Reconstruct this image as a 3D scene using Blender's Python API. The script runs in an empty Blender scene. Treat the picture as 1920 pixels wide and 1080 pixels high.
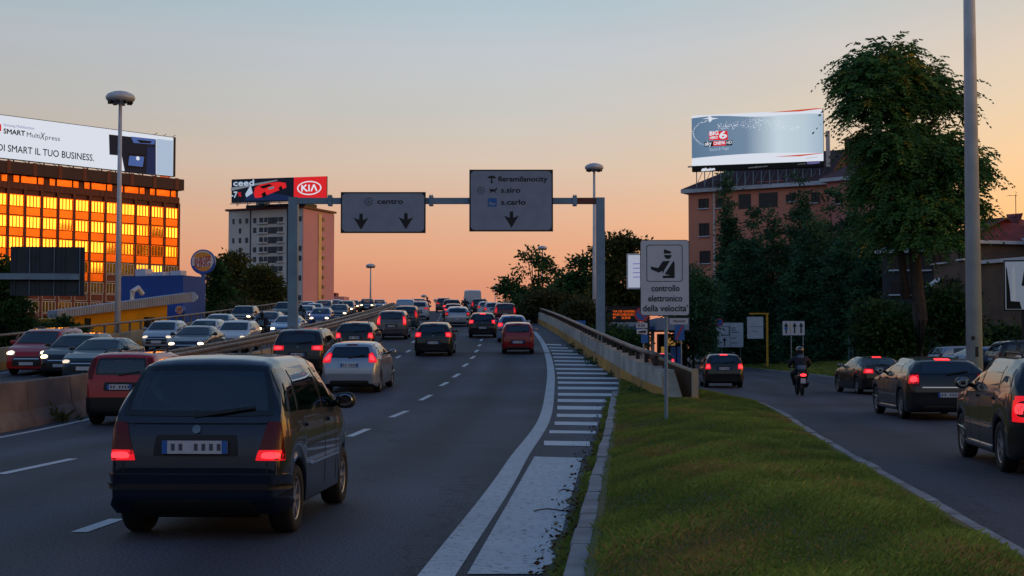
import bpy, bmesh, math, random
import numpy as np
from mathutils import Vector, Matrix
from mathutils.bvhtree import BVHTree
random.seed(7); RNG = np.random.default_rng(7)
scene = bpy.context.scene
COL = scene.collection
R = math.radians
def lin(h):
    h = h.lstrip('#')
    o = []
    for i in (0, 2, 4):
        c = int(h[i:i+2], 16)/255
        o.append(c/12.92 if c <= .04045 else ((c+.055)/1.055)**2.4)
    return (o[0], o[1], o[2], 1.0)

# ------------------------------------------------------------------ camera
F = 2667.0; CAMZ = 1.6; PITCH = math.atan(120/F)
cam_d = bpy.data.cameras.new('camera'); cam = bpy.data.objects.new('camera', cam_d); COL.objects.link(cam)
cam_d.lens = 36*F/1920; cam_d.sensor_width = 36; cam_d.clip_start = .1; cam_d.clip_end = 9000
cam.location = (0, 0, CAMZ); cam.rotation_euler = (R(90)+PITCH, 0, 0)
scene.camera = cam
def ray(px, py):
    cx = (px-960)/F; cy = (540-py)/F; s, c = math.sin(PITCH), math.cos(PITCH)
    return Vector((cx, c-cy*s, s+cy*c))
def at(px, py, Y):                       # world point at depth Y seen at a measured spot of the photograph
    r = ray(px, py); t = Y/r.y
    return Vector((r.x*t, Y, CAMZ+r.z*t))

# ------------------------------------------------------------------ sky, sun, exposure
world = bpy.data.worlds.new('World'); scene.world = world; world.use_nodes = True
nt = world.node_tree; N = nt.nodes; LK = nt.links
for n in list(N): N.remove(n)
wo = N.new('ShaderNodeOutputWorld'); bg = N.new('ShaderNodeBackground')
tc = N.new('ShaderNodeTexCoord'); nrm = N.new('ShaderNodeVectorMath'); nrm.operation = 'NORMALIZE'
LK.new(tc.outputs['Generated'], nrm.inputs[0])
sep = N.new('ShaderNodeSeparateXYZ'); LK.new(nrm.outputs[0], sep.inputs[0])
def ramp(stops):
    r = N.new('ShaderNodeValToRGB'); r.color_ramp.interpolation = 'LINEAR'
    e = r.color_ramp.elements
    while len(e) < len(stops): e.new(.5)
    for k, (p, c) in enumerate(stops): e[k].position = p; e[k].color = c
    return r
def mulc(h, k): c = lin(h); return (c[0]*k, c[1]*k, c[2]*k, 1)
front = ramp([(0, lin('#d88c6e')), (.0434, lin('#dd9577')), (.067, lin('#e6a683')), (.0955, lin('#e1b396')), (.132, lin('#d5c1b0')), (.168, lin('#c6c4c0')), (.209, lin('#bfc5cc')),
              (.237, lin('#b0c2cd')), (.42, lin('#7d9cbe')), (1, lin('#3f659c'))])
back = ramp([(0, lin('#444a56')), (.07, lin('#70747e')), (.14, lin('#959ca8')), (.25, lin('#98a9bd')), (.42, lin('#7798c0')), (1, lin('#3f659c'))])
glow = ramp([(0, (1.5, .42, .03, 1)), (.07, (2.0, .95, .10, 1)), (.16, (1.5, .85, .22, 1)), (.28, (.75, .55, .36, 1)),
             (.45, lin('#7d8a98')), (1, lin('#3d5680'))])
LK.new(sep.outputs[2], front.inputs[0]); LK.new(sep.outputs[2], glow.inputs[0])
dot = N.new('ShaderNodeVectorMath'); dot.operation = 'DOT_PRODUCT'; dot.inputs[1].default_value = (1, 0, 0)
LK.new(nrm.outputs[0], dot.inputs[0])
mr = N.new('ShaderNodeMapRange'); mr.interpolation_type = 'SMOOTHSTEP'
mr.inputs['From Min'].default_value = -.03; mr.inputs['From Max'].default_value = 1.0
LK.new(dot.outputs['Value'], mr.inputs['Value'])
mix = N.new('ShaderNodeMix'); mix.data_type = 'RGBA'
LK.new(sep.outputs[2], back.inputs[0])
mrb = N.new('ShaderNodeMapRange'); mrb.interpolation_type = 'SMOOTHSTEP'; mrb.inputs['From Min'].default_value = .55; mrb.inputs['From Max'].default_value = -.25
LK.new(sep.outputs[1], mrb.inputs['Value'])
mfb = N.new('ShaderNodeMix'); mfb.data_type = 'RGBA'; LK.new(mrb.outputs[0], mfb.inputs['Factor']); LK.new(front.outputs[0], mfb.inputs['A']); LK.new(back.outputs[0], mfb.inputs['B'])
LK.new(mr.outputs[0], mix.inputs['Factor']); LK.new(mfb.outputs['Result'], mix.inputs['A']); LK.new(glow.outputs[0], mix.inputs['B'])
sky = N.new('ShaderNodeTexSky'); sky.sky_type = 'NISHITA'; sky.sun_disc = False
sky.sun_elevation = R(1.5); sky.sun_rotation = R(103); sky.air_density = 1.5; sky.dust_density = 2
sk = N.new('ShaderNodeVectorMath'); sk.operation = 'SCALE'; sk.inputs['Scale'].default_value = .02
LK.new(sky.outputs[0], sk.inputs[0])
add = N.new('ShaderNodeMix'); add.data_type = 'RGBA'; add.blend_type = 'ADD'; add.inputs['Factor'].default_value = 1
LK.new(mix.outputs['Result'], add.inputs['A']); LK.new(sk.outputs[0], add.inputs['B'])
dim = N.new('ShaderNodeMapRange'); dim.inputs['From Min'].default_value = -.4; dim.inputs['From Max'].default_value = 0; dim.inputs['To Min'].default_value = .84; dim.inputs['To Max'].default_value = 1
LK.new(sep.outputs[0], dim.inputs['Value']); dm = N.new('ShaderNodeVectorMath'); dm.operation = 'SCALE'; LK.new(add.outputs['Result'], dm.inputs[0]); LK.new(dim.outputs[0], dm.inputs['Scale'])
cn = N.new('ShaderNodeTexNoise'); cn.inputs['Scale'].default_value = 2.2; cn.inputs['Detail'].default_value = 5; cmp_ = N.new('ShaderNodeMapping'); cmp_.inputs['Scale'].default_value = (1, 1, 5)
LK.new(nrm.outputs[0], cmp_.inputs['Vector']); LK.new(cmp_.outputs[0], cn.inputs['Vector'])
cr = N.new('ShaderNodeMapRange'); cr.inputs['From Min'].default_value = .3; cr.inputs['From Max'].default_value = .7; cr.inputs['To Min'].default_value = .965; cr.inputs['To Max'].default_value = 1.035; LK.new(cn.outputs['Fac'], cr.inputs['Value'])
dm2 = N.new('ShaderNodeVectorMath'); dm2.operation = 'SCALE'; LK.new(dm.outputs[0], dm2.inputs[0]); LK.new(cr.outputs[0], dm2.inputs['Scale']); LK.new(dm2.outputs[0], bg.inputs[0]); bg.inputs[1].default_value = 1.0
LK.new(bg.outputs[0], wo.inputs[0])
sun_d = bpy.data.lights.new('sun', 'SUN'); sun = bpy.data.objects.new('sun', sun_d); COL.objects.link(sun)
sun_d.energy = .15; sun_d.angle = R(14); sun_d.color = (1, .55, .3)
sun.rotation_euler = Vector((-.972, .22, -.10)).to_track_quat('-Z', 'Y').to_euler()
vs = scene.view_settings; vs.view_transform = 'Standard'; vs.look = 'None'; vs.exposure = 0; vs.gamma = 1; vs.use_curve_mapping = False
scene.render.film_transparent = False

# ------------------------------------------------------------------ helpers
def tag(o, label=None, cat=None, group=None, kind=None):
    if label: o['label'] = label
    if cat: o['category'] = cat
    if group: o['group'] = group
    if kind: o['kind'] = kind
    return o
def empty(name, loc=(0, 0, 0), rz=0, label=None, cat=None, group=None):
    o = bpy.data.objects.new(name, None); COL.objects.link(o); o.location = loc; o.rotation_euler = (0, 0, rz)
    o.empty_display_size = .2
    return tag(o, label, cat, group)
class MB:
    def __init__(s): s.v = []; s.f = []; s.m = []
    def add(s, vs, fs, mi=0):
        b = len(s.v); s.v += [tuple(p) for p in vs]; s.f += [tuple(i+b for i in f) for f in fs]; s.m += [mi]*len(fs); return s
    def box(s, c, d, rz=0, mi=0):
        x, y, z = d[0]/2, d[1]/2, d[2]/2; cr, sr = math.cos(rz), math.sin(rz)
        vs = []
        for k in (-z, z):
            for i, j in ((-x, -y), (x, -y), (x, y), (-x, y)):
                vs.append((c[0]+i*cr-j*sr, c[1]+i*sr+j*cr, c[2]+k))
        return s.add(vs, [(3, 2, 1, 0), (4, 5, 6, 7), (0, 1, 5, 4), (1, 2, 6, 5), (2, 3, 7, 6), (3, 0, 4, 7)], mi)
    def bx(s, a, b, mi=0): return s.box([(a[i]+b[i])/2 for i in range(3)], [abs(b[i]-a[i]) for i in range(3)], 0, mi)
    def cyl(s, a, b, r0, r1=None, n=12, mi=0, cap=True):
        return s.tube([a, b], [r0, r0 if r1 is None else r1], n, mi, cap)
    def tube(s, pts, rs, n=8, mi=0, cap=True):
        pts = [Vector(p) for p in pts]
        if not hasattr(rs, '__len__'): rs = [rs]*len(pts)
        vs = []; fs = []
        for i, p in enumerate(pts):
            d = (pts[min(i+1, len(pts)-1)]-pts[max(i-1, 0)])
            d = d.normalized() if d.length > 1e-9 else Vector((0, 0, 1))
            u = d.cross(Vector((0, 0, 1)));
            if u.length < 1e-3: u = Vector((1, 0, 0))
            u.normalize(); w = d.cross(u)
            for k in range(n):
                a = 2*math.pi*k/n; vs.append(p+(u*math.cos(a)+w*math.sin(a))*rs[i])
        for i in range(len(pts)-1):
            for k in range(n):
                k2 = (k+1) % n; fs.append((i*n+k, i*n+k2, (i+1)*n+k2, (i+1)*n+k))
        if cap: fs.append(tuple(range(n-1, -1, -1))); fs.append(tuple((len(pts)-1)*n+k for k in range(n)))
        return s.add(vs, fs, mi)
    def lathe(s, prof, n=24, c=(0, 0, 0), axis='z', mi=0):
        vs = []; fs = []
        for (r, h) in prof:
            for k in range(n):
                a = 2*math.pi*k/n; p = (r*math.cos(a), r*math.sin(a), h)
                if axis == 'x': p = (p[2], p[0], p[1])
                vs.append((c[0]+p[0], c[1]+p[1], c[2]+p[2]))
        for i in range(len(prof)-1):
            for k in range(n): fs.append((i*n+k, i*n+(k+1) % n, (i+1)*n+(k+1) % n, (i+1)*n+k))
        return s.add(vs, fs, mi)
    def flat(s, pts, y, mi=0, th=0):                    # polygon in local x,z facing -y
        n = len(pts)
        if not th: return s.add([(p[0], y, p[1]) for p in pts], [tuple(range(n))], mi)
        vs = [(p[0], y, p[1]) for p in pts]+[(p[0], y+th, p[1]) for p in pts]
        return s.add(vs, [tuple(range(n)), tuple(range(2*n-1, n-1, -1))]+[(i, i+n, (i+1) % n+n, (i+1) % n) for i in range(n)], mi)
    def build(s, name, mat, parent=None, smooth=False, bev=0):
        me = bpy.data.meshes.new(name); me.from_pydata(s.v, [], s.f)
        mats = mat if isinstance(mat, (list, tuple)) else [mat]
        for m in mats: me.materials.append(m)
        if len(mats) > 1: me.polygons.foreach_set('material_index', s.m)
        bm = bmesh.new(); bm.from_mesh(me); bmesh.ops.recalc_face_normals(bm, faces=bm.faces); bm.to_mesh(me); bm.free()
        if smooth: me.polygons.foreach_set('use_smooth', [True]*len(me.polygons))
        me.update()
        o = bpy.data.objects.new(name, me); COL.objects.link(o)
        if parent: o.parent = parent
        if bev:
            m = o.modifiers.new('bevel', 'BEVEL'); m.width = bev; m.segments = 2; m.limit_method = 'ANGLE'
        return o
def npmesh(name, V, Fc, mat, parent=None, attr=None, smooth=False):
    """V (n,3) array, Fc (m,k) index array; attr = per-vertex float 'tint'"""
    me = bpy.data.meshes.new(name); k = Fc.shape[1]
    me.vertices.add(len(V)); me.vertices.foreach_set('co', np.ascontiguousarray(V, dtype=np.float32).ravel())
    me.loops.add(Fc.size); me.loops.foreach_set('vertex_index', np.ascontiguousarray(Fc, dtype=np.int32).ravel())
    me.polygons.add(len(Fc)); me.polygons.foreach_set('loop_start', np.arange(0, Fc.size, k, dtype=np.int32))
    if attr is not None:
        a = me.attributes.new('tint', 'FLOAT', 'POINT'); a.data.foreach_set('value', np.ascontiguousarray(attr, dtype=np.float32))
    me.materials.append(mat); me.update(calc_edges=True); me.validate()
    if smooth: me.polygons.foreach_set('use_smooth', [True]*len(me.polygons))
    o = bpy.data.objects.new(name, me); COL.objects.link(o)
    if parent: o.parent = parent
    return o
_fontcache = {}
def text(body, size, mat, parent, x, z, y, align='LEFT', sx=1, bold=0, shear=0, name='lettering', space=1):
    cu = bpy.data.curves.new('t', 'FONT'); cu.body = body; cu.size = size; cu.align_x = align; cu.align_y = 'CENTER'
    cu.shear = shear; cu.space_character = space; cu.resolution_u = 3
    t = bpy.data.objects.new('t', cu); COL.objects.link(t)
    dg = bpy.context.evaluated_depsgraph_get()
    me = bpy.data.meshes.new_from_object(t.evaluated_get(dg)); bpy.data.objects.remove(t); bpy.data.curves.remove(cu)
    for v in me.vertices: v.co = (x+v.co.x*sx, y, z+v.co.y)
    if bold:
        vs = [v.co.copy() for v in me.vertices]; fs = [tuple(p.vertices) for p in me.polygons]; V = []; Fc = []
        for q, (dx, dz) in enumerate(((0, 0), (bold, 0), (-bold, 0), (0, bold), (0, -bold))):
            b = len(V); V += [(v.x+dx, v.y-.0004*q, v.z+dz) for v in vs]; Fc += [tuple(i+b for i in f) for f in fs]
        me = bpy.data.meshes.new(name); me.from_pydata(V, [], Fc)
    me.materials.clear(); me.materials.append(mat); me.name = name
    o = bpy.data.objects.new(name, me); COL.objects.link(o); o.parent = parent
    return o
class Frame:                              # a vertical plane; local x to the right, local -y towards the viewer
    def __init__(s, p, ang): s.o = Vector((p[0], p[1], 0)); s.a = ang; s.u = Vector((math.cos(ang), math.sin(ang), 0)); s.n = Vector((math.sin(ang), -math.cos(ang), 0))
    def uv(s, px, py, off=0):
        r = ray(px, py); o = s.o+s.n*off; c = Vector((0, 0, CAMZ)); t = (o-c).dot(s.n)/r.dot(s.n); p = c+r*t
        return ((p-s.o).dot(s.u), p.z)
def frame_px(pxa, da, pxb, db):           # frame whose origin is at px a / depth a, running to px b / depth b
    a = at(pxa, 600, da); b = at(pxb, 600, db); return Frame((a.x, a.y), math.atan2(b.y-a.y, b.x-a.x))

# ------------------------------------------------------------------ materials
def _mat(name):
    m = bpy.data.materials.new(name); m.use_nodes = True; t = m.node_tree; b = t.nodes['Principled BSDF']; return m, t, b
def pmat(name, col, rough=.6, metal=0, var=.15, scale=3., bump=0, bscale=40., spec=.5, coat=0, emit=None, es=0, col2=None, detail=6):
    m, t, b = _mat(name)
    c = lin(col) if isinstance(col, str) else tuple(col)
    b.inputs['Roughness'].default_value = rough; b.inputs['Metallic'].default_value = metal
    b.inputs['Specular IOR Level'].default_value = spec; b.inputs['Coat Weight'].default_value = coat; b.inputs['Coat Roughness'].default_value = .04
    if var or col2:
        co = t.nodes.new('ShaderNodeTexCoord'); nz = t.nodes.new('ShaderNodeTexNoise'); nz.inputs['Scale'].default_value = scale; nz.inputs['Detail'].default_value = detail
        t.links.new(co.outputs['Object'], nz.inputs['Vector'])
        r = t.nodes.new('ShaderNodeValToRGB'); r.color_ramp.elements[0].position = .32; r.color_ramp.elements[1].position = .68
        c2 = (lin(col2) if isinstance(col2, str) else col2) if col2 else tuple(min(1, x*(1+var)) for x in c[:3])+(1,)
        c1 = c if col2 else tuple(x*(1-var) for x in c[:3])+(1,)
        r.color_ramp.elements[0].color = c1; r.color_ramp.elements[1].color = c2
        t.links.new(nz.outputs['Fac'], r.inputs[0]); t.links.new(r.outputs[0], b.inputs['Base Color'])
    else: b.inputs['Base Color'].default_value = c
    if bump:
        co2 = t.nodes.new('ShaderNodeTexCoord'); n2 = t.nodes.new('ShaderNodeTexNoise'); n2.inputs['Scale'].default_value = bscale; n2.inputs['Detail'].default_value = 8
        t.links.new(co2.outputs['Object'], n2.inputs['Vector']); bp = t.nodes.new('ShaderNodeBump'); bp.inputs['Strength'].default_value = bump; bp.inputs['Distance'].default_value = .02
        t.links.new(n2.outputs['Fac'], bp.inputs['Height']); t.links.new(bp.outputs[0], b.inputs['Normal'])
    if emit:
        b.inputs['Emission Color'].default_value = lin(emit) if isinstance(emit, str) else emit; b.inputs['Emission Strength'].default_value = es
    return m
def emat(name, col, s=1.0):
    m, t, b = _mat(name); c = lin(col) if isinstance(col, str) else col
    b.inputs['Base Color'].default_value = (.02, .02, .02, 1); b.inputs['Emission Color'].default_value = c; b.inputs['Emission Strength'].default_value = s
    b.inputs['Roughness'].default_value = .5; b.inputs['Specular IOR Level'].default_value = .1
    return m
def leafmat(name, a, b_, c_=None):
    m, t, b = _mat(name); at_ = t.nodes.new('ShaderNodeAttribute'); at_.attribute_name = 'tint'
    r = t.nodes.new('ShaderNodeValToRGB'); e = r.color_ramp.elements; e[0].color = lin(a); e[1].color = lin(b_)
    if c_: e[1].position = .8; x = e.new(1); x.color = lin(c_)
    t.links.new(at_.outputs['Fac'], r.inputs[0]); t.links.new(r.outputs[0], b.inputs['Base Color'])
    b.inputs['Roughness'].default_value = .65; b.inputs['Specular IOR Level'].default_value = .15
    tr = t.nodes.new('ShaderNodeBsdfTranslucent'); t.links.new(r.outputs[0], tr.inputs[0]); mx = t.nodes.new('ShaderNodeMixShader'); mx.inputs[0].default_value = .2
    out = t.nodes['Material Output']; t.links.new(b.outputs[0], mx.inputs[1]); t.links.new(tr.outputs[0], mx.inputs[2]); t.links.new(mx.outputs[0], out.inputs[0])
    return m
def asphalt(name, c1, c2, crack=True):
    m, t, b = _mat(name); co = t.nodes.new('ShaderNodeTexCoord')
    def nz(sc, de, vec=None):
        n = t.nodes.new('ShaderNodeTexNoise'); n.inputs['Scale'].default_value = sc; n.inputs['Detail'].default_value = de
        t.links.new(vec or co.outputs['Object'], n.inputs['Vector']); return n
    mp = t.nodes.new('ShaderNodeMapping'); mp.inputs['Scale'].default_value = (1.0, .06, 1); t.links.new(co.outputs['Object'], mp.inputs['Vector'])
    streak = nz(.8, 3, mp.outputs[0]); big = nz(.25, 5); fine = nz(38, 4)
    r1 = t.nodes.new('ShaderNodeValToRGB'); r1.color_ramp.elements[0].color = lin(c1); r1.color_ramp.elements[1].color = lin(c2)
    r1.color_ramp.elements[0].position = .35; r1.color_ramp.elements[1].position = .65
    a = t.nodes.new('ShaderNodeMath'); a.operation = 'MULTIPLY_ADD'; a.inputs[1].default_value = .5; t.links.new(streak.outputs['Fac'], a.inputs[0])
    a2 = t.nodes.new('ShaderNodeMath'); a2.operation = 'MULTIPLY'; a2.inputs[1].default_value = .5; t.links.new(big.outputs['Fac'], a2.inputs[0]); t.links.new(a2.outputs[0], a.inputs[2])
    t.links.new(a.outputs[0], r1.inputs[0])
    r2 = t.nodes.new('ShaderNodeValToRGB'); r2.color_ramp.elements[0].color = (.3, .3, .3, 1); r2.color_ramp.elements[1].color = (1.95, 1.95, 2.0, 1); r2.color_ramp.elements[0].position = .38; r2.color_ramp.elements[1].position = .64
    t.links.new(fine.outputs['Fac'], r2.inputs[0])
    la = t.nodes.new('ShaderNodeAttribute'); la.attribute_name = 'lat'; sn = t.nodes.new('ShaderNodeMath'); sn.operation = 'MULTIPLY'; sn.inputs[1].default_value = 2*math.pi/1.81; t.links.new(la.outputs['Fac'], sn.inputs[0])
    co_ = t.nodes.new('ShaderNodeMath'); co_.operation = 'COSINE'; t.links.new(sn.outputs[0], co_.inputs[0]); tk = t.nodes.new('ShaderNodeMapRange'); tk.inputs['From Min'].default_value = -1; tk.inputs['To Min'].default_value = 1.16; tk.inputs['To Max'].default_value = .76; t.links.new(co_.outputs[0], tk.inputs['Value'])
    vo = t.nodes.new('ShaderNodeTexVoronoi'); vo.feature = 'DISTANCE_TO_EDGE'; vo.inputs['Scale'].default_value = .16; wn_ = nz(1.6, 6); wv = t.nodes.new('ShaderNodeVectorMath'); wv.operation = 'SCALE'; wv.inputs['Scale'].default_value = 1.4; t.links.new(wn_.outputs['Color'], wv.inputs[0]); wa = t.nodes.new('ShaderNodeVectorMath'); t.links.new(wv.outputs[0], wa.inputs[0]); t.links.new(co.outputs['Object'], wa.inputs[1]); t.links.new(wa.outputs[0], vo.inputs['Vector'])
    ck = t.nodes.new('ShaderNodeMapRange'); ck.inputs['From Min'].default_value = .002; ck.inputs['From Max'].default_value = .008; ck.inputs['To Min'].default_value = .55; t.links.new(vo.outputs['Distance'], ck.inputs['Value'])
    pt = nz(.11, 2); pr_ = t.nodes.new('ShaderNodeMapRange'); pr_.inputs['From Min'].default_value = .40; pr_.inputs['From Max'].default_value = .60; pr_.inputs['To Min'].default_value = .74; pr_.inputs['To Max'].default_value = 1.22; t.links.new(pt.outputs['Fac'], pr_.inputs['Value'])
    tm1 = t.nodes.new('ShaderNodeMath'); tm1.operation = 'MULTIPLY'; t.links.new(tk.outputs[0], tm1.inputs[0]); t.links.new(ck.outputs[0], tm1.inputs[1]); tm2 = t.nodes.new('ShaderNodeMath'); tm2.operation = 'MULTIPLY'; t.links.new(tm1.outputs[0], tm2.inputs[0]); t.links.new(pr_.outputs[0], tm2.inputs[1])
    fsc = t.nodes.new('ShaderNodeVectorMath'); fsc.operation = 'SCALE'; t.links.new(r1.outputs[0], fsc.inputs[0]); t.links.new(tm2.outputs[0], fsc.inputs['Scale'])
    mx = t.nodes.new('ShaderNodeMix'); mx.data_type = 'RGBA'; mx.blend_type = 'MULTIPLY'; mx.inputs['Factor'].default_value = .8
    t.links.new(fsc.outputs[0], mx.inputs['A']); t.links.new(r2.outputs[0], mx.inputs['B']); t.links.new(mx.outputs['Result'], b.inputs['Base Color'])
    bp = t.nodes.new('ShaderNodeBump'); bp.inputs['Strength'].default_value = .5; bp.inputs['Distance'].default_value = .01; t.links.new(fine.outputs['Fac'], bp.inputs['Height']); t.links.new(bp.outputs[0], b.inputs['Normal'])
    b.inputs['Roughness'].default_value = .75; b.inputs['Specular IOR Level'].default_value = .35
    return m
def wornpaint(name, c, under, amt=.42):
    m, t, b = _mat(name); co = t.nodes.new('ShaderNodeTexCoord')
    n1 = t.nodes.new('ShaderNodeTexNoise'); n1.inputs['Scale'].default_value = 14; n1.inputs['Detail'].default_value = 9; n1.inputs['Roughness'].default_value = .75
    t.links.new(co.outputs['Object'], n1.inputs['Vector'])
    r = t.nodes.new('ShaderNodeValToRGB'); r.color_ramp.elements[0].position = amt-.06; r.color_ramp.elements[1].position = amt+.03
    r.color_ramp.elements[0].color = lin(under); r.color_ramp.elements[1].color = lin(c); t.links.new(n1.outputs['Fac'], r.inputs[0])
    n2 = t.nodes.new('ShaderNodeTexNoise'); n2.inputs['Scale'].default_value = 1.3; n2.inputs['Detail'].default_value = 4; t.links.new(co.outputs['Object'], n2.inputs['Vector'])
    r2 = t.nodes.new('ShaderNodeValToRGB'); r2.color_ramp.elements[0].color = (.7, .7, .7, 1); t.links.new(n2.outputs['Fac'], r2.inputs[0])
    mx = t.nodes.new('ShaderNodeMix'); mx.data_type = 'RGBA'; mx.blend_type = 'MULTIPLY'; mx.inputs['Factor'].default_value = 1
    t.links.new(r.outputs[0], mx.inputs['A']); t.links.new(r2.outputs[0], mx.inputs['B']); t.links.new(mx.outputs['Result'], b.inputs['Base Color']); b.inputs['Roughness'].default_value = .7
    return m
M = {}
M['road'] = asphalt('asphalt', '#32363f', '#464b56'); M['road2'] = asphalt('smooth_asphalt', '#32333d', '#41424e')
M['paint'] = wornpaint('road_paint', '#d6dade', '#55585e', .40); M['paintw'] = wornpaint('worn_road_paint', '#c4cad0', '#44484e', .43)
M['concrete'] = pmat('concrete', '#8f8480', .85, 0, .28, 1.2, .4, 12); M['kerb'] = pmat('kerb_stone', '#8a8688', .85, 0, .3, 2.5, .4, 15)
M['wallgrey'] = pmat('parapet_concrete', '#bcbab4', .85, 0, .22, .9, .3, 8, col2='#8f8d88'); M['ochre'] = pmat('ochre_concrete', '#c8943c', .85, 0, .25, .8, .3, 8, col2='#a07a48')
M['beige'] = pmat('beige_concrete', '#b5a58e', .85, 0, .2, .8, .3, 8, col2='#94846f')
M['jersey'] = pmat('barrier_concrete', '#7d6e69', .9, 0, .35, .9, .5, 9, col2='#53474a')
M['soil'] = pmat('soil', '#3b3a22', .95, 0, .4, 3, .5, 20, col2='#4d4a24'); M['ground'] = pmat('ground', '#33353a', .95, 0, .3, .02)
M['jointm'] = pmat('joint_rubber', '#22242a', .8, 0, .3, 5); M['turf'] = pmat('turf_soil', '#4a5a26', .95, 0, .4, 1.1, .6, 20, col2='#6a5836'); M['lawn'] = pmat('lawn', '#3c5a22', .95, 0, .4, .8, .8, 30, col2='#4e6a28')
M['steel'] = pmat('galvanised_steel', '#8a9aa8', .45, .6, .15, 2); M['rail'] = pmat('weathered_rail', '#857a74', .5, .5, .3, 2, col2='#5a4c48')
M['polegrey'] = pmat('grey_paint', '#c9cdd6', .45, .1, .12, 1.5); M['gantry'] = pmat('gantry_paint', '#6f8ba3', .45, .2, .18, 1.2)
M['darkmetal'] = pmat('dark_metal', '#2a2c30', .5, .4, .2, 2); M['black'] = pmat('black_plastic', '#0d0e11', .55, 0, .2, 6)
M['rubber'] = pmat('tyre_rubber', '#15161a', .85, 0, .2, 12); M['rim'] = pmat('alloy_rim', '#9aa0aa', .35, .8, .1, 8); M['rimdark'] = pmat('dark_rim', '#5a6068', .4, .7, .1, 8)
def glassmat(name, tint):
    m, t, b = _mat(name); b.inputs['Base Color'].default_value = (.004, .006, .008, 1); b.inputs['Roughness'].default_value = .02; b.inputs['Specular IOR Level'].default_value = .6
    tr = t.nodes.new('ShaderNodeBsdfTransparent'); tr.inputs[0].default_value = tint; mx = t.nodes.new('ShaderNodeMixShader'); lw = t.nodes.new('ShaderNodeFresnel'); lw.inputs[0].default_value = 1.5
    r = t.nodes.new('ShaderNodeMapRange'); r.inputs['To Min'].default_value = .05; t.links.new(lw.outputs[0], r.inputs['Value'])
    gl = t.nodes.new('ShaderNodeBsdfGlossy'); gl.inputs['Roughness'].default_value = .02; gl.inputs[0].default_value = (.9, .95, 1, 1)
    t.links.new(r.outputs[0], mx.inputs[0]); t.links.new(tr.outputs[0], mx.inputs[1]); t.links.new(gl.outputs[0], mx.inputs[2]); t.links.new(mx.outputs[0], t.nodes['Material Output'].inputs[0]); return m
M['glass'] = glassmat('car_glass', (.42, .50, .48, 1)); M['glass2'] = glassmat('tinted_car_glass', (.06, .07, .08, 1))
M['frit'] = pmat('glass_border', (.004, .005, .006, 1), .08, 0, 0, spec=.6); M['seatcloth'] = pmat('seat_cloth', '#2a2d34', .9, 0, .2, 8)
M['tail_dim'] = pmat('tail_lamp_dim', (.28, .006, .01, 1), .12, 0, 0, emit=(1, .01, .03, 1), es=.22)
M['tail_on'] = pmat('lit_tail_lamp', (.35, .005, .008, 1), .15, 0, 0, emit=(1, .03, .04, 1), es=2.6)
M['tail_mid'] = pmat('tail_lamp_running', (.35, .006, .01, 1), .15, 0, 0, emit=(1, .008, .02, 1), es=.7)
M['tail_off'] = pmat('tail_lamp_unlit', (.10, .003, .006, 1), .12, 0, 0, spec=.3); M['lens'] = pmat('clear_lens', '#8b8f98', .1, 0, 0, spec=.8)
M['lamp_on'] = pmat('lit_headlamp', '#f2e6c8', .2, 0, 0, emit=(1, .72, .38, 1), es=5); M['lamp_low'] = pmat('dim_headlamp', '#d8d6cc', .15, 0, 0, emit=(1, .8, .55, 1), es=.9)
M['plate'] = pmat('plate_white', '#b9bfcb', .4, 0, .05, 10); M['plateblue'] = pmat('plate_blue', '#2b5fae', .4, 0, .05, 10); M['platedark'] = pmat('plate_ink', '#4a4e5c', .5, 0, 0)
M['chrome'] = pmat('chrome', '#c8ccd4', .12, 1, 0); M['mirrorglass'] = pmat('mirror_silver', (.5, .55, .6, 1), .03, 1, 0); M['badgem'] = pmat('badge_metal', '#6a7078', .25, .9, 0); M['signback'] = pmat('sign_back_metal', '#2c3844', .55, .3, .2, 1.0)
M['signwhite'] = pmat('sign_sheet', '#c6cad4', .5, 0, .06, 3); M['signink'] = pmat('sign_ink', '#14161c', .6, 0, 0); M['signgrey'] = pmat('sign_sheet_grey', '#8492a8', .5, 0, .08, 2)
M['signblue'] = pmat('sign_blue', '#2463b0', .45, 0, .05, 4); M['signred'] = pmat('sign_red', '#b8323c', .45, 0, .05, 4); M['yellowp'] = pmat('yellow_paint', '#d79a1e', .5, 0, .12, 3)
M['bark'] = pmat('bark', '#3b322c', .95, 0, .35, 6, .8, 20)
# ------------------------------------------------------------------ road geometry (distance d = world Y)
def crv(pts):
    xs = np.array([p[0] for p in pts], float); ys = np.array([p[1] for p in pts], float)
    m = np.zeros(len(xs)); dx = np.diff(xs); sl = np.diff(ys)/dx
    m[1:-1] = (sl[:-1]*dx[1:]+sl[1:]*dx[:-1])/(dx[:-1]+dx[1:]); m[0] = sl[0]; m[-1] = sl[-1]
    def f(x):
        if x <= xs[0]: return ys[0]+m[0]*(x-xs[0])
        if x >= xs[-1]: return ys[-1]+m[-1]*(x-xs[-1])
        i = int(np.searchsorted(xs, x)-1); i = max(0, min(i, len(dx)-1)); h = dx[i]; t = (x-xs[i])/h
        return (2*t**3-3*t*t+1)*ys[i]+(t**3-2*t*t+t)*h*m[i]+(-2*t**3+3*t*t)*ys[i+1]+(t**3-t*t)*h*m[i+1]
    return f
_gd = np.arange(-60, 701, .5); _g = np.interp(_gd, [-60, 24, 46, 138, 290, 340, 700], [0, 0, .0485, .0485, -.002, -.03, -.03])
_z = np.cumsum(_g)*.5
def zp(d): return float(np.interp(d, _gd, _z))
def gr(d): return float(np.interp(d, _gd, _g))
RWALL = crv([(30, 4.35), (36, 4.1), (43, 3.78), (56, 3.46), (74, 3.15), (98, 2.65), (125, 1.7), (150, .65), (185, -1.2), (230, -4.4), (290, -10), (420, -27)])
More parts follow.
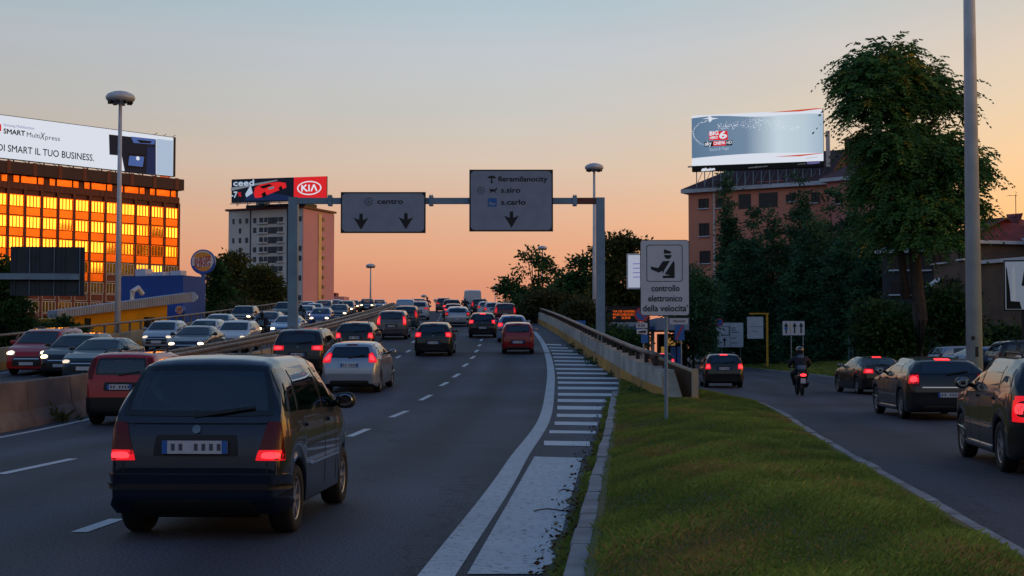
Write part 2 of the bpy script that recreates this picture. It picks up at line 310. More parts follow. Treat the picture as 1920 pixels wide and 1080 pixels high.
RLINE = crv([(-10, -1.65), (10, -.5), (25, .375), (42, 1.1), (52, 1.46), (66, 1.72), (80, 1.75), (93, 1.55), (125, .75), (150, -.25), (185, -2.1), (230, -5.3), (290, -11), (420, -28)])
LEDGE = crv([(-10, -10.9), (28, -10.25), (36, -10.3), (60, -9.75), (75, -9.7), (100, -10.1), (150, -12.0), (185, -14.2), (230, -17.6), (290, -23.2), (420, -40)])
OWALL = crv([(-10, -22), (30, -20.6), (55, -20.2), (73, -20.2), (100, -21.3), (150, -24.2), (185, -26.8), (230, -30.4), (290, -36), (420, -53)])
def OIN(d): return LEDGE(d)-1.35
def G(px, py, zf=zp):                     # where the line of sight meets the road surface
    r = ray(px, py); lo = None; prev = None
    for k in range(40, 3000):
        Y = k*.1; z = CAMZ+r.z/r.y*Y
        if z <= zf(Y):
            lo = Y; break
    if lo is None: lo = 170
    return Vector((r.x/r.y*lo, lo, zf(lo)))
def strip(name, d0, d1, step, xa, xb, za, zb, mat, n=1, kind='structure', smooth=True):
    ds = list(np.arange(d0, d1+.001, step)); vs = []; fs = []
    for d in ds:
        for k in range(n+1):
            t = k/n; a, b = xa(d), xb(d); vs.append((a+(b-a)*t, d, za(d)+(zb(d)-za(d))*t))
    for i in range(len(ds)-1):
        for k in range(n):
            p = i*(n+1)+k; fs.append((p, p+1, p+n+2, p+n+1))
    mb = MB(); mb.add(vs, fs); o = mb.build(name, mat, smooth=smooth)
    if kind: tag(o, kind=kind)
    return o
# ================================================================== ground, roads, markings, walls
def zo(d): return zp(d-3)
KL = crv([(-10, -1.23), (10, .38), (25, 1.59), (40, 2.8), (46, 3.3)])
KR = crv([(-10, 1.5), (10.7, 3.84), (26, 5.55), (38, 6.95), (42, 7.2), (44.5, 6.7), (46.3, 5.6), (47, 4.3)])
VR = crv([(-20, 8), (20, 11.6), (45, 14.1), (82, 18.8), (142, 22.6), (260, 27)])
def C0(v): return lambda d: v
mb = MB(); nn = 64; vs = [(0, 0, -.08)]; fs = []
for rr in (60, 300, 1200, 6000):
    for k in range(nn): a = 2*math.pi*k/nn; vs.append((rr*math.cos(a), rr*math.sin(a), -.08))
for k in range(nn):
    fs.append((0, 1+k, 1+(k+1) % nn))
    for j in range(3): fs.append((1+j*nn+k, 1+(j+1)*nn+k, 1+(j+1)*nn+(k+1) % nn, 1+j*nn+(k+1) % nn))
tag(mb.add(vs, fs).build('ground', M['ground']), kind='structure')
def xr(d): return KL(d)+.05 if d < 39 else (RWALL(d)+.1 if d > 44 else KL(d)+.05+(RWALL(d)+.05-KL(d))*min(1, (d-39)/2.0))
tag(strip('main_road', -12, 420, 1, lambda d: LEDGE(d)-.2, xr, zp, zp, M['road'], 6), kind='structure')
def lat(o, cx):
    me = o.data; a = me.attributes.new('lat', 'FLOAT', 'POINT')
    for i, v in enumerate(me.vertices): a.data[i].value = v.co.x-cx(v.co.y)
lat(bpy.data.objects['main_road'], RLINE)
tag(strip('oncoming_road', -12, 420, 1, lambda d: OWALL(d)+.1, OIN, zo, zo, M['road'], 4), kind='structure')
lat(bpy.data.objects['oncoming_road'], OIN)
strip('right_road', -12, 260, 2, lambda d: (KL(d)*.5+KR(d)*.5) if d < 40 else RWALL(d)+.6, VR, C0(0.0), C0(0.0), M['road2'], 2)
lat(bpy.data.objects['right_road'], lambda d: VR(d)-1.6)
# embankment faces below the flyover decks
strip('ramp_side', 30, 420, 2, lambda d: RWALL(d)+.36, lambda d: RWALL(d)+.4, C0(-.1), zp, M['concrete'])
strip('ramp_side', -12, 420, 2, lambda d: OWALL(d)-.34, lambda d: OWALL(d)-.3, C0(-.1), lambda d: zo(d)+.02, M['concrete'])
strip('ramp_median', -12, 420, 2, OIN, lambda d: LEDGE(d)-.2, lambda d: zo(d)-.02 if d > 46 else zo(d)+.28, lambda d: zp(d)-.02 if d > 46 else zp(d)+.78, M['soil'])
# verge on the far side of the right road, a low grassy bank
strip('verge', -12, 260, 2, lambda d: VR(d)+.14, lambda d: VR(d)+3, C0(.12), C0(.35), M['lawn'], 2)
strip('verge', -12, 260, 2, lambda d: VR(d)+3, lambda d: VR(d)+11, C0(.35), C0(.75), M['lawn'], 3)
strip('verge', -12, 260, 2, lambda d: VR(d)+11, lambda d: VR(d)+60, C0(.75), C0(.5), M['soil'], 3)
# grass island between the two roads
def zi(x, d):
    a, b = KL(d), KR(d); t = max(0, min(1, (x-a)/max(.1, b-a))); e = math.sin(math.pi*t)
    bump = .20*e**1.2 if e > 0 else 0
    return (zp(d)+.13)*(1-t)+.13*t+bump+.03*math.sin(x*2.1+d*.7)*e+.02*math.sin(x*4.3-d*1.9)*e
ds = np.arange(-8, 47.01, .5); vs = []; fs = []; nx = 18
for d in ds:
    a, b = KL(d)+.15, KR(d)-.15
    for k in range(nx+1): x = a+(b-a)*k/nx; vs.append((x, d, zi(x, d)))
for i in range(len(ds)-1):
    for k in range(nx): p = i*(nx+1)+k; fs.append((p, p+1, p+nx+2, p+nx+1))
tag(MB().add(vs, fs).build('grass_island', M['turf'], smooth=True), kind='structure')
def kerb(name, cx, zf, d0, d1, w=.17, h=.14, L=1.0):
    m = MB(); d = d0
    while d < d1:
        e = d+L-.02; j = random.uniform(-.012, .012); jz = random.uniform(-.012, .008)
        a, b = Vector((cx(d)+j, d, 0)), Vector((cx(e)+j, e, 0)); t = (b-a).normalized(); n = Vector((t.y, -t.x, 0))*w/2
        za, zb = zf(d), zf(e); vs = []
        for p, z in ((a, za), (b, zb)):
            for sgn in (-1, 1):
                q = p+n*sgn; vs += [(q.x, q.y, z-.1), (q.x, q.y, z+h+jz-.015), (q.x-n.x*sgn*.15, q.y-n.y*sgn*.15, z+h+jz)]
        m.add(vs, [(0, 1, 7, 6), (1, 2, 8, 7), (2, 5, 11, 8), (5, 4, 10, 11), (4, 3, 9, 10), (0, 3, 4, 5, 2, 1), (6, 7, 8, 11, 10, 9)])
        d += L
    return tag(m.build(name, M['kerb']), kind='structure')
kerb('kerb', lambda d: KL(d)+.08, zp, -6, 41)
kerb('kerb', lambda d: KR(d)-.08, C0(0.0), -6, 46.5, .16, .14)
kerb('kerb', lambda d: VR(d)+.08, C0(0.0), 10, 150, .16, .13, 2)

# ---- painted markings (sheets 5 mm above the asphalt, following it)
def ribbon(name, cx, w, d0, d1, mat, step=1.0, lift=.006):
    strip(name, d0, d1, step, lambda d: cx(d)-w/2, lambda d: cx(d)+w/2, lambda d: zp(d)+lift, lambda d: zp(d)+lift, mat)
cl = [G(*p) for p in ((820, 1080), (941, 911), (973, 858), (1020, 788), (1031, 735), (1033, 700), (1027, 665), (1011, 633))]
ELINE = crv([(-8, cl[0].x-.062*(cl[0].y+8))]+[(p.y, p.x) for p in cl]+[(104, RWALL(104)-1.15), (130, RWALL(130)-1.1), (185, RWALL(185)-1.0), (300, RWALL(300)-1)])
ribbon('edge_line', ELINE, .27, -8, 250, M['paintw'], .5)
ribbon('edge_line', lambda d: LEDGE(d)+.72, .14, 0, 250, M['paint'])
def lane(k): return lambda d: RLINE(d)-3.62*k*(1 if d < 60 else 1)
dl = [((148, 1001), (220, 975)), ((655, 819), (690, 805)), ((733, 783), (763, 771)), ((788, 751), (808, 741)), ((826, 724), (839, 717)), ((850, 708), (861, 701)),
      ((868, 688), (877, 682)), ((883, 673), (890, 668)), ((891, 661), (896, 656)), ((897, 649.5), (901, 646)), ((901, 639.5), (904, 636))]
def dash(a, b, w=.15):
    v = Vector((b.x-a.x, b.y-a.y, 0)).normalized(); n = Vector((v.y, -v.x, 0))*w/2; vs = []
    for k in range(5):
        p = a.lerp(b, k/4)
        for s in (-1, 1): q = p+n*s; vs.append((q.x, q.y, zp(q.y)+.006))
    tag(MB().add(vs, [(2*k, 2*k+1, 2*k+3, 2*k+2) for k in range(4)]).build('lane_dash', M['paint']), kind='structure')
for a, b in dl: dash(G(*a), G(*b))
for a, b in (((0, 890), (138, 861)), ((743, 672), (751, 667)), ((762, 661), (769, 656.5)), ((-140, 921), (-300, 958))): dash(G(*a), G(*b))
d = 27.5
for k in range(0, 14):
    e = d+3
    if 27 < d < 46: dash(Vector((lane(2)(d), d, 0)), Vector((lane(2)(e), e, 0)))
    d += 7.4
for k in range(12):
    d = 78+k*7.5; dash(Vector((lane(2)(d), d, 0)), Vector((lane(2)(d+3), d+3, 0)))
    if k > 1: dash(Vector((lane(1)(d), d, 0)), Vector((lane(1)(d+3), d+3, 0)))
for k in range(16):
    d = 30+k*7.5
    for q in (1, 2):
        x = lambda dd: OIN(dd)-.5-q*2.95
        a, b = Vector((x(d), d, 0)), Vector((x(d+3), d+3, 0)); vs = []
        for j in range(4):
            p = a.lerp(b, j/3)
            for s in (-.07, .07): vs.append((p.x+s, p.y, zo(p.y)+.006))
        tag(MB().add(vs, [(2*j, 2*j+1, 2*j+3, 2*j+2) for j in range(3)]).build('lane_dash', M['paint']), kind='structure')
strip('edge_line', 10, 250, 1, lambda d: OWALL(d)+.75, lambda d: OWALL(d)+.89, lambda d: zo(d)+.006, lambda d: zo(d)+.006, M['paint'])
# hatching of the gore: (photo row, left column, right column, thickness)
def sheet(name, quad, mat, n=8, lift=.008):
    p = [G(*q) for q in quad]; vs = []; fs = []
    for i in range(n+1):
        for j in range(n+1):
            u, v = i/n, j/n; q = p[0].lerp(p[1], u).lerp(p[3].lerp(p[2], u), v); vs.append((q.x, q.y, zp(q.y)+lift))
    for i in range(n):
        for j in range(n): a = i*(n+1)+j; fs.append((a, a+1, a+n+2, a+n+1))
    tag(MB().add(vs, fs).build(name, mat, smooth=True), kind='structure')
for y, xl, xr_, th in ((832, 1020, 1106, 8.5), (810.5, 1030, 1117, 5.5), (794.5, 1040, 1122, 6), (779.5, 1044, 1128, 6), (765, 1045, 1138, 6.5), (751.5, 1045.5, 1150, 6),
                       (740, 1046, 1168, 5), (728, 1046, 1194, 4.5), (718, 1046, 1178, 4), (709, 1045, 1160, 3.6), (700, 1044, 1145, 3.3), (692, 1042, 1131, 3.1),
                       (684, 1040.5, 1119, 2.9), (677, 1039, 1106, 2.7), (670, 1037, 1094, 2.5), (663.5, 1035.5, 1084, 2.3), (657.5, 1032.5, 1074, 2.1), (652, 1029.5, 1065, 1.9), (646, 1024, 1052, 2.2)):
    sheet('hatch_stripe', ((xl, y+th/2), (xr_, y+th/2+1), (xr_, y-th/2+1), (xl, y-th/2)), M['paint'], 4)
sheet('painted_gore', ((876, 1079), (1032, 1079), (1092, 860), (1002, 857)), M['paintw'], 12)
# grit and soil washed against the kerb
mb = MB()
prev = None; vs = []; fs = []
for i, d in enumerate(np.arange(6, 40, .12)):
    w = .08+.10*abs(math.sin(d*1.7)*math.sin(d*.63+1))+random.uniform(0, .08); vs += [(KL(d)-w, d, zp(d)+.010), (KL(d)+.02, d, zp(d)+.018)]
    if i: fs.append((2*i-2, 2*i-1, 2*i+1, 2*i))
tag(mb.add(vs, fs).build('kerb_grit', M['soil']), kind='structure')
# expansion joints of the flyover deck
for dj in (66.5, 96): strip('expansion_joint', dj, dj+.5, .25, lambda d: LEDGE(d)+.1, lambda d: RWALL(d)-.05, lambda d: zp(d)+.007, lambda d: zp(d)+.007, M['jointm'])
# ---- right parapet wall of the flyover
par = empty('parapet_wall', (RWALL(36), 36, zp(36)), 0, 'long stepped concrete parapet with ochre base beside the striped gore', 'wall')
PO = par.location
def rel(p, o): return (p[0]-o[0], p[1]-o[1], p[2]-o[2])
def wallrun(cx, zf, d0, d1, step, side, t, h0, h1, stepped, o):
    """prism run; side = +1 thickness towards +x"""
    m = MB(); d = d0
    while d < d1-.01:
        e = min(d1, d+step); g = .012 if stepped else 0
        za, zb = zf(d), zf(e); zm = max(za, zb)-(.25*abs(zb-za))
        a0, a1 = cx(d), cx(e-g)
        ta, tb = (zm+h1, zm+h1) if stepped else (za+h1, zb+h1)
        vs = [(a0, d, za+h0), (a0+side*t, d, za+h0), (a0+side*t, d, ta), (a0, d, ta), (a1, e-g, zb+h0), (a1+side*t, e-g, zb+h0), (a1+side*t, e-g, tb), (a1, e-g, tb)]
        m.add([rel(v, o) for v in vs], [(0, 1, 2, 3), (7, 6, 5, 4), (0, 3, 7, 4), (1, 5, 6, 2), (3, 2, 6, 7), (0, 4, 5, 1)]); d = e
    return m
wallrun(lambda d: RWALL(d), zp, 38, 300, 2, 1, .34, -.3, .40, False, PO).build('base_band', M['ochre'], par)
wallrun(lambda d: RWALL(d)+.05, zp, 38, 300, 2, 1, .27, .40, .86, True, PO).build('panel_row', M['wallgrey'], par)
def tubeline(cx, zf, d0, d1, step, h, r, o, n=6):
    return MB().tube([rel((cx(d), d, zf(d)+h), o) for d in np.arange(d0, d1+.01, step)], r, n)
tubeline(lambda d: RWALL(d)+.18, zp, 40, 300, 3, 1.22, .075, PO).build('hand_rail', M['rail'], par, True)
pm = MB()
for k in range(90):
    d = 40.3+2*k; x = RWALL(d)+.18; z = zp(d); pm = MB(); pm.bx(rel((x-.06, d-.05, z+.80), PO), rel((x+.06, d+.05, z+1.2), PO)); pm.build('rail_post', M['darkmetal'], par)
# sloping end block
d0, d1 = 38, 36.3; x0, x1 = RWALL(38), RWALL(36.3)-.06; z0 = zp(37)
em = MB()
em.add([rel(v, PO) for v in [(x0, d0, z0-.2), (x0+.34, d0, z0-.2), (x0+.34, d0, z0+.85), (x0, d0, z0+.85), (x1, d1, z0-.2), (x1+.34, d1, z0-.2), (x1+.34, d1, z0+.16), (x1, d1, z0+.16)]],
       [(0, 1, 2, 3), (7, 6, 5, 4), (0, 3, 7, 4), (1, 5, 6, 2), (3, 2, 6, 7), (0, 4, 5, 1)])
em.build('end_block', M['beige'], par)
# black fence panel running down to the lower road
fa, fb = at(1222, 700, 42.5), at(1302, 700, 36.2); ang = math.atan2(fb.y-fa.y, fb.x-fa.x); fl = (Vector((fb.x-fa.x, fb.y-fa.y))).length
fe = empty('metal_fence', (fa.x, fa.y, .25), ang, 'black barred fence panel sloping down from the end of the parapet', 'fence')
za, zb = at(1222, 666, 42.5).z-.25, at(1302, 697, 36.2).z-.25
m_ = MB(); m_.tube([(0, 0, za), (fl, 0, zb)], .05, 8); m_.build('top_rail', M['beige'], fe)
m_ = MB()
n = 46
for k in range(n): x = fl*k/n; m_.bx((x-.035, -.012, -.1), (x+.035, .012, za+(zb-za)*k/n-.03))
m_.build('bar_panel', M['black'], fe)
m_ = MB(); m_.bx((fl-.02, -.07, -.25), (fl+.14, .07, zb+.08)); m_.build('end_post', M['beige'], fe)
m_ = MB(); m_.bx((fl-.03, -.08, -.2), (fl+.15, .08, .22)); m_.build('post_band', M['yellowp'], fe)
# ---- jersey barrier and grass strip on the left
jb = MB(); d = 6.0; prof = [(-.32, 0), (-.30, .09), (-.16, .34), (-.10, .95), (.10, .95), (.16, .34), (.30, .09), (.32, 0)]
while d < 43:
    e = d+2.96; b0 = len(jb.v); vs = []
    for dd in (d, e):
        for (px_, pz) in prof: vs.append((LEDGE(dd)-.05+px_, dd, zp(dd)+pz))
    fs = [(i, i+1, i+9, i+8) for i in range(7)]+[tuple(range(7, -1, -1)), tuple(range(8, 16))]
    jb.add(vs, fs); d += 3.0
tag(jb.build('concrete_barrier', M['jersey'], bev=.02), 'stained concrete median barrier in the left foreground with grass behind it', 'barrier')
# ---- median walls and guard rails
def guardrail(cx, zf, d0, d1, label, h=.75):
    o = Vector((cx(d0), d0, zf(d0))); g = empty('guard_rail', o, 0, label, 'guard rail', 'guard rails along the median')
    m = MB(); ds = list(np.arange(d0, d1+.1, 2)); vs = []; fs = []
    prof = [(.0, -.16), (.05, -.11), (.05, -.05), (.0, -.01), (.0, .01), (.05, .05), (.05, .11), (.0, .16)]
    for d in ds:
        for (a, b) in prof: vs.append(rel((cx(d)+a, d, zf(d)+h+b), o))
        for (a, b) in prof[::-1]: vs.append(rel((cx(d)+a-.012, d, zf(d)+h+b), o))
    n = 16
    for i in range(len(ds)-1):
        for k in range(n): fs.append((i*n+k, i*n+(k+1) % n, (i+1)*n+(k+1) % n, (i+1)*n+k))
    m.add(vs, fs).build('rail_beam', M['rail'], g)
    for d in ds[:95]:
        p = MB(); p.bx(rel((cx(d)-.09, d-.05, zf(d)-.1), o), rel((cx(d)-.02, d+.05, zf(d)+h+.1), o)); p.build('rail_post', M['rail'], g)
    return g
guardrail(lambda d: LEDGE(d)+.02, zp, 42, 250, 'weathered guard rail on the near side of the median, running up to the crest', 1.0)
guardrail(lambda d: OIN(d)+.1, zo, 44, 250, 'second guard rail further left, between the median and the oncoming cars', 1.05)
o = Vector((LEDGE(52), 52, zp(52)))
tag_ = wallrun(lambda d: LEDGE(d)-.22, zp, 46, 300, 3, 1, .2, -.2, .62, False, (0, 0, 0)).build('median_wall', M['beige'])
tag(tag_, 'low pale concrete wall under the guard rail left of our lanes', 'wall')
# ---- outer wall of the oncoming carriageway
ow = empty('boundary_wall', (OWALL(20), 20, zo(20)), 0, 'pale outer wall with ochre foot and thin rail beyond the oncoming traffic', 'wall'); OO = ow.location
wallrun(lambda d: OWALL(d), zo, 20, 300, 3, -1, .3, -.3, .30, False, OO).build('base_band', M['ochre'], ow)
wallrun(lambda d: OWALL(d)-.03, zo, 20, 300, 3, -1, .25, .30, .85, False, OO).build('wall', M['beige'], ow)
tubeline(lambda d: OWALL(d)-.15, zo, 20, 300, 3, 1.35, .06, OO).build('hand_rail', M['rail'], ow, True)
for k in range(70):
    d = 21+2.5*k; x = OWALL(d)-.15; z = zo(d); pm = MB(); pm.bx(rel((x-.05, d-.06, z+.8), OO), rel((x+.05, d+.06, z+1.36), OO)); pm.build('rail_post', M['rail'], ow)
# ================================================================== vehicles
def paint(name, col, metal=.35, rough=.32): return pmat(name, col, rough, metal, 0, spec=.2, coat=.9)
PA = {k: paint('paint_'+k, *v) for k, v in dict(black=('#0b0d10', 0, .5), midnight=('#162034', .6, .32), ink=('#0a0f18', 0, .5), navy=('#142444', 0, .5), grey=('#55565c', .5), silver=('#9aa2ae', .6, .3), white=('#b9c0c8', 0, .35),
      red=('#9c0612', 0, .4), darkred=('#40101a', .3), blue=('#1d3f86', .4), skyblue=('#7796b6', .4), teal=('#1c3844', .1, .5), bronze=('#4a4440', .5), wine=('#80060f', .0)).items()}
def smooth01(t): t = max(0, min(1, t)); return t*t*(3-2*t)
class CarShape:
    def __init__(s, L, W, H, rear, front, wsb, wst, gc=.2, wr=.31, ro=.7, fo=.8, belt=(.98, .92), roofw=.76, yB=0.05, mid=None, rround=.15):
        s.rround = rround
        s.L, s.W, s.H, s.gc, s.wr, s.belt, s.roofw, s.yB = L, W, H, gc, wr, belt, roofw, yB
        s.ya = (-L/2+ro, L/2-fo)
        pts = [(-L/2+a, b) for a, b in rear]+(mid or [(-L*.05, H), (L/2-wst[0]-.35, H-.01)])+[(L/2-wst[0], wst[1]), (L/2-wsb[0], wsb[1])]+[(L/2-a, b) for a, b in front]
        s.pts = pts; s.px = [p[0] for p in pts]; s.pz = [p[1] for p in pts]
        s.wsb = L/2-wsb[0]; s.wst = L/2-wst[0]; s.wsbz = wsb[1]; s.wstz = wst[1]
        s.mesh_arrays()
    def top(s, y):
        e = min(.05, max(.004, min(y+s.L/2, s.L/2-y)*.8)); return (np.interp(y-e, s.px, s.pz)+2*np.interp(y, s.px, s.pz)+np.interp(y+e, s.px, s.pz))/4
    def ring(s, y):
        sr, sf = y+s.L/2, s.L/2-y; hw = s.W/2
        w = hw*(1-s.rround*max(0, 1-sr/.42)**2.3-.22*max(0, 1-sf/.75)**2.3)
        zt = float(s.top(y)); belt = s.belt[0]+(s.belt[1]-s.belt[0])*(sr/s.L)
        zb = s.gc+.09*max(0, 1-sr/.2)**2+.06*max(0, 1-sf/.3)**2
        inarch = False
        for yc in s.ya:
            r = s.wr+.055; dy = abs(y-yc)
            if dy < r:
                za = s.wr+math.sqrt(max(0, r*r-dy*dy))-.01
                if za > zb: zb = za; inarch = True
        k = smooth01((zt-belt)/(s.H-belt)); wt = .95*w+(s.roofw*hw-.95*w)*k
        bel = min(belt, zt-.05); lo = zb+.03
        fl = .012 if inarch else 0
        P = [(0, zb), (w*.8, zb), (w*.955+fl, zb+.004), (w*.985+fl, lo), (w, lo+(bel-lo)*.4), (w*.998, lo+(bel-lo)*.75), (w*.972, bel-.005*k),
             (w*.972+(wt-w*.972)*.30+.012*k, bel+(zt-bel)*.30), (w*.972+(wt-w*.972)*.62+.012*k, bel+(zt-bel)*.60), (wt+.004*k, zt-.085*k-.022), (wt*.955, zt-.034*k-.008), (wt*.84, zt-.008*k-.002), (wt*.5, zt+.008*k), (0, zt+.014*k)]
        Q = [P[0]]
        for i in range(1, len(P)):
            n = {7: 5, 8: 5, 9: 4, 11: 2, 12: 5, 13: 7}.get(i, 1); a, b = P[i-1], P[i]
            for q in range(1, n+1): Q.append((a[0]+(b[0]-a[0])*q/n, a[1]+(b[1]-a[1])*q/n))
        return Q
    def stations(s):
        L = s.L; ys = set(np.round(np.linspace(-L/2, L/2, 104), 3)); ys |= {round(p, 3) for p in s.px if -L/2 <= p <= L/2}
        for a in (.008, .02, .04, .06, .09, .12, .16, .2, .25, .3, .36): ys |= {round(-L/2+a, 3), round(L/2-a, 3)}
        for yc in s.ya:
            r = s.wr+.055
            for t in np.linspace(0, math.pi, 15): ys.add(round(yc+r*math.cos(t)*1.0005, 3))
        ys = sorted(y for y in ys if -L/2-1e-6 <= y <= L/2+1e-6); out = [ys[0]]
        for y in ys[1:]:
            if y-out[-1] > .006: out.append(y)
        return out
    def mesh_arrays(s):
        ys = s.stations(); mb = MB(); rings = []
        for y in ys:
            h = s.ring(y); full = [(x, z) for x, z in h]+[(-x, z) for x, z in h[-2:0:-1]]; rings.append(full)
        n = len(rings[0]); nh = len(s.ring(0)); vs = [(x, y, z) for y, rg in zip(ys, rings) for x, z in rg]
        fs = []; mi = []
        for i in range(len(ys)-1):
            for k in range(n):
                fs.append((i*n+k, i*n+(k+1) % n, (i+1)*n+(k+1) % n, (i+1)*n+k)); mi.append(1 if k < 2 or k >= n-2 else 0)
        b = len(vs); vs += vs[:n]; vs += vs[(len(ys)-1)*n:len(ys)*n]
        fs.append(tuple(range(b, b+n))); mi.append(0); fs.append(tuple(range(b+2*n-1, b+n-1, -1))); mi.append(0)
        mb.v = vs; mb.f = fs; mb.m = mi; s.mb = mb
        s.bvh = BVHTree.FromPolygons([Vector(v) for v in vs], fs)
    def hit(s, p, d):
        h = s.bvh.ray_cast(p-d*6, d, 12)
        if h[0] is None: h = s.bvh.find_nearest(p)
        n = h[1]
        if n.dot(d) > 0: n = -n
        return h[0], n
    def patch(s, quad, d, off=.006, nx=8, ny=6, rnd=0., skirt=.02, border=0):
        """quad = 4 points (bl, br, tr, tl); projected along d on to the body"""
        q = [Vector(p) for p in quad]; d = Vector(d).normalized(); vs = []; back = []
        us = [2*i/nx-1 for i in range(nx+1)]; vs_ = [2*j/ny-1 for j in range(ny+1)]
        if border:
            lu = ((q[1]-q[0]).length+(q[2]-q[3]).length)/2; lv = ((q[3]-q[0]).length+(q[2]-q[1]).length)/2; bu, bv = 2*border/lu, 2*border/lv
            us = [-1]+[(-1+bu)+(2-2*bu)*i/(nx-2) for i in range(nx-1)]+[1]; vs_ = [-1]+[(-1+bv)+(2-2*bv)*j/(ny-2) for j in range(ny-1)]+[1]
        for j in range(ny+1):
            for i in range(nx+1):
                u, v = us[i], vs_[j]
                if rnd: u, v = u*math.sqrt(1-rnd*v*v/2), v*math.sqrt(1-rnd*u*u/2)
                u, v = (u+1)/2, (v+1)/2
                p = q[0].lerp(q[1], u).lerp(q[3].lerp(q[2], u), v); h, nn = s.hit(p, d); vs.append(h+nn*off); back.append(h-nn*skirt)
        fs = []; w = nx+1
        for j in range(ny):
            for i in range(nx): a = j*w+i; fs.append((a, a+1, a+w+1, a+w))
        loop = list(range(nx))+[nx+j*w for j in range(ny)]+[ny*w+i for i in range(nx, 0, -1)]+[j*w for j in range(ny, 0, -1)]
        b = len(vs); vs += [vs[l].copy() for l in loop]; vs += [back[l] for l in loop]; m = len(loop)
        for k in range(m): fs.append((b+k, b+(k+1) % m, b+m+(k+1) % m, b+m+k))
        mb = MB(); mb.v = [tuple(v) for v in vs]; mb.f = fs; mb.m = [0]*len(fs)
        if border:
            for j in range(ny):
                for i in range(nx):
                    if i in (0, nx-1) or j in (0, ny-1): mb.m[j*nx+i] = 1
            for k in range(nx*ny, len(fs)): mb.m[k] = 1
        return mb
    def side(s, sg, pts, off=.006, nx=8, ny=5, rnd=0., skirt=.02, border=0):
        return s.patch([(sg*s.W/2, y, z) for y, z in pts], (-sg, 0, 0), off, nx, ny, rnd, skirt, border)
    def rearp(s, pts, off=.008, nx=8, ny=5, rnd=0., skirt=.03, d=(0, 1, 0), border=0):
        return s.patch([(x, -s.L/2, z) for x, z in pts], d, off, nx, ny, rnd, skirt, border)
    def frontp(s, pts, off=.008, nx=8, ny=5, rnd=0., skirt=.03, d=(0, -1, 0), border=0):
        return s.patch([(x, s.L/2, z) for x, z in pts], d, off, nx, ny, rnd, skirt, border)
    def cut(s, holes):
        """open the body behind the panes; holes = (axis, sign, quad in the plane, inset)"""
        V = s.mb.v; keep = []
        def inside(p, q):
            n = len(q); sg = 0
            for i in range(n):
                a, b = q[i], q[(i+1) % n]; cr = (b[0]-a[0])*(p[1]-a[1])-(b[1]-a[1])*(p[0]-a[0])
                if cr*sg < 0: return False
                if cr: sg = cr
            return True
        def shrink(q, m):
            cx = sum(p[0] for p in q)/4; cz = sum(p[1] for p in q)/4; w = max(p[0] for p in q)-min(p[0] for p in q); h = max(p[1] for p in q)-min(p[1] for p in q)
            return [(cx+(p[0]-cx)*(1-2*m/w), cz+(p[1]-cz)*(1-2*m/h)) for p in q]
        H = [(ax, sg, shrink(q, m)) for ax, sg, q, m in holes]
        for f in s.mb.f:
            drop = False
            if len(f) == 4:
                P = [V[i] for i in f]
                for ax, sg, q in H:
                    if ax == 'x':
                        if all(p[0]*sg > .2 for p in P) and all(inside((p[1], p[2]), q) for p in P): drop = True
                    elif all(p[1]*sg > 0 for p in P) and all(inside((p[0], p[2]), q) for p in P): drop = True
            keep.append(not drop)
        s.mb.m = [m for m, k in zip(s.mb.m, keep) if k]; s.mb.f = [f for f, k in zip(s.mb.f, keep) if k]
def mir(pts): return [(-p[0], p[1]) for p in pts]
def as_mesh(mb, name, mats, smooth=True):
    o = mb.build(name, mats, smooth=smooth); me = o.data; bpy.data.objects.remove(o); return me
_wheels = {}
def wheel_meshes(r, dark=False):
    key = (round(r, 2), dark)
    if key in _wheels: return _wheels[key]
    w = .205; t = MB(); t.lathe([(.60*r, -w/2+.02), (.70*r, -w/2), (.92*r, -w/2), (r*.985, -w/2+.02), (r, -w/2+.05), (r, w/2-.05), (r*.985, w/2-.02), (.92*r, w/2), (.70*r, w/2), (.64*r, w/2-.015)], 28, axis='x')
    m = MB(); m.lathe([(0, w/2-.085), (.66*r, w/2-.09)], 28, axis='x', mi=1)
    m.lathe([(.66*r, w/2-.012), (.60*r, w/2-.02), (.585*r, w/2-.09)], 28, axis='x'); m.lathe([(0, w/2-.018), (.13*r, w/2-.02), (.16*r, w/2-.05), (.16*r, w/2-.09)], 16, axis='x')
    for k in range(7):
        a = 2*math.pi*k/7; ca, sa = math.cos(a), math.sin(a); hw0, hw1 = .10*r, .06*r; vs = []
        for (rr, hw, x0) in ((.12*r, hw0, w/2-.03), (.62*r, hw1, w/2-.022)):
            for xx in (x0-.05, x0):
                for sg in (-1, 1): vs.append((xx, rr*ca-sg*hw*sa, rr*sa+sg*hw*ca))
        m.add(vs, [(0, 1, 3, 2), (4, 6, 7, 5), (2, 3, 7, 6), (0, 4, 5, 1), (0, 2, 6, 4), (1, 5, 7, 3)])
    _wheels[key] = (as_mesh(t, 'wheel', M['rubber']), as_mesh(m, 'rim', [M['rimdark'] if dark else M['rim'], M['black']], False)); return _wheels[key]
def blob(sx, sy, sz, p=2.6, n=14):
    m = MB(); vs = []; fs = []
    def sp(v): return math.copysign(abs(v)**(2/p), v)
    for i in range(n//2+1):
        th = math.pi*i/(n//2)-math.pi/2
        for k in range(n):
            ph = 2*math.pi*k/n; vs.append((sx*sp(math.cos(th))*sp(math.cos(ph)), sy*sp(math.cos(th))*sp(math.sin(ph)), sz*sp(math.sin(th))))
    for i in range(n//2):
        for k in range(n): fs.append((i*n+k, i*n+(k+1) % n, (i+1)*n+(k+1) % n, (i+1)*n+k))
    return m.add(vs, fs)
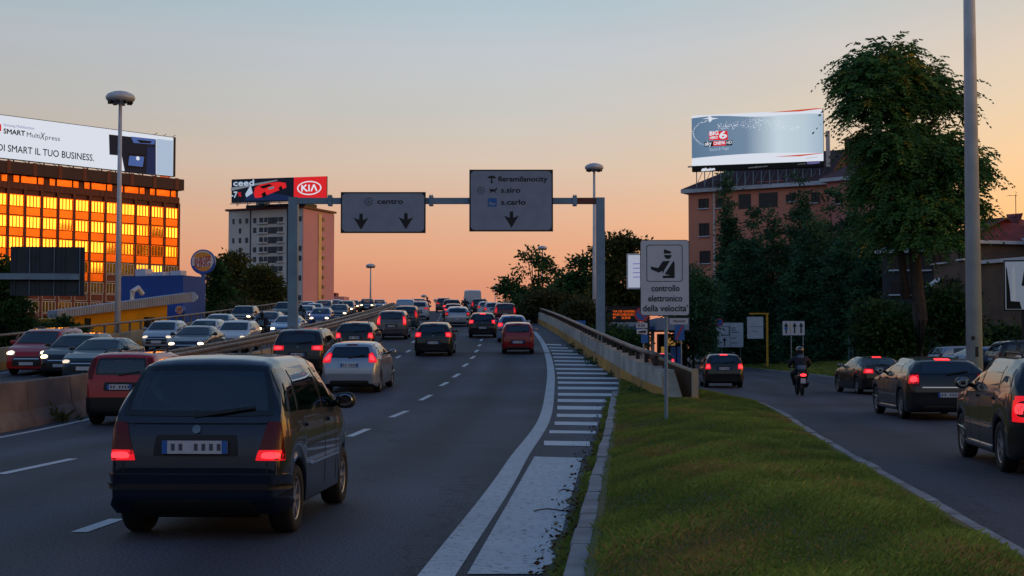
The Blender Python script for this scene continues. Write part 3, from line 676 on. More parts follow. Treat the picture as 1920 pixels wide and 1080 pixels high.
def build_type(sh, tail, rw, head, plate=(0, .75), pillar=None, rails=False, bump=(.30, .58), bumpmat='paint', hibrake=True, wiper=True, fplate=.45, grille=(.55, .35, .70), darkrim=False,
               handles=True, qwin=None, trim=False, badge=None, glass='glass', smat='glass', tailpts=None, rback=None, seam=None, strip_=None, antenna=False, plate_w=.52, spoiler=None, rubber=None, recess='black', ledge=None, bout=.028):
    """list of parts (name, mesh, material key, loc, rz, parent index)"""
    P = []
    def add(name, mb, key, loc=(0, 0, 0), rz=0, par=-1, smooth=True):
        me = mb if isinstance(mb, bpy.types.Mesh) else as_mesh(mb, name, M['black'], smooth); P.append((name, me, key, loc, rz, par)); return len(P)-1
    L, W, H = sh.L, sh.W, sh.H
    bz = max(sh.belt)+.035; tz = H-.125; yB = sh.yB; yR = sh.ya[0]
    fr = [(yB+.03, bz), (sh.wsb-.34, bz-.02), (max(yB+.25, sh.wst-.22), tz), (yB+.03, tz)]
    rr = [(yR+.12, bz+.015), (yB-.06, bz), (yB-.06, tz), (yR+.22, tz-.01)]
    zb, zt = sh.wsbz+.05, sh.wstz-.03; wb = W/2*.80; wt = W/2*sh.roofw*.88; vanlike = rw is None
    holes = [('x', sg, q, .025) for sg in (1, -1) for q in ([fr] if vanlike else [fr, rr]+([qwin] if qwin else []))]
    holes += [('y', 1, [(-wb, zb), (wb, zb), (wt, zt), (-wt, zt)], .03)]
    if rw: holes += [('y', -1, [(-rw[0], rw[1]), (rw[0], rw[1]), (rw[2], rw[3]), (-rw[2], rw[3])], .03)]
    sh.cut(holes)
    b = add('body', as_mesh(sh.mb, 'body', [M['black'], M['black']]), 'paint')
    GM = [M['glass'], M['frit']]
    def pane(n, mbp, key, par=-1): me = as_mesh(mbp, n, GM); P.append((n, me, key, (0, 0, 0), 0, par)); return len(P)-1
    # cabin
    for sg in (1, -1):
        y0 = yB+.02; m = MB(); m.box((sg*W*.22, y0+.16, sh.gc+.36), (.46, .48, .16)); m.add([(sg*W*.22-.22, y0-.10, sh.gc+.40), (sg*W*.22+.22, y0-.10, sh.gc+.40), (sg*W*.22+.19, y0-.26, bz+.02), (sg*W*.22-.19, y0-.26, bz+.02), (sg*W*.22-.22, y0-.02, sh.gc+.40), (sg*W*.22+.22, y0-.02, sh.gc+.40), (sg*W*.22+.19, y0-.18, bz+.02), (sg*W*.22-.19, y0-.18, bz+.02)],
            [(0, 1, 2, 3), (7, 6, 5, 4), (3, 2, 6, 7), (0, 3, 7, 4), (1, 5, 6, 2)]); m.box((sg*W*.22, y0-.24, bz+.12), (.26, .09, .17)); add('front_seat', m, 'seat', smooth=False)
    if not vanlike:
        m = MB(); yb = yR+.30; m.bx((-W*.36, yb, sh.gc+.3), (W*.36, yb+.5, sh.gc+.46)); m.bx((-W*.37, yb-.12, sh.gc+.3), (W*.37, yb, bz-.06))
        for x in (-W*.24, W*.24): m.bx((x-.12, yb-.12, bz-.06), (x+.12, yb-.03, bz+.08))
        add('rear_seat', m, 'seat', smooth=False)
    m = MB(); m.bx((-W*.40, sh.wsb-.62, sh.gc+.4), (W*.40, sh.wsb-.28, bz-.09)); m.tube([(-W*.22+.19*math.cos(a*.5236), sh.wsb-.72-.03*math.sin(a*.5236), bz-.06+.17*math.sin(a*.5236)) for a in range(13)], .015, 6); add('dashboard', m, 'black', smooth=False)
    if rw: # rear window
        g = pane('rear_window', sh.rearp([(-rw[0], rw[1]), (rw[0], rw[1]), (rw[2], rw[3]), (-rw[2], rw[3])], .007, 16, 10, .16, border=.05), glass)
        if wiper:
            w_ = sh.rearp([(-.03, rw[1]-.02), (-.03, rw[1]+.01), (rw[0]*.72, rw[1]+.075), (rw[0]*.72, rw[1]+.055)], .035, 3, 8, 0, .01); add('wiper', w_, 'black', par=g)
        if hibrake: add('brake_light', sh.rearp([(-.17, rw[3]+.045), (.17, rw[3]+.045), (.16, rw[3]+.075), (-.16, rw[3]+.075)], .012, 6, 2), 'hib')
    # windscreen
    pane('windscreen', sh.frontp([(-wb, zb), (wb, zb), (wt, zt), (-wt, zt)], .007, 14, 10, .12, border=.05), glass)
    # side windows
    for sg in (1, -1):
        pane('side_window', sh.side(sg, fr, .006, 10, 7, .10, border=.04), smat); (None if vanlike else pane('side_window', sh.side(sg, rr, .006, 10, 7, .10, border=.04), smat))
        if qwin and not vanlike: pane('side_window', sh.side(sg, qwin, .006, 8, 6, .14, border=.04), smat)
        m = blob(.105, .075, .085); k = add('wing_mirror', m, 'mirror', (sg*(W/2+.085), sh.wsb-.42, bz+.05))
        c = MB(); c.cyl((0, 0, 0), (-sg*.16, .02, -.04), .03, .035, 8); add('mirror_arm', c, 'black', par=k)
        mg = MB(); mg.lathe([(0, 0), (.9, 0), (1, .06)], 16); mg.v = [(v[0]*.082, -.072-(.0 if abs(v[2]) < .01 else -.006), v[1]*.064) for v in mg.v]; add('mirror_glass', mg, 'mirrorglass', par=k, smooth=False)
        if handles:
            for yy in (yB+.16, yR+.34):
                q = sh.side(sg, [(yy, bz-.135), (yy+.2, bz-.135), (yy+.2, bz-.10), (yy, bz-.10)], .028, 5, 2, .2, .005); add('door_handle', q, 'paint')
        for yy in (yB-.015, sh.wsb-.50):
            q = sh.side(sg, [(yy, sh.gc+.1), (yy+.012, sh.gc+.1), (yy+.012, bz-.02), (yy, bz-.02)], .0025, 1, 10, 0, .004); add('door_gap', q, 'black')
        if trim: add('side_trim', sh.side(sg, [(yR+.5, .56), (sh.ya[1]-.45, .56), (sh.ya[1]-.45, .585), (yR+.5, .585)], .014, 12, 1), 'chrome')
        if trim == 2: add('sill_trim', sh.side(sg, [(yR+.45, sh.gc+.07), (sh.ya[1]-.42, sh.gc+.07), (sh.ya[1]-.42, sh.gc+.10), (yR+.45, sh.gc+.10)], .016, 12, 1), 'chrome')
    # lamps
    for sg in (1, -1):
        first = None
        for pts, key in tail:
            q = pts if sg > 0 else [mir(pts)[i] for i in (1, 0, 3, 2)]
            dd = (-sg*.45, 1, 0)
            pq = [(x, -L/2-.0, z) for x, z in q]; pq = [(x+sg*.0, y, z) for x, y, z in pq]
            mbp = sh.patch([(x, -L/2+max(0, abs(x)-W*.40)*.9, z) for x, z in q], dd, .014, 7, 7, .12, .03)
            i = add('tail_light' if first is None else 'lamp_lens', mbp, key, par=-1 if first is None else first)
            if first is None: first = i
            if key != 'tail_off':
                cx_ = sum(p[0] for p in q)/4; cz_ = sum(p[1] for p in q)/4; fx, fz = (.62, .62)
                bq = [(cx_+(p[0]-cx_)*fx, cz_+(p[1]-cz_)*fz) for p in q]
                add('lamp_bulb', sh.patch([(x, -L/2+max(0, abs(x)-W*.40)*.9, z) for x, z in bq], dd, .020, 6, 6, .7, .02), 'bulb' if key == 'tail' else 'tail_off', par=first)
        hq = head if sg > 0 else [mir(head)[i] for i in (1, 0, 3, 2)]
        add('headlight', sh.patch([(x, L/2-max(0, abs(x)-W*.34)*.9, z) for x, z in hq], (-sg*.45, -1, 0), .014, 7, 5, .3, .03), 'lens')
        cx_ = sum(p[0] for p in hq)/4; cz_ = sum(p[1] for p in hq)/4; lw = .10
        add('headlamp_bulb', sh.patch([(x, L/2-max(0, abs(x)-W*.34)*.9, z) for x, z in ((cx_-lw, cz_-.055), (cx_+lw, cz_-.055), (cx_+lw, cz_+.055), (cx_-lw, cz_+.055))], (-sg*.45, -1, 0), .03, 5, 4, .9, .03), 'head', par=len(P)-1)
    # bumpers, plate, grille
    bw = W/2*.985
    bp = add('bumper', sh.rearp([(-bw, bump[0]), (bw, bump[0]), (bw, bump[1]), (-bw, bump[1])], bout, 24, 5, .04, .05), bumpmat)
    add('bumper_vent', sh.rearp([(-bw*.72, bump[0]-.03), (bw*.72, bump[0]-.03), (bw*.66, bump[0]+.09), (-bw*.66, bump[0]+.09)], .006+bout, 12, 3, .1, .03), 'black', par=bp)
    add('front_bumper', sh.frontp([(-bw, sh.gc+.08), (bw, sh.gc+.08), (bw, .50), (-bw, .50)], .025, 20, 4, .04, .05), 'paint')
    gp = add('grille', sh.frontp([(-grille[0], grille[1]), (grille[0], grille[1]), (grille[0]*.9, grille[2]), (-grille[0]*.9, grille[2])], .03, 8, 4, .25), 'black')
    add('grille_bar', sh.frontp([(-grille[0]*.85, grille[2]-.10), (grille[0]*.85, grille[2]-.10), (grille[0]*.85, grille[2]-.07), (-grille[0]*.85, grille[2]-.07)], .04, 8, 1), 'chrome', par=gp)
    f = add('licence_plate', sh.frontp([(-.26, fplate-.055), (.26, fplate-.055), (.26, fplate+.055), (-.26, fplate+.055)], .045, 4, 1, 0, .02), 'plate')
    pz = plate[1]; hw = plate_w/2
    add('plate_recess', sh.rearp([(-hw-.09, pz-.08), (hw+.09, pz-.08), (hw+.07, pz+.10), (-hw-.07, pz+.10)], .012, 6, 3, .1, .02), recess)
    h0 = sh.hit(Vector((0, -L/2, pz)), Vector((0, 1, 0)))[0]; yp = h0.y-.045
    m = MB(); m.bx((-hw, yp, pz-.055), (hw, yp+.02, pz+.055)); lp = add('licence_plate', m, 'plate', smooth=False)
    m = MB(); m.bx((-hw-.001, yp-.002, pz-.055), (-hw+.045, yp+.01, pz+.055)); m.bx((hw-.045, yp-.002, pz-.055), (hw+.001, yp+.01, pz+.055)); add('plate_band', m, 'plateblue', par=lp, smooth=False)
    m = MB()
    for k in range(7):
        if k == 2: continue
        x = -hw*.72+k*hw*.235; m.bx((x, yp-.003, pz-.028), (x+.032, yp, pz+.03)); 
    add('plate_lettering', m, 'platedark', par=lp, smooth=False)
    if badge: add('badge', sh.rearp([(-.036, badge-.034), (.036, badge-.034), (.036, badge+.034), (-.036, badge+.034)], .02, 6, 6, .95), 'badgem')
    if strip_: add('chrome_strip', sh.rearp([(-strip_[0], strip_[1]), (strip_[0], strip_[1]), (strip_[0], strip_[1]+.025), (-strip_[0], strip_[1]+.025)], .02, 10, 1), 'chrome')
    if seam:
        for sg in (1, -1):
            s0 = [(seam[0]-.006, bump[1]), (seam[0]+.006, bump[1]), (seam[1]+.006, seam[2]), (seam[1]-.006, seam[2])]
            add('tailgate_gap', sh.rearp(s0 if sg > 0 else [mir(s0)[i] for i in (1, 0, 3, 2)], .003, 1, 8, 0, .003), 'black')
    if rails:
        for sg in (1, -1):
            x = sg*W/2*sh.roofw*.80; ys = np.linspace(yR+.05, sh.wst-.45, 8); m = MB()
            pts = [(x, y, sh.hit(Vector((x, y, H)), Vector((0, 0, -1)))[0].z+(.055 if 0 < i < 7 else .0)) for i, y in enumerate(ys)]; m.tube(pts, .018, 6); add('roof_rail', m, 'rail')
    if spoiler: add('spoiler', sh.rearp([(-spoiler[0], spoiler[1]), (spoiler[0], spoiler[1]), (spoiler[0]*.97, spoiler[1]+.055), (-spoiler[0]*.97, spoiler[1]+.045)], .04, 14, 3, .1, .07), 'paint')
    if ledge: add('tailgate_ledge', sh.rearp([(-ledge[0], ledge[1]), (ledge[0], ledge[1]), (ledge[0]*.98, ledge[1]+.05), (-ledge[0]*.98, ledge[1]+.05)], .022, 16, 3, .12, .03), 'paint')
    if rubber: add('bumper_strip', sh.rearp([(-bw, rubber), (bw, rubber), (bw, rubber+.05), (-bw, rubber+.05)], bout+.014, 24, 2, .1, .03), 'black', par=bp)
    if antenna:
        m = MB(); y0 = -L/2+.5; z0 = sh.hit(Vector((0, y0, H)), Vector((0, 0, -1)))[0].z; m.tube([(0, y0, z0), (0, y0-.12, z0+.26)], .006, 5); add('antenna', m, 'black')
    tm, rm = wheel_meshes(sh.wr, darkrim)
    for yc in sh.ya:
        for sg in (1, -1):
            i = add('wheel', tm, 'tyre', (sg*(W/2-.115), yc, sh.wr), 0 if sg > 0 else math.pi); add('rim', rm, 'rimmat', (0, 0, 0), 0, i)
    # floor of the car between the wheels
    m = MB(); m.bx((-W/2+.24, -L/2+.25, sh.gc+.02), (W/2-.24, L/2-.3, sh.gc+.4)); add('underbody', m, 'black', smooth=False)
    if handles and rw is not None: pass
    return P
_fix = dict(lens='lens', tyre='rubber', rail='darkmetal', plate='plate', plateblue='plateblue', platedark='platedark', chrome='chrome', seat='seatcloth', badgem='badgem', mirrorglass='mirrorglass', tail_dim='tail_dim', black='black', glass='glass', glass2='glass2', tail_off='tail_off')
def spawn(tp, pnt, loc, heading, pitch, label, cat, group, lights='on', head='off', hib=False, name=None, mirror=None, parts=True):
    sh, P, nm = TYPES[tp]
    r = empty(name or nm, loc, -heading, label, cat, group); r.rotation_euler = (pitch, 0, -heading)
    objs = []
    for (n, me, key, l, rz, par) in P:
        o = bpy.data.objects.new(n, me); COL.objects.link(o); o.parent = objs[par] if par >= 0 else r; o.location = l; o.rotation_euler = (0, 0, rz)
        if key == 'rimmat': objs.append(o); continue
        if key == 'paint': mt = PA[pnt]
        elif key == 'mirror': mt = PA[pnt] if mirror is None else M[mirror]
        elif key == 'tail': mt = M[{'on': 'tail_mid', 'run': 'tail_dim', 'off': 'tail_off'}[lights]]
        elif key == 'bulb': mt = M[{'on': 'tail_on', 'run': 'tail_mid', 'off': 'tail_off'}[lights]]
        elif key == 'tail2': mt = M['tail_mid'] if lights == 'on' else M['tail_off']
        elif key == 'hib': mt = M['tail_on'] if hib else M['tail_off']
        elif key == 'head': mt = M[{'on': 'lamp_on', 'low': 'lamp_low', 'off': 'lens'}[head]]
        else: mt = M[_fix[key]]
        o.material_slots[0].link = 'OBJECT'; o.material_slots[0].material = mt
        objs.append(o)
    return r
TYPES = {}
def T(key, name, sh, **kw): TYPES[key] = (sh, build_type(sh, **kw), name)
T('mpv', 'compact_mpv', CarShape(3.62, 1.54, 1.575, [(0, .60), (.015, .80), (.05, .98), (.09, 1.05), (.32, 1.46), (.44, 1.525), (.75, 1.56)], [(.45, .92), (.12, .72), (0, .55)], (.62, 1.02), (1.25, 1.52), gc=.22, wr=.30, ro=.62, fo=.58, belt=(1.02, .97), roofw=.745, yB=.1, rround=.07),
  tail=[([(.52, .68), (.742, .68), (.715, 1.0), (.635, 1.0)], 'tail_off'), ([(.52, .675), (.742, .675), (.735, .765), (.55, .765)], 'tail')], rw=(.68, 1.045, .555, 1.48), head=[(.45, .62), (.78, .66), (.74, .82), (.5, .76)], plate=(0, .79), bump=(.26, .56), qwin=[(-1.60, 1.08), (-1.15, 1.07), (-1.04, 1.455), (-1.43, 1.45)],
  trim=True, badge=.935, seam=(.62, .62, 1.0), hibrake=False, plate_w=.56, rubber=.43, ledge=(.62, .985), bout=.045)
T('panda', 'tall_hatchback', CarShape(3.54, 1.58, 1.54, [(0, .58), (.02, .8), (.05, 1.02), (.08, 1.07), (.19, 1.42), (.27, 1.49), (.5, 1.53)], [(.4, .93), (.08, .78), (0, .5)], (.72, 1.0), (1.3, 1.48), gc=.2, wr=.29, ro=.60, fo=.64, belt=(1.02, .98), roofw=.84, yB=.1),
  tail=[([(.62, .98), (.75, .98), (.71, 1.42), (.63, 1.42)], 'tail')], rw=(.56, 1.07, .52, 1.43), head=[(.4, .66), (.72, .7), (.7, .88), (.45, .84)], plate=(0, .82), bump=(.26, .60), bumpmat='black', rails=True, hibrake=False)
T('hatch', 'hatchback', CarShape(3.98, 1.69, 1.48, [(0, .60), (.02, .8), (.07, .96), (.12, 1.01), (.42, 1.38), (.54, 1.43), (.8, 1.465)], [(.55, .90), (.12, .72), (0, .5)], (.95, .99), (1.72, 1.42), gc=.19, wr=.31, ro=.70, fo=.80, belt=(1.0, .94), roofw=.76, yB=.02),
  tail=[([(.58, .88), (.82, .86), (.80, 1.08), (.60, 1.06)], 'tail')], rw=(.62, 1.04, .50, 1.37), head=[(.45, .60), (.78, .66), (.72, .80), (.5, .72)], plate=(0, .62), bump=(.27, .56), badge=.92)
T('fiesta', 'hatchback', CarShape(3.95, 1.72, 1.48, [(0, .58), (.02, .78), (.09, .98), (.14, 1.03), (.48, 1.38), (.58, 1.44), (.85, 1.47)], [(.6, .90), (.14, .74), (0, .5)], (.95, 1.0), (1.8, 1.43), gc=.19, wr=.31, ro=.68, fo=.80, belt=(1.04, .93), roofw=.74, yB=.02),
  tail=[([(.60, .92), (.83, .90), (.76, 1.20), (.66, 1.16)], 'tail')], rw=(.60, 1.05, .52, 1.36), head=[(.45, .66), (.78, .74), (.72, .90), (.5, .78)], plate=(0, .84), bump=(.30, .56), qwin=None, recess='paint')
T('suv', 'suv', CarShape(4.43, 1.81, 1.68, [(0, .66), (.02, .9), (.06, 1.10), (.10, 1.16), (.38, 1.56), (.5, 1.63), (.8, 1.67)], [(.7, 1.06), (.12, .92), (0, .6)], (1.05, 1.12), (1.8, 1.62), gc=.24, wr=.35, ro=.85, fo=.88, belt=(1.12, 1.06), roofw=.80, yB=.0),
  tail=[([(.50, .98), (.86, .96), (.85, 1.14), (.52, 1.12)], 'tail')], rw=(.66, 1.19, .58, 1.55), head=[(.48, .80), (.84, .84), (.80, .98), (.52, .94)], plate=(0, .82), bump=(.33, .64), rails=True, badge=1.08, qwin=[(-1.88, 1.19), (-1.36, 1.17), (-1.28, 1.54), (-1.72, 1.52)], grille=(.5, .55, .88), fplate=.62)
T('wagon', 'estate_car', CarShape(4.95, 1.88, 1.48, [(0, .62), (.02, .84), (.06, 1.0), (.10, 1.05), (.48, 1.35), (.62, 1.40), (1.1, 1.455)], [(.8, .98), (.15, .84), (0, .55)], (1.55, 1.05), (2.35, 1.42), gc=.19, wr=.36, ro=1.0, fo=.92, belt=(1.05, .99), roofw=.74, yB=-.1),
  tail=[([(.68, .80), (.92, .80), (.88, 1.10), (.72, 1.10)], 'tail_off'), ([(.70, .86), (.92, .86), (.89, 1.06), (.73, 1.06)], 'tail')], rw=(.66, 1.07, .56, 1.36), head=[(.55, .66), (.86, .70), (.82, .86), (.58, .80)], plate=(.0, .60), bump=(.26, .66), trim=2, strip_=(.62, .76), glass='glass2', recess='paint', qwin=[(-2.1, 1.13), (-1.42, 1.1), (-1.3, 1.335), (-1.85, 1.32)])
T('estate', 'estate_car', CarShape(4.6, 1.83, 1.55, [(0, .62), (.02, .84), (.06, 1.02), (.10, 1.08), (.42, 1.44), (.54, 1.49), (.95, 1.535)], [(.7, 1.0), (.14, .86), (0, .55)], (1.15, 1.06), (1.95, 1.49), gc=.21, wr=.34, ro=.92, fo=.88, belt=(1.06, 1.0), roofw=.77, yB=-.05),
  tail=[([(.62, .70), (.90, .70), (.86, 1.04), (.68, 1.02)], 'tail2'), ([(.70, .76), (.90, .76), (.88, .98), (.72, .98)], 'tail')], rw=(.66, 1.11, .57, 1.43), head=[(.5, .70), (.84, .74), (.80, .90), (.55, .84)], plate=(0, .88), bump=(.28, .64), trim=2, rails=True, qwin=[(-1.95, 1.15), (-1.3, 1.12), (-1.2, 1.40), (-1.72, 1.38)])
T('smallwagon', 'hatchback', CarShape(4.2, 1.74, 1.52, [(0, .62), (.02, .84), (.06, 1.02), (.10, 1.07), (.36, 1.41), (.48, 1.47), (.8, 1.51)], [(.6, .96), (.14, .82), (0, .55)], (1.0, 1.03), (1.8, 1.46), gc=.2, wr=.33, ro=.78, fo=.84, belt=(1.05, .98), roofw=.78, yB=0),
  tail=[([(.60, .84), (.85, .82), (.80, 1.08), (.66, 1.06)], 'tail')], rw=(.64, 1.10, .54, 1.41), head=[(.5, .66), (.8, .7), (.76, .86), (.54, .8)], plate=(0, .86), bump=(.28, .60), rails=True, qwin=[(-1.72, 1.14), (-1.24, 1.11), (-1.14, 1.37), (-1.55, 1.36)])
T('sedan', 'sedan', CarShape(4.62, 1.80, 1.43, [(0, .62), (.02, .86), (.06, .99), (.12, 1.03), (.62, 1.06), (1.22, 1.36), (1.45, 1.41)], [(.8, .94), (.15, .80), (0, .5)], (1.25, 1.0), (2.1, 1.38), gc=.18, wr=.32, ro=.98, fo=.86, belt=(1.0, .93), roofw=.74, yB=-.05),
  tail=[([(.50, .80), (.86, .80), (.82, .97), (.54, .95)], 'tail')], rw=(.60, 1.08, .50, 1.34), head=[(.5, .60), (.84, .66), (.78, .78), (.55, .72)], plate=(0, .78), bump=(.26, .60), wiper=False, badge=.92)
T('citycar', 'city_car', CarShape(3.34, 1.51, 1.43, [(0, .56), (.02, .8), (.06, .95), (.09, .99), (.32, 1.34), (.40, 1.38), (.65, 1.415)], [(.45, .88), (.1, .70), (0, .45)], (.75, .96), (1.35, 1.37), gc=.18, wr=.27, ro=.58, fo=.60, belt=(.98, .92), roofw=.80, yB=.05),
  tail=[([(.58, .78), (.72, .78), (.70, .96), (.60, .96)], 'tail')], rw=(.56, 1.0, .50, 1.32), head=[(.4, .56), (.68, .6), (.64, .74), (.44, .70)], plate=(0, .56), bump=(.26, .46), hibrake=True)
T('van', 'panel_van', CarShape(5.4, 2.02, 2.55, [(0, .6), (.02, 1.2), (.04, 2.2), (.08, 2.42), (.2, 2.5), (.5, 2.55)], [(.5, 1.22), (.08, 1.0), (0, .5)], (.7, 1.32), (1.45, 2.25), gc=.25, wr=.34, ro=1.0, fo=.9, belt=(1.3, 1.25), roofw=.88, yB=1.2, mid=[(-.5, 2.55), (.85, 2.53)]),
  tail=[([(.84, .85), (.97, .85), (.97, 1.3), (.86, 1.3)], 'tail')], rw=None, head=[(.55, .82), (.92, .86), (.9, 1.1), (.6, 1.05)], plate=(0, .7), bump=(.30, .55), bumpmat='black', wiper=False, hibrake=False, handles=False)
T('smallvan', 'small_van', CarShape(4.2, 1.74, 1.84, [(0, .6), (.02, 1.0), (.05, 1.5), (.10, 1.74), (.2, 1.80), (.4, 1.83)], [(.5, 1.05), (.1, .9), (0, .5)], (.85, 1.15), (1.55, 1.70), gc=.2, wr=.31, ro=.8, fo=.82, belt=(1.12, 1.06), roofw=.86, yB=.5),
  tail=[([(.72, .80), (.85, .80), (.84, 1.2), (.75, 1.2)], 'tail')], rw=None, head=[(.45, .74), (.8, .8), (.76, .96), (.5, .9)], plate=(0, .66), bump=(.28, .56), bumpmat='black', wiper=False, hibrake=False, handles=False)
T('minivan', 'minivan', CarShape(4.5, 1.80, 1.66, [(0, .62), (.02, .9), (.05, 1.12), (.08, 1.17), (.3, 1.54), (.42, 1.61), (.7, 1.65)], [(.5, 1.02), (.12, .86), (0, .55)], (.9, 1.1), (1.75, 1.6), gc=.2, wr=.33, ro=.86, fo=.86, belt=(1.10, 1.04), roofw=.80, yB=0),
  tail=[([(.66, .86), (.86, .86), (.80, 1.36), (.72, 1.36)], 'tail')], rw=(.64, 1.18, .56, 1.54), head=[(.48, .72), (.84, .78), (.78, .94), (.52, .88)], plate=(0, .8), bump=(.28, .58), rails=True, qwin=[(-1.95, 1.2), (-1.36, 1.18), (-1.26, 1.52), (-1.78, 1.5)])

def place(tp, pnt, px, py, label, cat, cx=RLINE, zf=zp, oncoming=False, dh=0., d=None, **kw):
    sh = TYPES[tp][0]
    p = G(px, py, zf) if d is None else Vector((at(px, 600, d).x, d, zf(d)))
    h = math.atan2(cx(p.y+1)-cx(p.y-1), 2)+R(dh); sg = -1 if oncoming else 1
    t = Vector((math.sin(h), math.cos(h), 0)); ax = -sh.ya[0] if not oncoming else sh.ya[1]
    c = p+t*ax*(1); z0, z1 = zf(c.y+sh.ya[0]), zf(c.y+sh.ya[1]); c.z = (z0+z1)/2; pt = math.atan2(z1-z0, sh.ya[1]-sh.ya[0])
    print('CAR', label[:34].ljust(34), 'd=%.1f X=%.1f off=%.1f w=%.0f h=%.0f' % (p.y, p.x, p.x-cx(p.y), sh.W*F/p.y, sh.H*F/p.y))
    return spawn(tp, pnt, c, h+(math.pi if oncoming else 0), pt*sg, label, cat, 'cars driving away up the flyover' if not oncoming else 'oncoming cars on the far carriageway', **kw)
# ---- our carriageway, seen from behind
A = place
A('mpv', 'midnight', 400, 998, 'glossy black compact people carrier with lit tail lamps, nearest car in the foreground', 'car', dh=-.5, mirror='black')
A('panda', 'red', 240, 795, 'tall red hatchback with roof rails and black bumper beside the concrete barrier', 'car', dh=0, lights='off')
A('fiesta', 'silver', 662, 735, 'silver hatchback with pointed tail lamps, behind the black people carrier', 'car', dh=1)
A('suv', 'black', 566, 707, 'black suv with paired round tail lamps beside the silver hatchback', 'car')
A('smallwagon', 'black', 668, 668, 'black hatchback directly ahead of the silver hatchback, roof just above it', 'car')
A('minivan', 'grey', 736, 636, 'grey hatchback with tall red tail lamps in the left lane', 'car')
A('minivan', 'teal', 761, 618, 'dark people carrier partly hidden behind the grey hatchback', 'car', lights='run')
A('smallvan', 'skyblue', 760, 600, 'pale blue delivery van against the median wall near the crest', 'van', lights='run')
A('suv', 'white', 785, 600, 'white car with dark rear window right of the pale blue van', 'car', lights='run')
A('minivan', 'ink', 784, 590, 'dark car seen over the white car right of the pale blue van', 'car', lights='run')
A('hatch', 'black', 814, 667, 'black hatchback alone in the middle lane with lit tail lamps', 'car')
A('wagon', 'silver', 858, 612, 'silver car with unlit lamps in the middle lane', 'car', lights='run')
A('hatch', 'darkred', 850, 602, 'dark red hatchback just in front of the silver car in the middle lane', 'car')
A('suv', 'ink', 847, 594, 'dark suv ahead of the dark red hatchback in the middle lane', 'car')
A('suv', 'bronze', 832, 586, 'dark brownish suv at the crest, left in the middle lane', 'car', lights='run')
A('van', 'white', 886, 588, 'tall white panel van on the crest of the flyover', 'van', lights='run')
A('minivan', 'ink', 899, 590, 'dark minivan just behind the tall white panel van', 'car', lights='run')
A('hatch', 'black', 905, 633, 'black hatchback with glowing brake lights and lit top lamp', 'car', hib=True)
A('hatch', 'white', 911, 594, 'white hatchback in the right lane, left one of a close pair', 'car', lights='run')
A('smallwagon', 'silver', 925, 598, 'silver estate in the right lane, right one of a close pair', 'car', lights='run')
A('minivan', 'darkred', 947, 607, 'dark red minivan close to the right parapet', 'car', lights='run')
A('hatch', 'skyblue', 961, 641, 'blue grey hatchback with pale roof, just ahead of the small red car', 'car')
A('citycar', 'wine', 971, 663, 'small boxy red city car in the right lane beside the striped gore', 'car', lights='off')
# ---- oncoming carriageway, seen from the front
def B(tp, pnt, px, py, label, head='on', **kw):
    return place(tp, pnt, px, py, label, 'car', cx=OIN, zf=zo, oncoming=True, lights='off', head=head, **kw)
B('minivan', 'red', 65, 702, 'bright red people carrier with headlights on at the far left')
B('smallwagon', 'ink', 128, 706, 'dark blue hatchback with one bright headlight, between the red people carrier and the slate sedan')
B('sedan', 'teal', 172, 713, 'slate blue sedan half hidden behind the barrier and the tall red hatchback', 'low')
B('hatch', 'silver', 300, 657, 'silver hatchback coming down alone by the outer wall', 'low')
B('sedan', 'navy', 356, 672, 'navy blue sedan with headlights on beside the guard rail', 'on')
B('hatch', 'white', 378, 652, 'white car mostly hidden behind the navy blue sedan', 'low')
B('smallwagon', 'white', 436, 660, 'white hatchback close to the guard rail, left of the motorcycle', 'low')
B('sedan', 'silver', 404, 632, 'silver sedan with one bright headlight by the outer wall', 'on')
B('suv', 'ink', 453, 615, 'dark suv with two wide bright headlights', 'on')
B('smallwagon', 'navy', 498, 628, 'dark car directly behind the first motorcycle', 'low')
B('sedan', 'skyblue', 535, 637, 'pale blue sedan partly behind the left gantry column', 'on')
B('suv', 'teal', 531, 601, 'dark pickup like suv just left of the gantry column', 'off')
B('hatch', 'white', 571, 605, 'white car right of the gantry column, behind the second motorcycle', 'on')
B('hatch', 'blue', 600, 613, 'bright blue hatchback with headlights on near the guard rail', 'on')
B('smallwagon', 'ink', 634, 603, 'black hatchback with warm headlights just behind the bright blue hatchback', 'on')
B('suv', 'grey', 647, 596, 'grey suv behind the black hatchback near the guard rail', 'on')
B('suv', 'silver', 627, 592, 'silver suv in the queue left of the grey suv', 'low')
B('minivan', 'bronze', 606, 594, 'dark people carrier in the middle of the distant queue', 'low')
B('sedan', 'skyblue', 587, 597, 'light blue sedan above the white car by the gantry column', 'low')
B('sedan', 'white', 575, 590, 'white sedan high up the queue near the pink tower', 'off')
B('suv', 'ink', 688, 586, 'dark suv with two round headlights near the crest by the guard rail', 'on')
B('suv', 'silver', 711, 583, 'pale suv topping the crest beside the guard rail', 'low', d=196)
B('smallwagon', 'darkred', 661, 585, 'dark reddish car left of the dark suv near the crest', 'on')
B('sedan', 'navy', 673, 584, 'small dark car between the two suvs near the crest', 'on', d=188)
B('hatch', 'silver', 645, 583, 'small silver car furthest up the queue under the tall lamp', 'low', d=200)
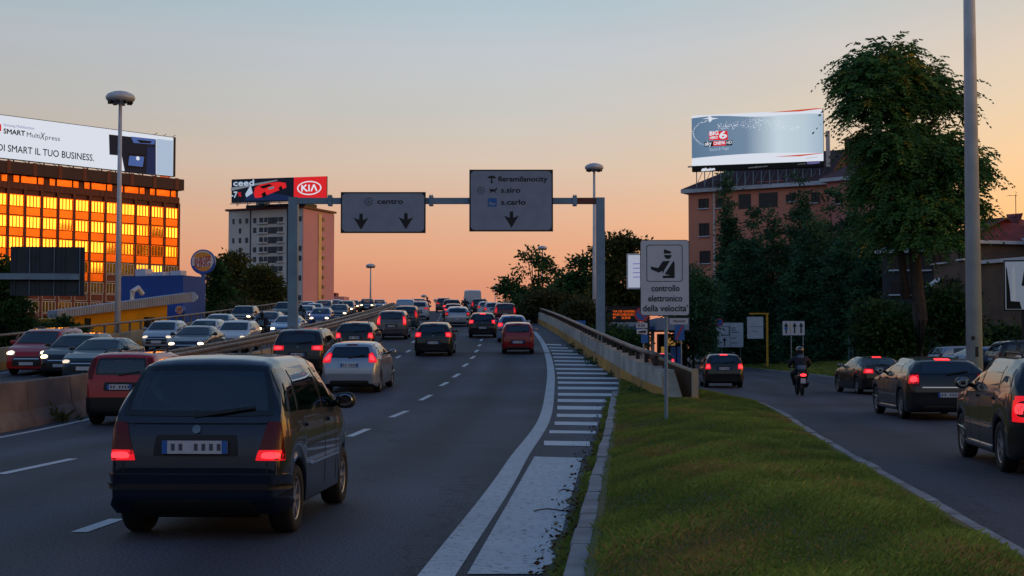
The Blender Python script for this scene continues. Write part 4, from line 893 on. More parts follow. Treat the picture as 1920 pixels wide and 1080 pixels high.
# ---- right road
def Cc(tp, pnt, x, y, hd, label, cat='car', group='cars on the right hand road', z=0.0, **kw):
    sh = TYPES[tp][0]; h = R(hd); t = Vector((math.sin(h), math.cos(h), 0)); c = Vector((x, y, z))-t*sh.ya[0]; c.z = z
    return spawn(tp, pnt, c, h, 0, label, cat, group, **kw)
Cc('estate', 'ink', 7.42, 19.0, 7.5, 'dark estate car with roof rails and chrome door strips at the right edge', hib=False)
Cc('wagon', 'ink', 10.25, 34.2, 3.5, 'long low black estate car with dark rear window, beside the tall white lamp mast', hib=True)
Cc('sedan', 'black', 14.05, 54.5, -2, 'black sedan with lit top brake lamp ahead of the long black estate', hib=True)
Cc('smallwagon', 'black', 9.55, 64.5, 3.5, 'black hatchback with roof rails braking beside the end of the black fence', hib=True)
Cc('smallwagon', 'ink', 11.4, 108, 0, 'distant dark car braking beneath the small road signs', hib=True)
Pk = 'cars parked beyond the grass verge'
def Pp(tp, pnt, px, d, hd, label, z=.5):
    p = at(px, 600, d); Cc(tp, pnt, p.x, d, hd, label, 'parked car', Pk, z, lights='off')
Pp('hatch', 'silver', 1768, 78, 75, 'parked dark car with pale roof left of the tall lamp mast, behind the long estate', .45)
Pp('sedan', 'skyblue', 1812, 68, 80, 'parked pale blue sedan just behind the tall lamp mast', .42)
Pp('suv', 'ink', 1890, 66, 85, 'parked dark suv right of the tall lamp mast', .45)
Pp('hatch', 'teal', 1850, 82, 95, 'parked greenish hatchback furthest back right of the lamp mast', .5)
Pp('smallvan', 'white', 1378, 150, 80, 'parked white van glimpsed below the white direction panel', .2)
Pp('smallvan', 'skyblue', 1402, 156, 100, 'parked pale blue van glimpsed left of the yellow post', .2)
Pp('hatch', 'silver', 1420, 148, 85, 'parked silver hatchback glimpsed behind the yellow post', .2)
Pp('hatch', 'white', 1284, 135, 85, 'small white car standing under the filling station canopy', .0)

# ---- motorcycles and riders
def bike_parts():
    P = []
    def add(n, mb, k, loc=(0, 0, 0), par=-1, smooth=True, mats=None):
        me = as_mesh(mb, n, mats or M['black'], smooth); P.append((n, me, k, loc, 0, par)); return len(P)-1
    b = MB()
    b.tube([(0, -.78, .74), (0, -.55, .70), (0, -.25, .62), (0, .05, .42), (0, .28, .36)], [.10, .17, .19, .17, .12], 12)     # rear cowl and floor
    b.tube([(0, .24, .36), (0, .42, .62), (0, .46, .86), (0, .44, 1.0)], [.12, .19, .20, .10], 12)                       # leg shield
    b.tube([(0, .50, .80), (0, .62, .62), (0, .66, .52)], [.10, .12, .10], 10); add('bike_body', b, 'paint')
    s = MB(); s.tube([(0, -.70, .80), (0, -.4, .80), (0, -.05, .76)], [.10, .15, .11], 10); add('seat', s, 'black')
    for y in (-.52, .66):
        w = MB(); w.lathe([(.16, -.05), (.24, -.055), (.275, -.03), (.28, 0), (.275, .03), (.24, .055), (.16, .05)], 22, axis='x'); i = add('wheel', w, 'tyre', (0, y, .28))
        r = MB(); r.lathe([(0, -.04), (.16, -.03), (.165, 0), (.16, .03), (0, .04)], 16, axis='x'); add('rim', r, 'rimk', par=i)
    f = MB(); f.tube([(-.07, .66, .28), (-.08, .48, .86)], .022, 6); f.tube([(.07, .66, .28), (.08, .48, .86)], .022, 6); add('fork', f, 'black')
    h = MB(); h.tube([(-.34, .32, 1.04), (-.18, .42, 1.02), (0, .45, 1.0), (.18, .42, 1.02), (.34, .32, 1.04)], .018, 6); add('handlebar', h, 'black')
    for sg in (1, -1):
        m = MB(); m.tube([(sg*.28, .38, 1.03), (sg*.34, .40, 1.2)], .008, 5); m.tube([(sg*.30, .39, 1.22), (sg*.42, .40, 1.24)], [.045, .04], 8); add('mirror', m, 'black')
    t = MB(); t.tube([(-.10, -.83, .76), (0, -.87, .76), (.10, -.83, .76)], [.035, .055, .035], 8); add('tail_light', t, 'tail')
    l = MB(); l.tube([(-.09, .68, .84), (0, .70, .84), (.09, .68, .84)], [.045, .075, .045], 8); add('headlight', l, 'head')
    p = MB(); p.bx((-.09, -.84, .46), (.09, -.82, .64)); add('licence_plate', p, 'plate', smooth=False)
    e = MB(); e.tube([(.15, -.15, .30), (.17, -.45, .36), (.17, -.80, .46)], [.03, .06, .06], 8); add('exhaust', e, 'black')
    g = MB(); g.add([(-.2, .50, 1.0), (.2, .50, 1.0), (.17, .38, 1.32), (-.17, .38, 1.32)], [(0, 1, 2, 3)]); g.add([(-.2, .505, 1.0), (.2, .505, 1.0), (.17, .385, 1.32), (-.17, .385, 1.32)], [(3, 2, 1, 0)]); add('windshield', g, 'glass', smooth=False)
    return P
BIKE = bike_parts()
def skinned(name, joints, bones, mat, lv=2, root=0):
    me = bpy.data.meshes.new(name); me.from_pydata([j[0] for j in joints], bones, [])
    o = bpy.data.objects.new(name, me); COL.objects.link(o); sm = o.modifiers.new('skin', 'SKIN'); sm.branch_smoothing = .5
    sv = me.skin_vertices[0].data
    for i, j in enumerate(joints): sv[i].radius = (j[1], j[1] if len(j) < 3 else j[2]); sv[i].use_root = (i == root)
    sb = o.modifiers.new('sub', 'SUBSURF'); sb.levels = lv; sb.render_levels = lv
    dg = bpy.context.evaluated_depsgraph_get(); m2 = bpy.data.meshes.new_from_object(o.evaluated_get(dg)); bpy.data.objects.remove(o)
    m2.materials.clear(); m2.materials.append(mat); m2.polygons.foreach_set('use_smooth', [True]*len(m2.polygons)); m2.name = name; return m2
def rider_meshes():
    J = [((0, -.30, .90), .21), ((0, -.27, 1.10), .215), ((0, -.18, 1.32), .235), ((0, -.13, 1.46), .085), ((0, -.10, 1.56), .075), ((0, -.06, 1.66), .095), ((0, -.07, 1.76), .08)]
    Bn = [(0, 1), (1, 2), (2, 3), (3, 4), (4, 5), (5, 6)]
    for sg in (1, -1):
        b = len(J)
        J += [((sg*.22, -.14, 1.38), .115), ((sg*.36, .0, 1.16), .085), ((sg*.35, .24, 1.07), .055), ((sg*.33, .33, 1.05), .038)]; Bn += [(2, b), (b, b+1), (b+1, b+2), (b+2, b+3)]
        # five fingers closed round the grip
        for q, (dx, ln) in enumerate(((-.032, .05), (-.011, .056), (.011, .053), (.032, .044))):
            f = len(J); J += [((sg*.33+dx, .365, 1.062), .011), ((sg*.33+dx, .375, 1.062-ln*.7), .010), ((sg*.33+dx, .345, 1.055-ln), .009)]; Bn += [(b+3, f), (f, f+1), (f+1, f+2)]
        f = len(J); J += [((sg*.29, .33, 1.04), .012), ((sg*.285, .355, 1.02), .010)]; Bn += [(b+3, f), (f, f+1)]
        b = len(J); J += [((sg*.15, -.22, .86), .125), ((sg*.27, .12, .82), .10), ((sg*.20, .14, .48), .058), ((sg*.20, .12, .40), .045), ((sg*.20, .26, .385), .038)]; Bn += [(0, b), (b, b+1), (b+1, b+2), (b+2, b+3), (b+3, b+4)]
    h = blob(.135, .155, .15, 2.3, 18)
    v = MB(); v.add([], [])
    vs = []; fs = []
    for j in range(5):
        for i in range(9):
            a = R(-70+140*i/8); z = -.03+.09*j/4; vs.append((.142*math.sin(a), .16*math.cos(a)+.002, z))
    for j in range(4):
        for i in range(8): a = j*9+i; fs.append((a, a+1, a+10, a+9))
    v.add(vs, fs)
    bag = blob(.17, .07, .10, 3, 14)
    return skinned('person', J, Bn, M['black'], 1), as_mesh(h, 'helmet', M['black']), as_mesh(v, 'visor', M['black']), as_mesh(bag, 'jacket_back', M['black'])
RID = rider_meshes()
M['jacket'] = pmat('dark_jacket', '#1a1e2a', .8, 0, .25, 6); M['helm'] = pmat('helmet_shell', '#20222a', .2, 0, 0, coat=1); M['helm2'] = pmat('pale_helmet_shell', '#8b93a0', .2, 0, 0, coat=1)
M['greyband'] = pmat('grey_fabric', '#5a6c84', .8, 0, .2, 8); M['jacket2'] = pmat('red_jacket', '#7a2030', .8, 0, .25, 6)
def bike(loc, heading, pitch, lab_b, lab_p, tail='on', head='off', pnt='black', jk='jacket', hm='helm', name='motor_scooter', grp='motorcycles in the traffic', band=False):
    r = empty(name, loc, 0, lab_b, 'motorcycle', grp); r.rotation_euler = (pitch, 0, -heading); objs = []
    for (n, me, key, l, rz, par) in BIKE:
        o = bpy.data.objects.new(n, me); COL.objects.link(o); o.parent = objs[par] if par >= 0 else r; o.location = l; o.material_slots[0].link = 'OBJECT'
        o.material_slots[0].material = PA[pnt] if key == 'paint' else M[{'on': 'tail_on', 'off': 'tail_off'}[tail]] if key == 'tail' else M['lamp_on' if head == 'on' else 'lens'] if key == 'head' else M[{'tyre': 'rubber', 'rimk': 'rimdark', 'plate': 'plate', 'glass': 'glass', 'black': 'black'}[key]]
        objs.append(o)
    p = bpy.data.objects.new('person', RID[0]); COL.objects.link(p); p.location = loc; p.rotation_euler = (pitch, 0, -heading); p.material_slots[0].link = 'OBJECT'; p.material_slots[0].material = M[jk]
    tag(p, lab_p, 'person', 'riders on motorcycles')
    h = bpy.data.objects.new('helmet', RID[1]); COL.objects.link(h); h.parent = p; h.location = (0, -.055, 1.665); h.material_slots[0].link = 'OBJECT'; h.material_slots[0].material = M[hm]
    v = bpy.data.objects.new('visor', RID[2]); COL.objects.link(v); v.parent = h; v.material_slots[0].link = 'OBJECT'; v.material_slots[0].material = M['glass']
    if band:
        k = bpy.data.objects.new('jacket_band', RID[3]); COL.objects.link(k); k.parent = p; k.location = (0, -.40, 1.02); k.material_slots[0].link = 'OBJECT'; k.material_slots[0].material = M['greyband']
        k = bpy.data.objects.new('jacket_collar', RID[3]); COL.objects.link(k); k.parent = p; k.location = (0, -.24, 1.42); k.scale = (.7, 1, .7); k.material_slots[0].link = 'OBJECT'; k.material_slots[0].material = M['greyband']
p = at(1503, 742, 52.5); bike(Vector((p.x, 52.8, 0)), R(3), 0, 'black motor scooter with lit red tail lamp on the right hand road', 'rider in dark jacket with grey band on the scooter on the right hand road', band=True)
def obike(px, py, lb, lp, on=True, d=None, hm='helm'):
    p = G(px, py, zo) if d is None else Vector((at(px, 600, d).x, d, zo(d))); g = math.atan(gr(p.y-3)); h = math.atan(OIN(p.y+1)-OIN(p.y)); bike(p, h+math.pi, -g, lb, lp, 'off', 'on' if on else 'off', name='motorcycle', hm=hm)
obike(491, 643, 'dark motorcycle with twin warm headlights, nearest of the oncoming ones', 'helmeted rider on the nearest oncoming motorcycle left of the gantry column')
obike(564, 616, 'dark motorcycle with bright headlight just right of the gantry column', 'rider on the oncoming motorcycle just right of the gantry column')
def rbike(px, py, lb, lp, jk, d=None, hm='helm'):
    p = G(px, py, zp) if d is None else Vector((at(px, 600, d).x, d, zp(d))); g = math.atan(gr(p.y)); h = math.atan(RLINE(p.y+1)-RLINE(p.y)); bike(p, h, g, lb, lp, 'on', 'off', name='motorcycle', jk=jk, hm=hm)
rbike(801, 587, 'reddish motorcycle at the crest right of the white car', 'rider in dark red jacket on the motorcycle at the crest', 'jacket2')
rbike(872, 590, 'motorcycle beside the tall white panel van', 'rider with pale helmet on the motorcycle beside the tall white panel van', 'jacket', hm='helm2')
# ================================================================== buildings, boards, signs, lamps
def setf(name, fr, label, cat, group=None): return empty(name, (fr.o.x, fr.o.y, 0), fr.a, label, cat, group)
# ---- town behind the camera: only ever seen mirrored in glass and paint
mb = MB(); rs = random.Random(3)
for k in range(40):                        # blocks standing across the right hand district, opposite the glass office
    px_ = 345-k*11; th = math.atan((px_-960)/F); azr = 2*R(132.8)-math.pi-th; P0 = at(px_, 600, 244-24*(333-px_)/333)
    el_ = 4.35 if px_ > 225 else 2.2 if px_ > 203 else 3.5 if px_ > 160 else 2.6
    T_ = 400+rs.uniform(-5, 5); h = CAMZ+math.tan(R(el_+rs.uniform(-.45, .35)))*(P0.length+T_); x, y = P0.x+math.sin(azr)*T_, P0.y+math.cos(azr)*T_
    mb.box((x, y, h/2), (9, 11*rs.uniform(.5, 1.1), h), 0)
a = 100.0
while a < 276:
    w = rs.uniform(3, 9); D = rs.uniform(230, 330); h = D*math.tan(R(rs.uniform(2.5, 6))); x, y = D*math.sin(R(a)), D*math.cos(R(a)); mb.box((x, y, h/2), (D*R(w), 12, h), -R(a)); a += w*.8
tag(mb.build('skyline', M['ground']), kind='structure')

M['redbrick'] = pmat('red_cladding', '#6e2a22', .55, 0, .2, .7); M['darkred'] = pmat('dark_parapet', '#41262a', .6, 0, .2, .5); M['whitefr'] = pmat('white_frame', '#d8ccc8', .5, 0, .1, 4)
M['facade'] = pmat('mirror_glazing', (.95, .62, .10, 1), .06, .92, .08, .25); M['facade2'] = pmat('glow_tinted_panel', (.62, .14, .012, 1), .25, .85, .12, .4)  # panel colour holds the sunset reflection of the upper rows
M['duskpane'] = pmat('dark_pane', '#1a1e24', .2, 0, .1, 3, spec=.5)
M['led_white'] = emat('screen_white', '#e6ecf8', .86); M['led_ink'] = emat('screen_ink', '#141820', .6); M['led_blue'] = emat('screen_blue', '#16264e', .8); M['led_mid'] = emat('screen_mid_blue', '#4a66a8', .8)
M['led_dark'] = emat('screen_dark', '#0c1424', .8); M['led_red'] = emat('screen_red', '#e02428', .85); M['led_grey'] = emat('screen_grey', '#7f8792', .75); M['led_black'] = emat('screen_black', '#050506', .5)
M['led_sky'] = emat('screen_sky', '#b4c6de', .85); M['led_slate'] = emat('screen_slate', '#6f8aa6', .8); M['led_orange'] = emat('screen_orange', '#d8502c', .8); M['led_lav'] = emat('screen_lavender', '#7a74b4', .8)

# ---- glass office block with the big screen on its roof
fr = frame_px(333, 244, 0, 220)           # x runs from the right corner to the left: flip so that it runs left to right
p0 = at(333, 600, 244); p1 = at(0, 600, 220); fr = Frame((p0.x, p0.y), math.atan2(p0.y-p1.y, p0.x-p1.x))
off = setf('office_block', fr, 'office block with golden mirrored windows in red cladding, left edge', 'building')
Lf = (Vector((p1.x, p1.y))-Vector((p0.x, p0.y))).length; bay = Lf/11.35; ztop = fr.uv(320, 337)[1]
m = MB(); m.bx((-Lf-28, .25, 0), (0, 20, ztop-.2)); m.build('wall', M['redbrick'], off)
rows = [fr.uv(322, y)[1] for y in (390, 427, 463, 499, 535)]; pitch = (rows[0]-rows[-1])/4
NB = 14
m = MB()
for k in range(NB+1): m.bx((-k*bay-.22, -.12, 0), (-k*bay+.22, .25, rows[0]+.9))
m.build('column_row', M['redbrick'], off)
rw_ = random.Random(5); cnt = 0
for r_ in range(8):
    zt = rows[0]-pitch*r_
    if zt < 3: break
    for k in range(NB-1 if r_ < 7 else 9):
        xa, xb = -(k+1)*bay+.28, -k*bay-.28; h = pitch*.55
        if cnt < 99:
            tx, tz = rw_.uniform(-.035, .035), rw_.uniform(-.05, .05)
            g = MB(); w2 = (xb-xa)/2
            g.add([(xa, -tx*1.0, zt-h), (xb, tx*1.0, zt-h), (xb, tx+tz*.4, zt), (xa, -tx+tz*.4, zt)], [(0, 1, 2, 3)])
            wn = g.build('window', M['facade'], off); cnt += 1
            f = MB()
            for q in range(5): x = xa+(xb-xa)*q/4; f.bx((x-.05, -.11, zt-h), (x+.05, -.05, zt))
            f.bx((xa, -.112, zt-.10), (xb, -.052, zt)); f.bx((xa, -.112, zt-h), (xb, -.052, zt-h+.08)); f.build('frame', M['whitefr'] if r_ > 3 or (r_ == 3 and k < 5) else M['facade2'], wn)  # white frames; upper rows take the mirrored sunset's orange as colour
        g = MB(); g.bx((xa, -.03, zt-pitch+.18), (xb, .20, zt-h-.1))
        if cnt <= 99 and k < 12:
            low = r_ >= 4 or (r_ == 3 and k < 5); sp_ = g.build('spandrel_panel', M['redbrick'] if low else M['facade2'], off)  # dark red panels; upper ones have the sunset reflection put into their colour
            if low:
                f = MB(); za_, zb__ = zt-pitch+.18, zt-h-.1
                for (x0_, x1_, z0_, z1_) in ((xa, xb, za_, za_+.09), (xa, xb, zb__-.09, zb__), (xa, xa+.09, za_+.09, zb__-.09), (xb-.09, xb, za_+.09, zb__-.09)): f.bx((x0_, -.07, z0_), (x1_, -.031, z1_))
                f.build('panel_frame', M['whitefr'], sp_)
# set-back top floor with darker glazing, brick band, dark parapet
zb = rows[0]+.9; zt5 = fr.uv(300, 358)[1]; zpar = fr.uv(318, 345)[1]
m = MB(); m.bx((-Lf-28, -.05, zb-.05), (0, .245, zb+1.0)); 
for k in range(60): x = -k*.9; m.bx((x-.06, -.09, zb-.02), (x+.06, -.04, zb+.98))
m.build('brick_band', M['redbrick'], off)
wz0 = zb+1.05; wz1 = fr.uv(310, 356)[1]
k = 0; x = -.6
while x > -Lf-14:
    for (a, w) in ((0, .9), (1.2, 2.6), (4.2, .9)):
        g = MB(); g.add([(x-a-w, .1, wz0), (x-a, .12, wz0), (x-a, .1, wz1), (x-a-w, .13, wz1)], [(0, 1, 2, 3)]); g.build('top_window', M['facade2'], off)
    x -= 6.2
m = MB(); m.bx((-Lf-28, -.8, wz1+.1), (.5, 20, wz1+2.0)); m.build('parapet', M['darkred'], off)
for k in range(9): x = -1-k*4.4; m = MB(); m.bx((x-.35, -.86, wz1+.05), (x+.35, -.8, wz1+2.1)); m.build('parapet_fin', M['redbrick'], off)
# the screen
sf = Frame((fr.o.x, fr.o.y), fr.a); scr = empty('billboard', (fr.o.x, fr.o.y, 0), fr.a, 'huge white lit advertising screen on the roof of the golden office block', 'billboard')
def sc(px, py): return sf.uv(px, py)
xR, zTR = sc(325, 258); zBR = sc(325, 331)[1]; xL = sc(-90, 200)[0]; zT = zTR; zB = zBR
m = MB(); m.bx((xL, 0, zB), (xR+.5, .8, zT+.1)); m.build('cabinet', M['darkmetal'], scr)
m = MB(); m.flat([(xL, zB+.05), (xR, zB+.05), (xR, zT), (xL, zT)], -.02); m.build('screen', M['led_white'], scr)
def spx(*pts): return [sc(*p) for p in pts]
m = MB(); m.flat(spx((204, 252), (292, 262), (292, 329), (234, 323), (228, 292), (205, 290)), -.04); m.build('printer_picture', M['led_dark'], scr)
m = MB(); m.flat(spx((276, 275), (291, 277), (291, 328), (274, 326)), -.06, 0); m.flat(spx((240, 288), (273, 290), (270, 317), (237, 314)), -.06, 1); m.flat(spx((242, 292), (270, 294), (267, 313), (240, 310)), -.07, 2)
m.flat(spx((245, 256), (291, 261), (289, 271), (250, 268)), -.06, 2); m.flat(spx((256, 262), (284, 265), (282, 269), (262, 268)), -.07, 1); m.flat([(sc(258, 297)[0]+.35*math.cos(t*.628), sc(258, 297)[1]+.35*math.sin(t*.628)) for t in range(10)], -.08, 3)
m.build('printer_detail', [M['led_blue'], M['led_black'], M['led_mid'], M['led_white']], scr)
m = MB(); m.flat(spx((293, 260), (324, 264), (324, 330), (293, 326)), -.03); m.build('pale_panel', M['led_sky'], scr)
m = MB(); m.flat(spx((-40, 229), (2, 233), (2, 246), (-40, 243)), -.05); m.build('red_label', M['led_red'], scr)
def stext(body, px0, px1, py0, py1, hpx, mat, bold=0, **kw):
    a = sc(px0, py0); b = sc(px1, py1); s = hpx*1.38*235/F
    o = text(body, s, mat, scr, a[0], (a[1]+b[1])/2, -.05, 'LEFT', 1, bold, **kw)
    w = max(v.co.x for v in o.data.vertices)-a[0]; k = (b[0]-a[0])/w
    for v in o.data.vertices: v.co.x = a[0]+(v.co.x-a[0])*k
    return o
stext('Samsung Multifunction', 6, 64, 235, 240, 5.2, M['led_lav'], 0); stext('SMART', 6, 47, 247, 250, 9, M['led_ink'], .035); stext('Multi', 49, 75, 252, 256, 9, M['led_ink']); stext('X', 75, 84, 254, 258, 13, M['led_ink'], .02, shear=.2); stext('press', 84, 112, 258, 260, 9, M['led_ink'])
stext('RENDI SMART IL TUO BUSINESS.', -35, 176, 274, 296, 12.5, M['led_ink'], .02)
m = MB()
for k in range(18): x = xR-.5-k*2.6; m.bx((x-.08, .4, wz1+1.9), (x+.08, .56, zB)); m.tube([(x, .4, wz1+2), (x-1.2, .4, zB)], .05, 4)
m.build('support_frame', M['darkred'], scr)
m = MB()
for k in range(3): m.tube([(xR-.3-k*1.8, 0, zT), (xR-.3-k*1.8+.3, -.6, zT+.35)], .05, 5)
m.build('spot_arm', M['darkmetal'], scr)
m = MB(); m.flat([(xR-2.6, zB-.75), (xR-.6, zB-.75), (xR-.6, zB-.15), (xR-2.6, zB-.15)], -.1, 0, .1); m.build('small_panel', M['led_orange'], scr)

# ---- restaurant: yellow hall with sloping grey roof and a blue block behind
p0 = at(90, 600, 104); p1 = at(338, 600, 116); fb = Frame((p0.x, p0.y), math.atan2(p1.y-p0.y, p1.x-p0.x)); Wd = (p1-p0).to_2d().length
bk = setf('restaurant', fb, 'low yellow restaurant with sloping grey roof edge and blue block behind', 'building')
M['yellowwall'] = pmat('yellow_render', '#e4a216', .8, 0, .15, .4, .2, 8); M['bluewall'] = pmat('blue_render', '#2450a4', .6, 0, .12, .3); M['greyroof'] = pmat('ribbed_fascia', '#8f98aa', .5, .1, .12, 1)
x1, zr1 = fb.uv(338, 566); zl0 = fb.uv(100, 598)[1]
m = MB(); m.add([(0.8, 0, 0), (x1-1.5, 0, 0), (x1-1.5, 0, zr1), (.8, 0, zl0), (.8, 2.2, 0), (x1-1.5, 2.2, 0), (x1-1.5, 2.2, zr1), (.8, 2.2, zl0)], [(0, 1, 2, 3), (1, 5, 6, 2), (4, 0, 3, 7), (7, 3, 2, 6), (5, 4, 7, 6), (0, 4, 7, 3)]); m.build('wall', M['yellowwall'], bk)
m = MB(); a0 = fb.uv(86, 583); a1 = fb.uv(86, 597); b0 = fb.uv(340, 549); b1 = fb.uv(340, 566)
n = 60
for k in range(n):
    t = k/n; t2 = (k+.8)/n; f = lambda A, B, t: (A[0]+(B[0]-A[0])*t, A[1]+(B[1]-A[1])*t)
    c = math.sin(math.pi*t)*.0
    P0, P1, P2, P3 = f(a1, b1, t), f(a1, b1, t2), f(a0, b0, t2), f(a0, b0, t)
    m.add([(q[0], -1.2, q[1]) for q in (P0, P1, P2, P3)]+[(q[0], -.15, q[1]) for q in (P0, P1, P2, P3)], [(0, 1, 2, 3), (7, 6, 5, 4), (0, 4, 5, 1), (3, 2, 6, 7), (1, 5, 6, 2), (0, 3, 7, 4)])
m.build('roof_edge', M['greyroof'], bk)
m = MB(); m.tube([(b0[0], -1.2, (b0[1]+b1[1])/2), (b0[0]+.55, -1.0, (b0[1]+b1[1])/2)], [.42, .25], 14); m.build('roof_end_cap', M['polegrey'], bk)
for (xa, xb, za, zb_) in ((158, 170, 597, 622), (215, 224, 597, 622), (270, 289, 595, 617), (110, 122, 600, 622)):
    A_, B_ = fb.uv(xa, zb_), fb.uv(xb, za); w = MB(); w.bx((A_[0], -.04, A_[1]), (B_[0], .02, B_[1])); w = w.build('window', M['duskpane'], bk)
    f_ = MB(); f_.bx((A_[0]-.08, -.08, A_[1]-.1), (B_[0]+.08, .0, A_[1])); f_.build('sill', M['polegrey'], w)
p2 = at(218, 600, 122); p3 = at(343, 600, 120); f2 = Frame((p2.x, p2.y), math.atan2(p3.y-p2.y, p3.x-p2.x))
def to_bk(fx, u, y): w = fx.o+fx.u*u-fx.n*y-fb.o; return (w.dot(fb.u), -w.dot(fb.n))
zb_ = f2.uv(290, 517)[1]; wd2 = f2.uv(343, 560)[0]; q = [to_bk(f2, 0, 0), to_bk(f2, wd2, 0), to_bk(f2, wd2, 3.6), to_bk(f2, 0, 3.6)]
m = MB(); m.add([(x, y, 0) for x, y in q]+[(x, y, zb_) for x, y in q], [(0, 1, 5, 4), (1, 2, 6, 5), (2, 3, 7, 6), (3, 0, 4, 7), (4, 5, 6, 7)]); m.build('blue_block', M['bluewall'], bk)
m = MB(); z = zb_
for (u, w, h, y) in ((1.4, .9, .7, 2), (3.4, 1.6, .4, 2), (4.8, .7, .5, 2)): c_ = to_bk(f2, u, y); m.box((c_[0], c_[1], z+h/2), (w, 1.2, h))
m.build('roof_unit', M['polegrey'], bk)
m = MB(); c_ = fb.uv(310, 545); m.tube([(c_[0]-.6, 3, c_[1]-1.0), (c_[0]-.6, 3, c_[1]), (c_[0], 3, c_[1]+.3), (c_[0]+.5, 3, c_[1]-.2)], .22, 8); m.build('vent_pipe', M['polegrey'], bk)
def bun_sign(parent, c, r, y):
    M.setdefault('bunorange', pmat('bun_orange', '#ee9a38', .45, 0, .05, 4)); M.setdefault('logored', pmat('logo_red', '#c8303a', .45, 0, .05, 4)); M.setdefault('logoblue', pmat('logo_blue', '#2f55b4', .4, 0, .05, 4)); M.setdefault('logocream', pmat('logo_cream', '#eadccc', .45, 0, .05, 4))
    circ = lambda rr, a0=0, a1=360, n=40, cx=0, cz=0: [(c[0]+cx+rr*math.cos(R(a0+(a1-a0)*k/n)), c[1]+cz+rr*math.sin(R(a0+(a1-a0)*k/n))) for k in range(n+(a1-a0 < 360))]
    m = MB(); m.flat(circ(r), y, 0, .35); m.build('sign_disc', M['logoblue'], parent)
    m = MB(); m.flat(circ(r*.90), y-.012); m.build('sign_face', M['logocream'], parent)
    def bun(z0, up):
        pts = []
        for k in range(13):
            a = R(180*k/12); pts.append((c[0]+r*.70*math.cos(a), c[1]+z0+(1 if up else -1)*r*.44*abs(math.sin(a))**.8))
        return pts
    m = MB(); m.flat(bun(r*.34, True), y-.024); m.flat(bun(-r*.40, False)[::-1], y-.024); m.build('bun_shape', M['bunorange'], parent)
    m = MB(); pts = [(c[0]+r*.93*math.cos(R(a)), c[1]+r*.93*math.sin(R(a))) for a in range(200, 356, 6)]+[(c[0]+r*.80*math.cos(R(a))+r*.07, c[1]+r*.80*math.sin(R(a))+.04*r) for a in range(350, 205, -6)]
    m.flat(pts, y-.03); m.build('blue_swoosh', M['logoblue'], parent)
    for s, zz, hh, ww in (('BURGER', .17, .40, 1.34), ('KING', -.22, .50, 1.26)):
        t = text(s, r*hh*1.35, M['logored'], parent, c[0], c[1]+r*zz, y-.04, 'CENTER', 1, r*.012)
        w = max(v.co.x for v in t.data.vertices)-min(v.co.x for v in t.data.vertices); k = r*ww/w
        for v in t.data.vertices: v.co.x = c[0]+(v.co.x-c[0])*k; v.co.z += (v.co.x-c[0])*.18
c_ = to_bk(f2, f2.uv(341, 582)[0], 0); 
bs = empty('emblem', (0, 0, 0), f2.a-fb.a); bs.parent = bk; bs.location = (c_[0], c_[1], f2.uv(343, 582)[1]); bun_sign(bs, (0, 0), .42, -.12) if False else None
bpy.data.objects.remove(bs)
# pole sign
p = at(379, 600, 128); ps = empty('pole_sign', (p.x, p.y, 0), R(-6), 'round burger restaurant sign on a tall blue pole', 'sign')
m = MB(); zc = at(379, 491, 128).z; m.cyl((0, .2, 0), (0, .2, zc-.9), .20, .20, 12); m.build('pole', M['logoblue'] if 'logoblue' in M else M['signblue'], ps)
bun_sign(ps, (0, zc), 23.5*128/F, 0)
m = MB(); m.bx((-.75, .1, at(379, 522, 128).z-.12), (.75, .3, at(379, 522, 128).z+.12)); m.build('cross_arm', M['darkmetal'], ps)
ws = fb.uv(343, 582); wl = empty('wall_sign', (0, 0, 0), 0, 'small round burger sign on the blue restaurant wall', 'sign')
w3 = f2.o+f2.u*f2.uv(341, 582)[0]+f2.n*.4; wl.location = (w3.x, w3.y, f2.uv(343, 582)[1]); wl.rotation_euler = (0, 0, f2.a); bun_sign(wl, (0, 0), .42, 0)

# ---- pale tower with the car advert on its roof
pc = at(566, 600, 430); pl = at(427, 600, 440); ft = Frame((pl.x, pl.y), math.atan2(pc.y-pl.y, pc.x-pl.x)); Wt = (pc-pl).to_2d().length
tw = setf('tower_block', ft, 'tall pale tower block with side wall tinted pink for sunset glow, behind the left gantry column', 'building')
M['towergrey'] = pmat('grey_render', '#d2d0cc', .85, 0, .12, .1); M['glowpink'] = pmat('glow_pink_render', '#dca0a6', .85, 0, .08, .06); M['towerdark'] = pmat('dusk_window', '#3a3f4c', .15, 0, .2, .3)
zt = ft.uv(500, 393)[1]; sd = 19.0
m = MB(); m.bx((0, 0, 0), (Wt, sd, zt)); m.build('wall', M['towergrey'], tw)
m = MB(); m.bx((Wt+.0, .02, 0), (Wt+.25, sd, zt-.3)); m.build('side_wall', M['glowpink'], tw)  # right face coloured pink to stand for the sunset glow on it
m = MB(); m.bx((-1.0, -.5, zt), (Wt+.8, sd+.5, zt+.6)); m.build('roof', M['redbrick'], tw)
m = MB(); m.bx((3, 5, zt+.8), (Wt-2, 12, zt+2.2)); m.bx((8, 3, zt+.8), (11, 6, zt+4)); m.build('roof_unit', M['darkmetal'], tw)
cols = [(430+x/4-30, w) for x, w in ((150, 1.0), (200, 1.2), (250, 1.4), (310, 1.6), (358, 2.0), (392, 1.6), (432, 2.6), (466, 2.0), (505, 2.2), (650, 1.5))]
tr = random.Random(11); n_ = 0
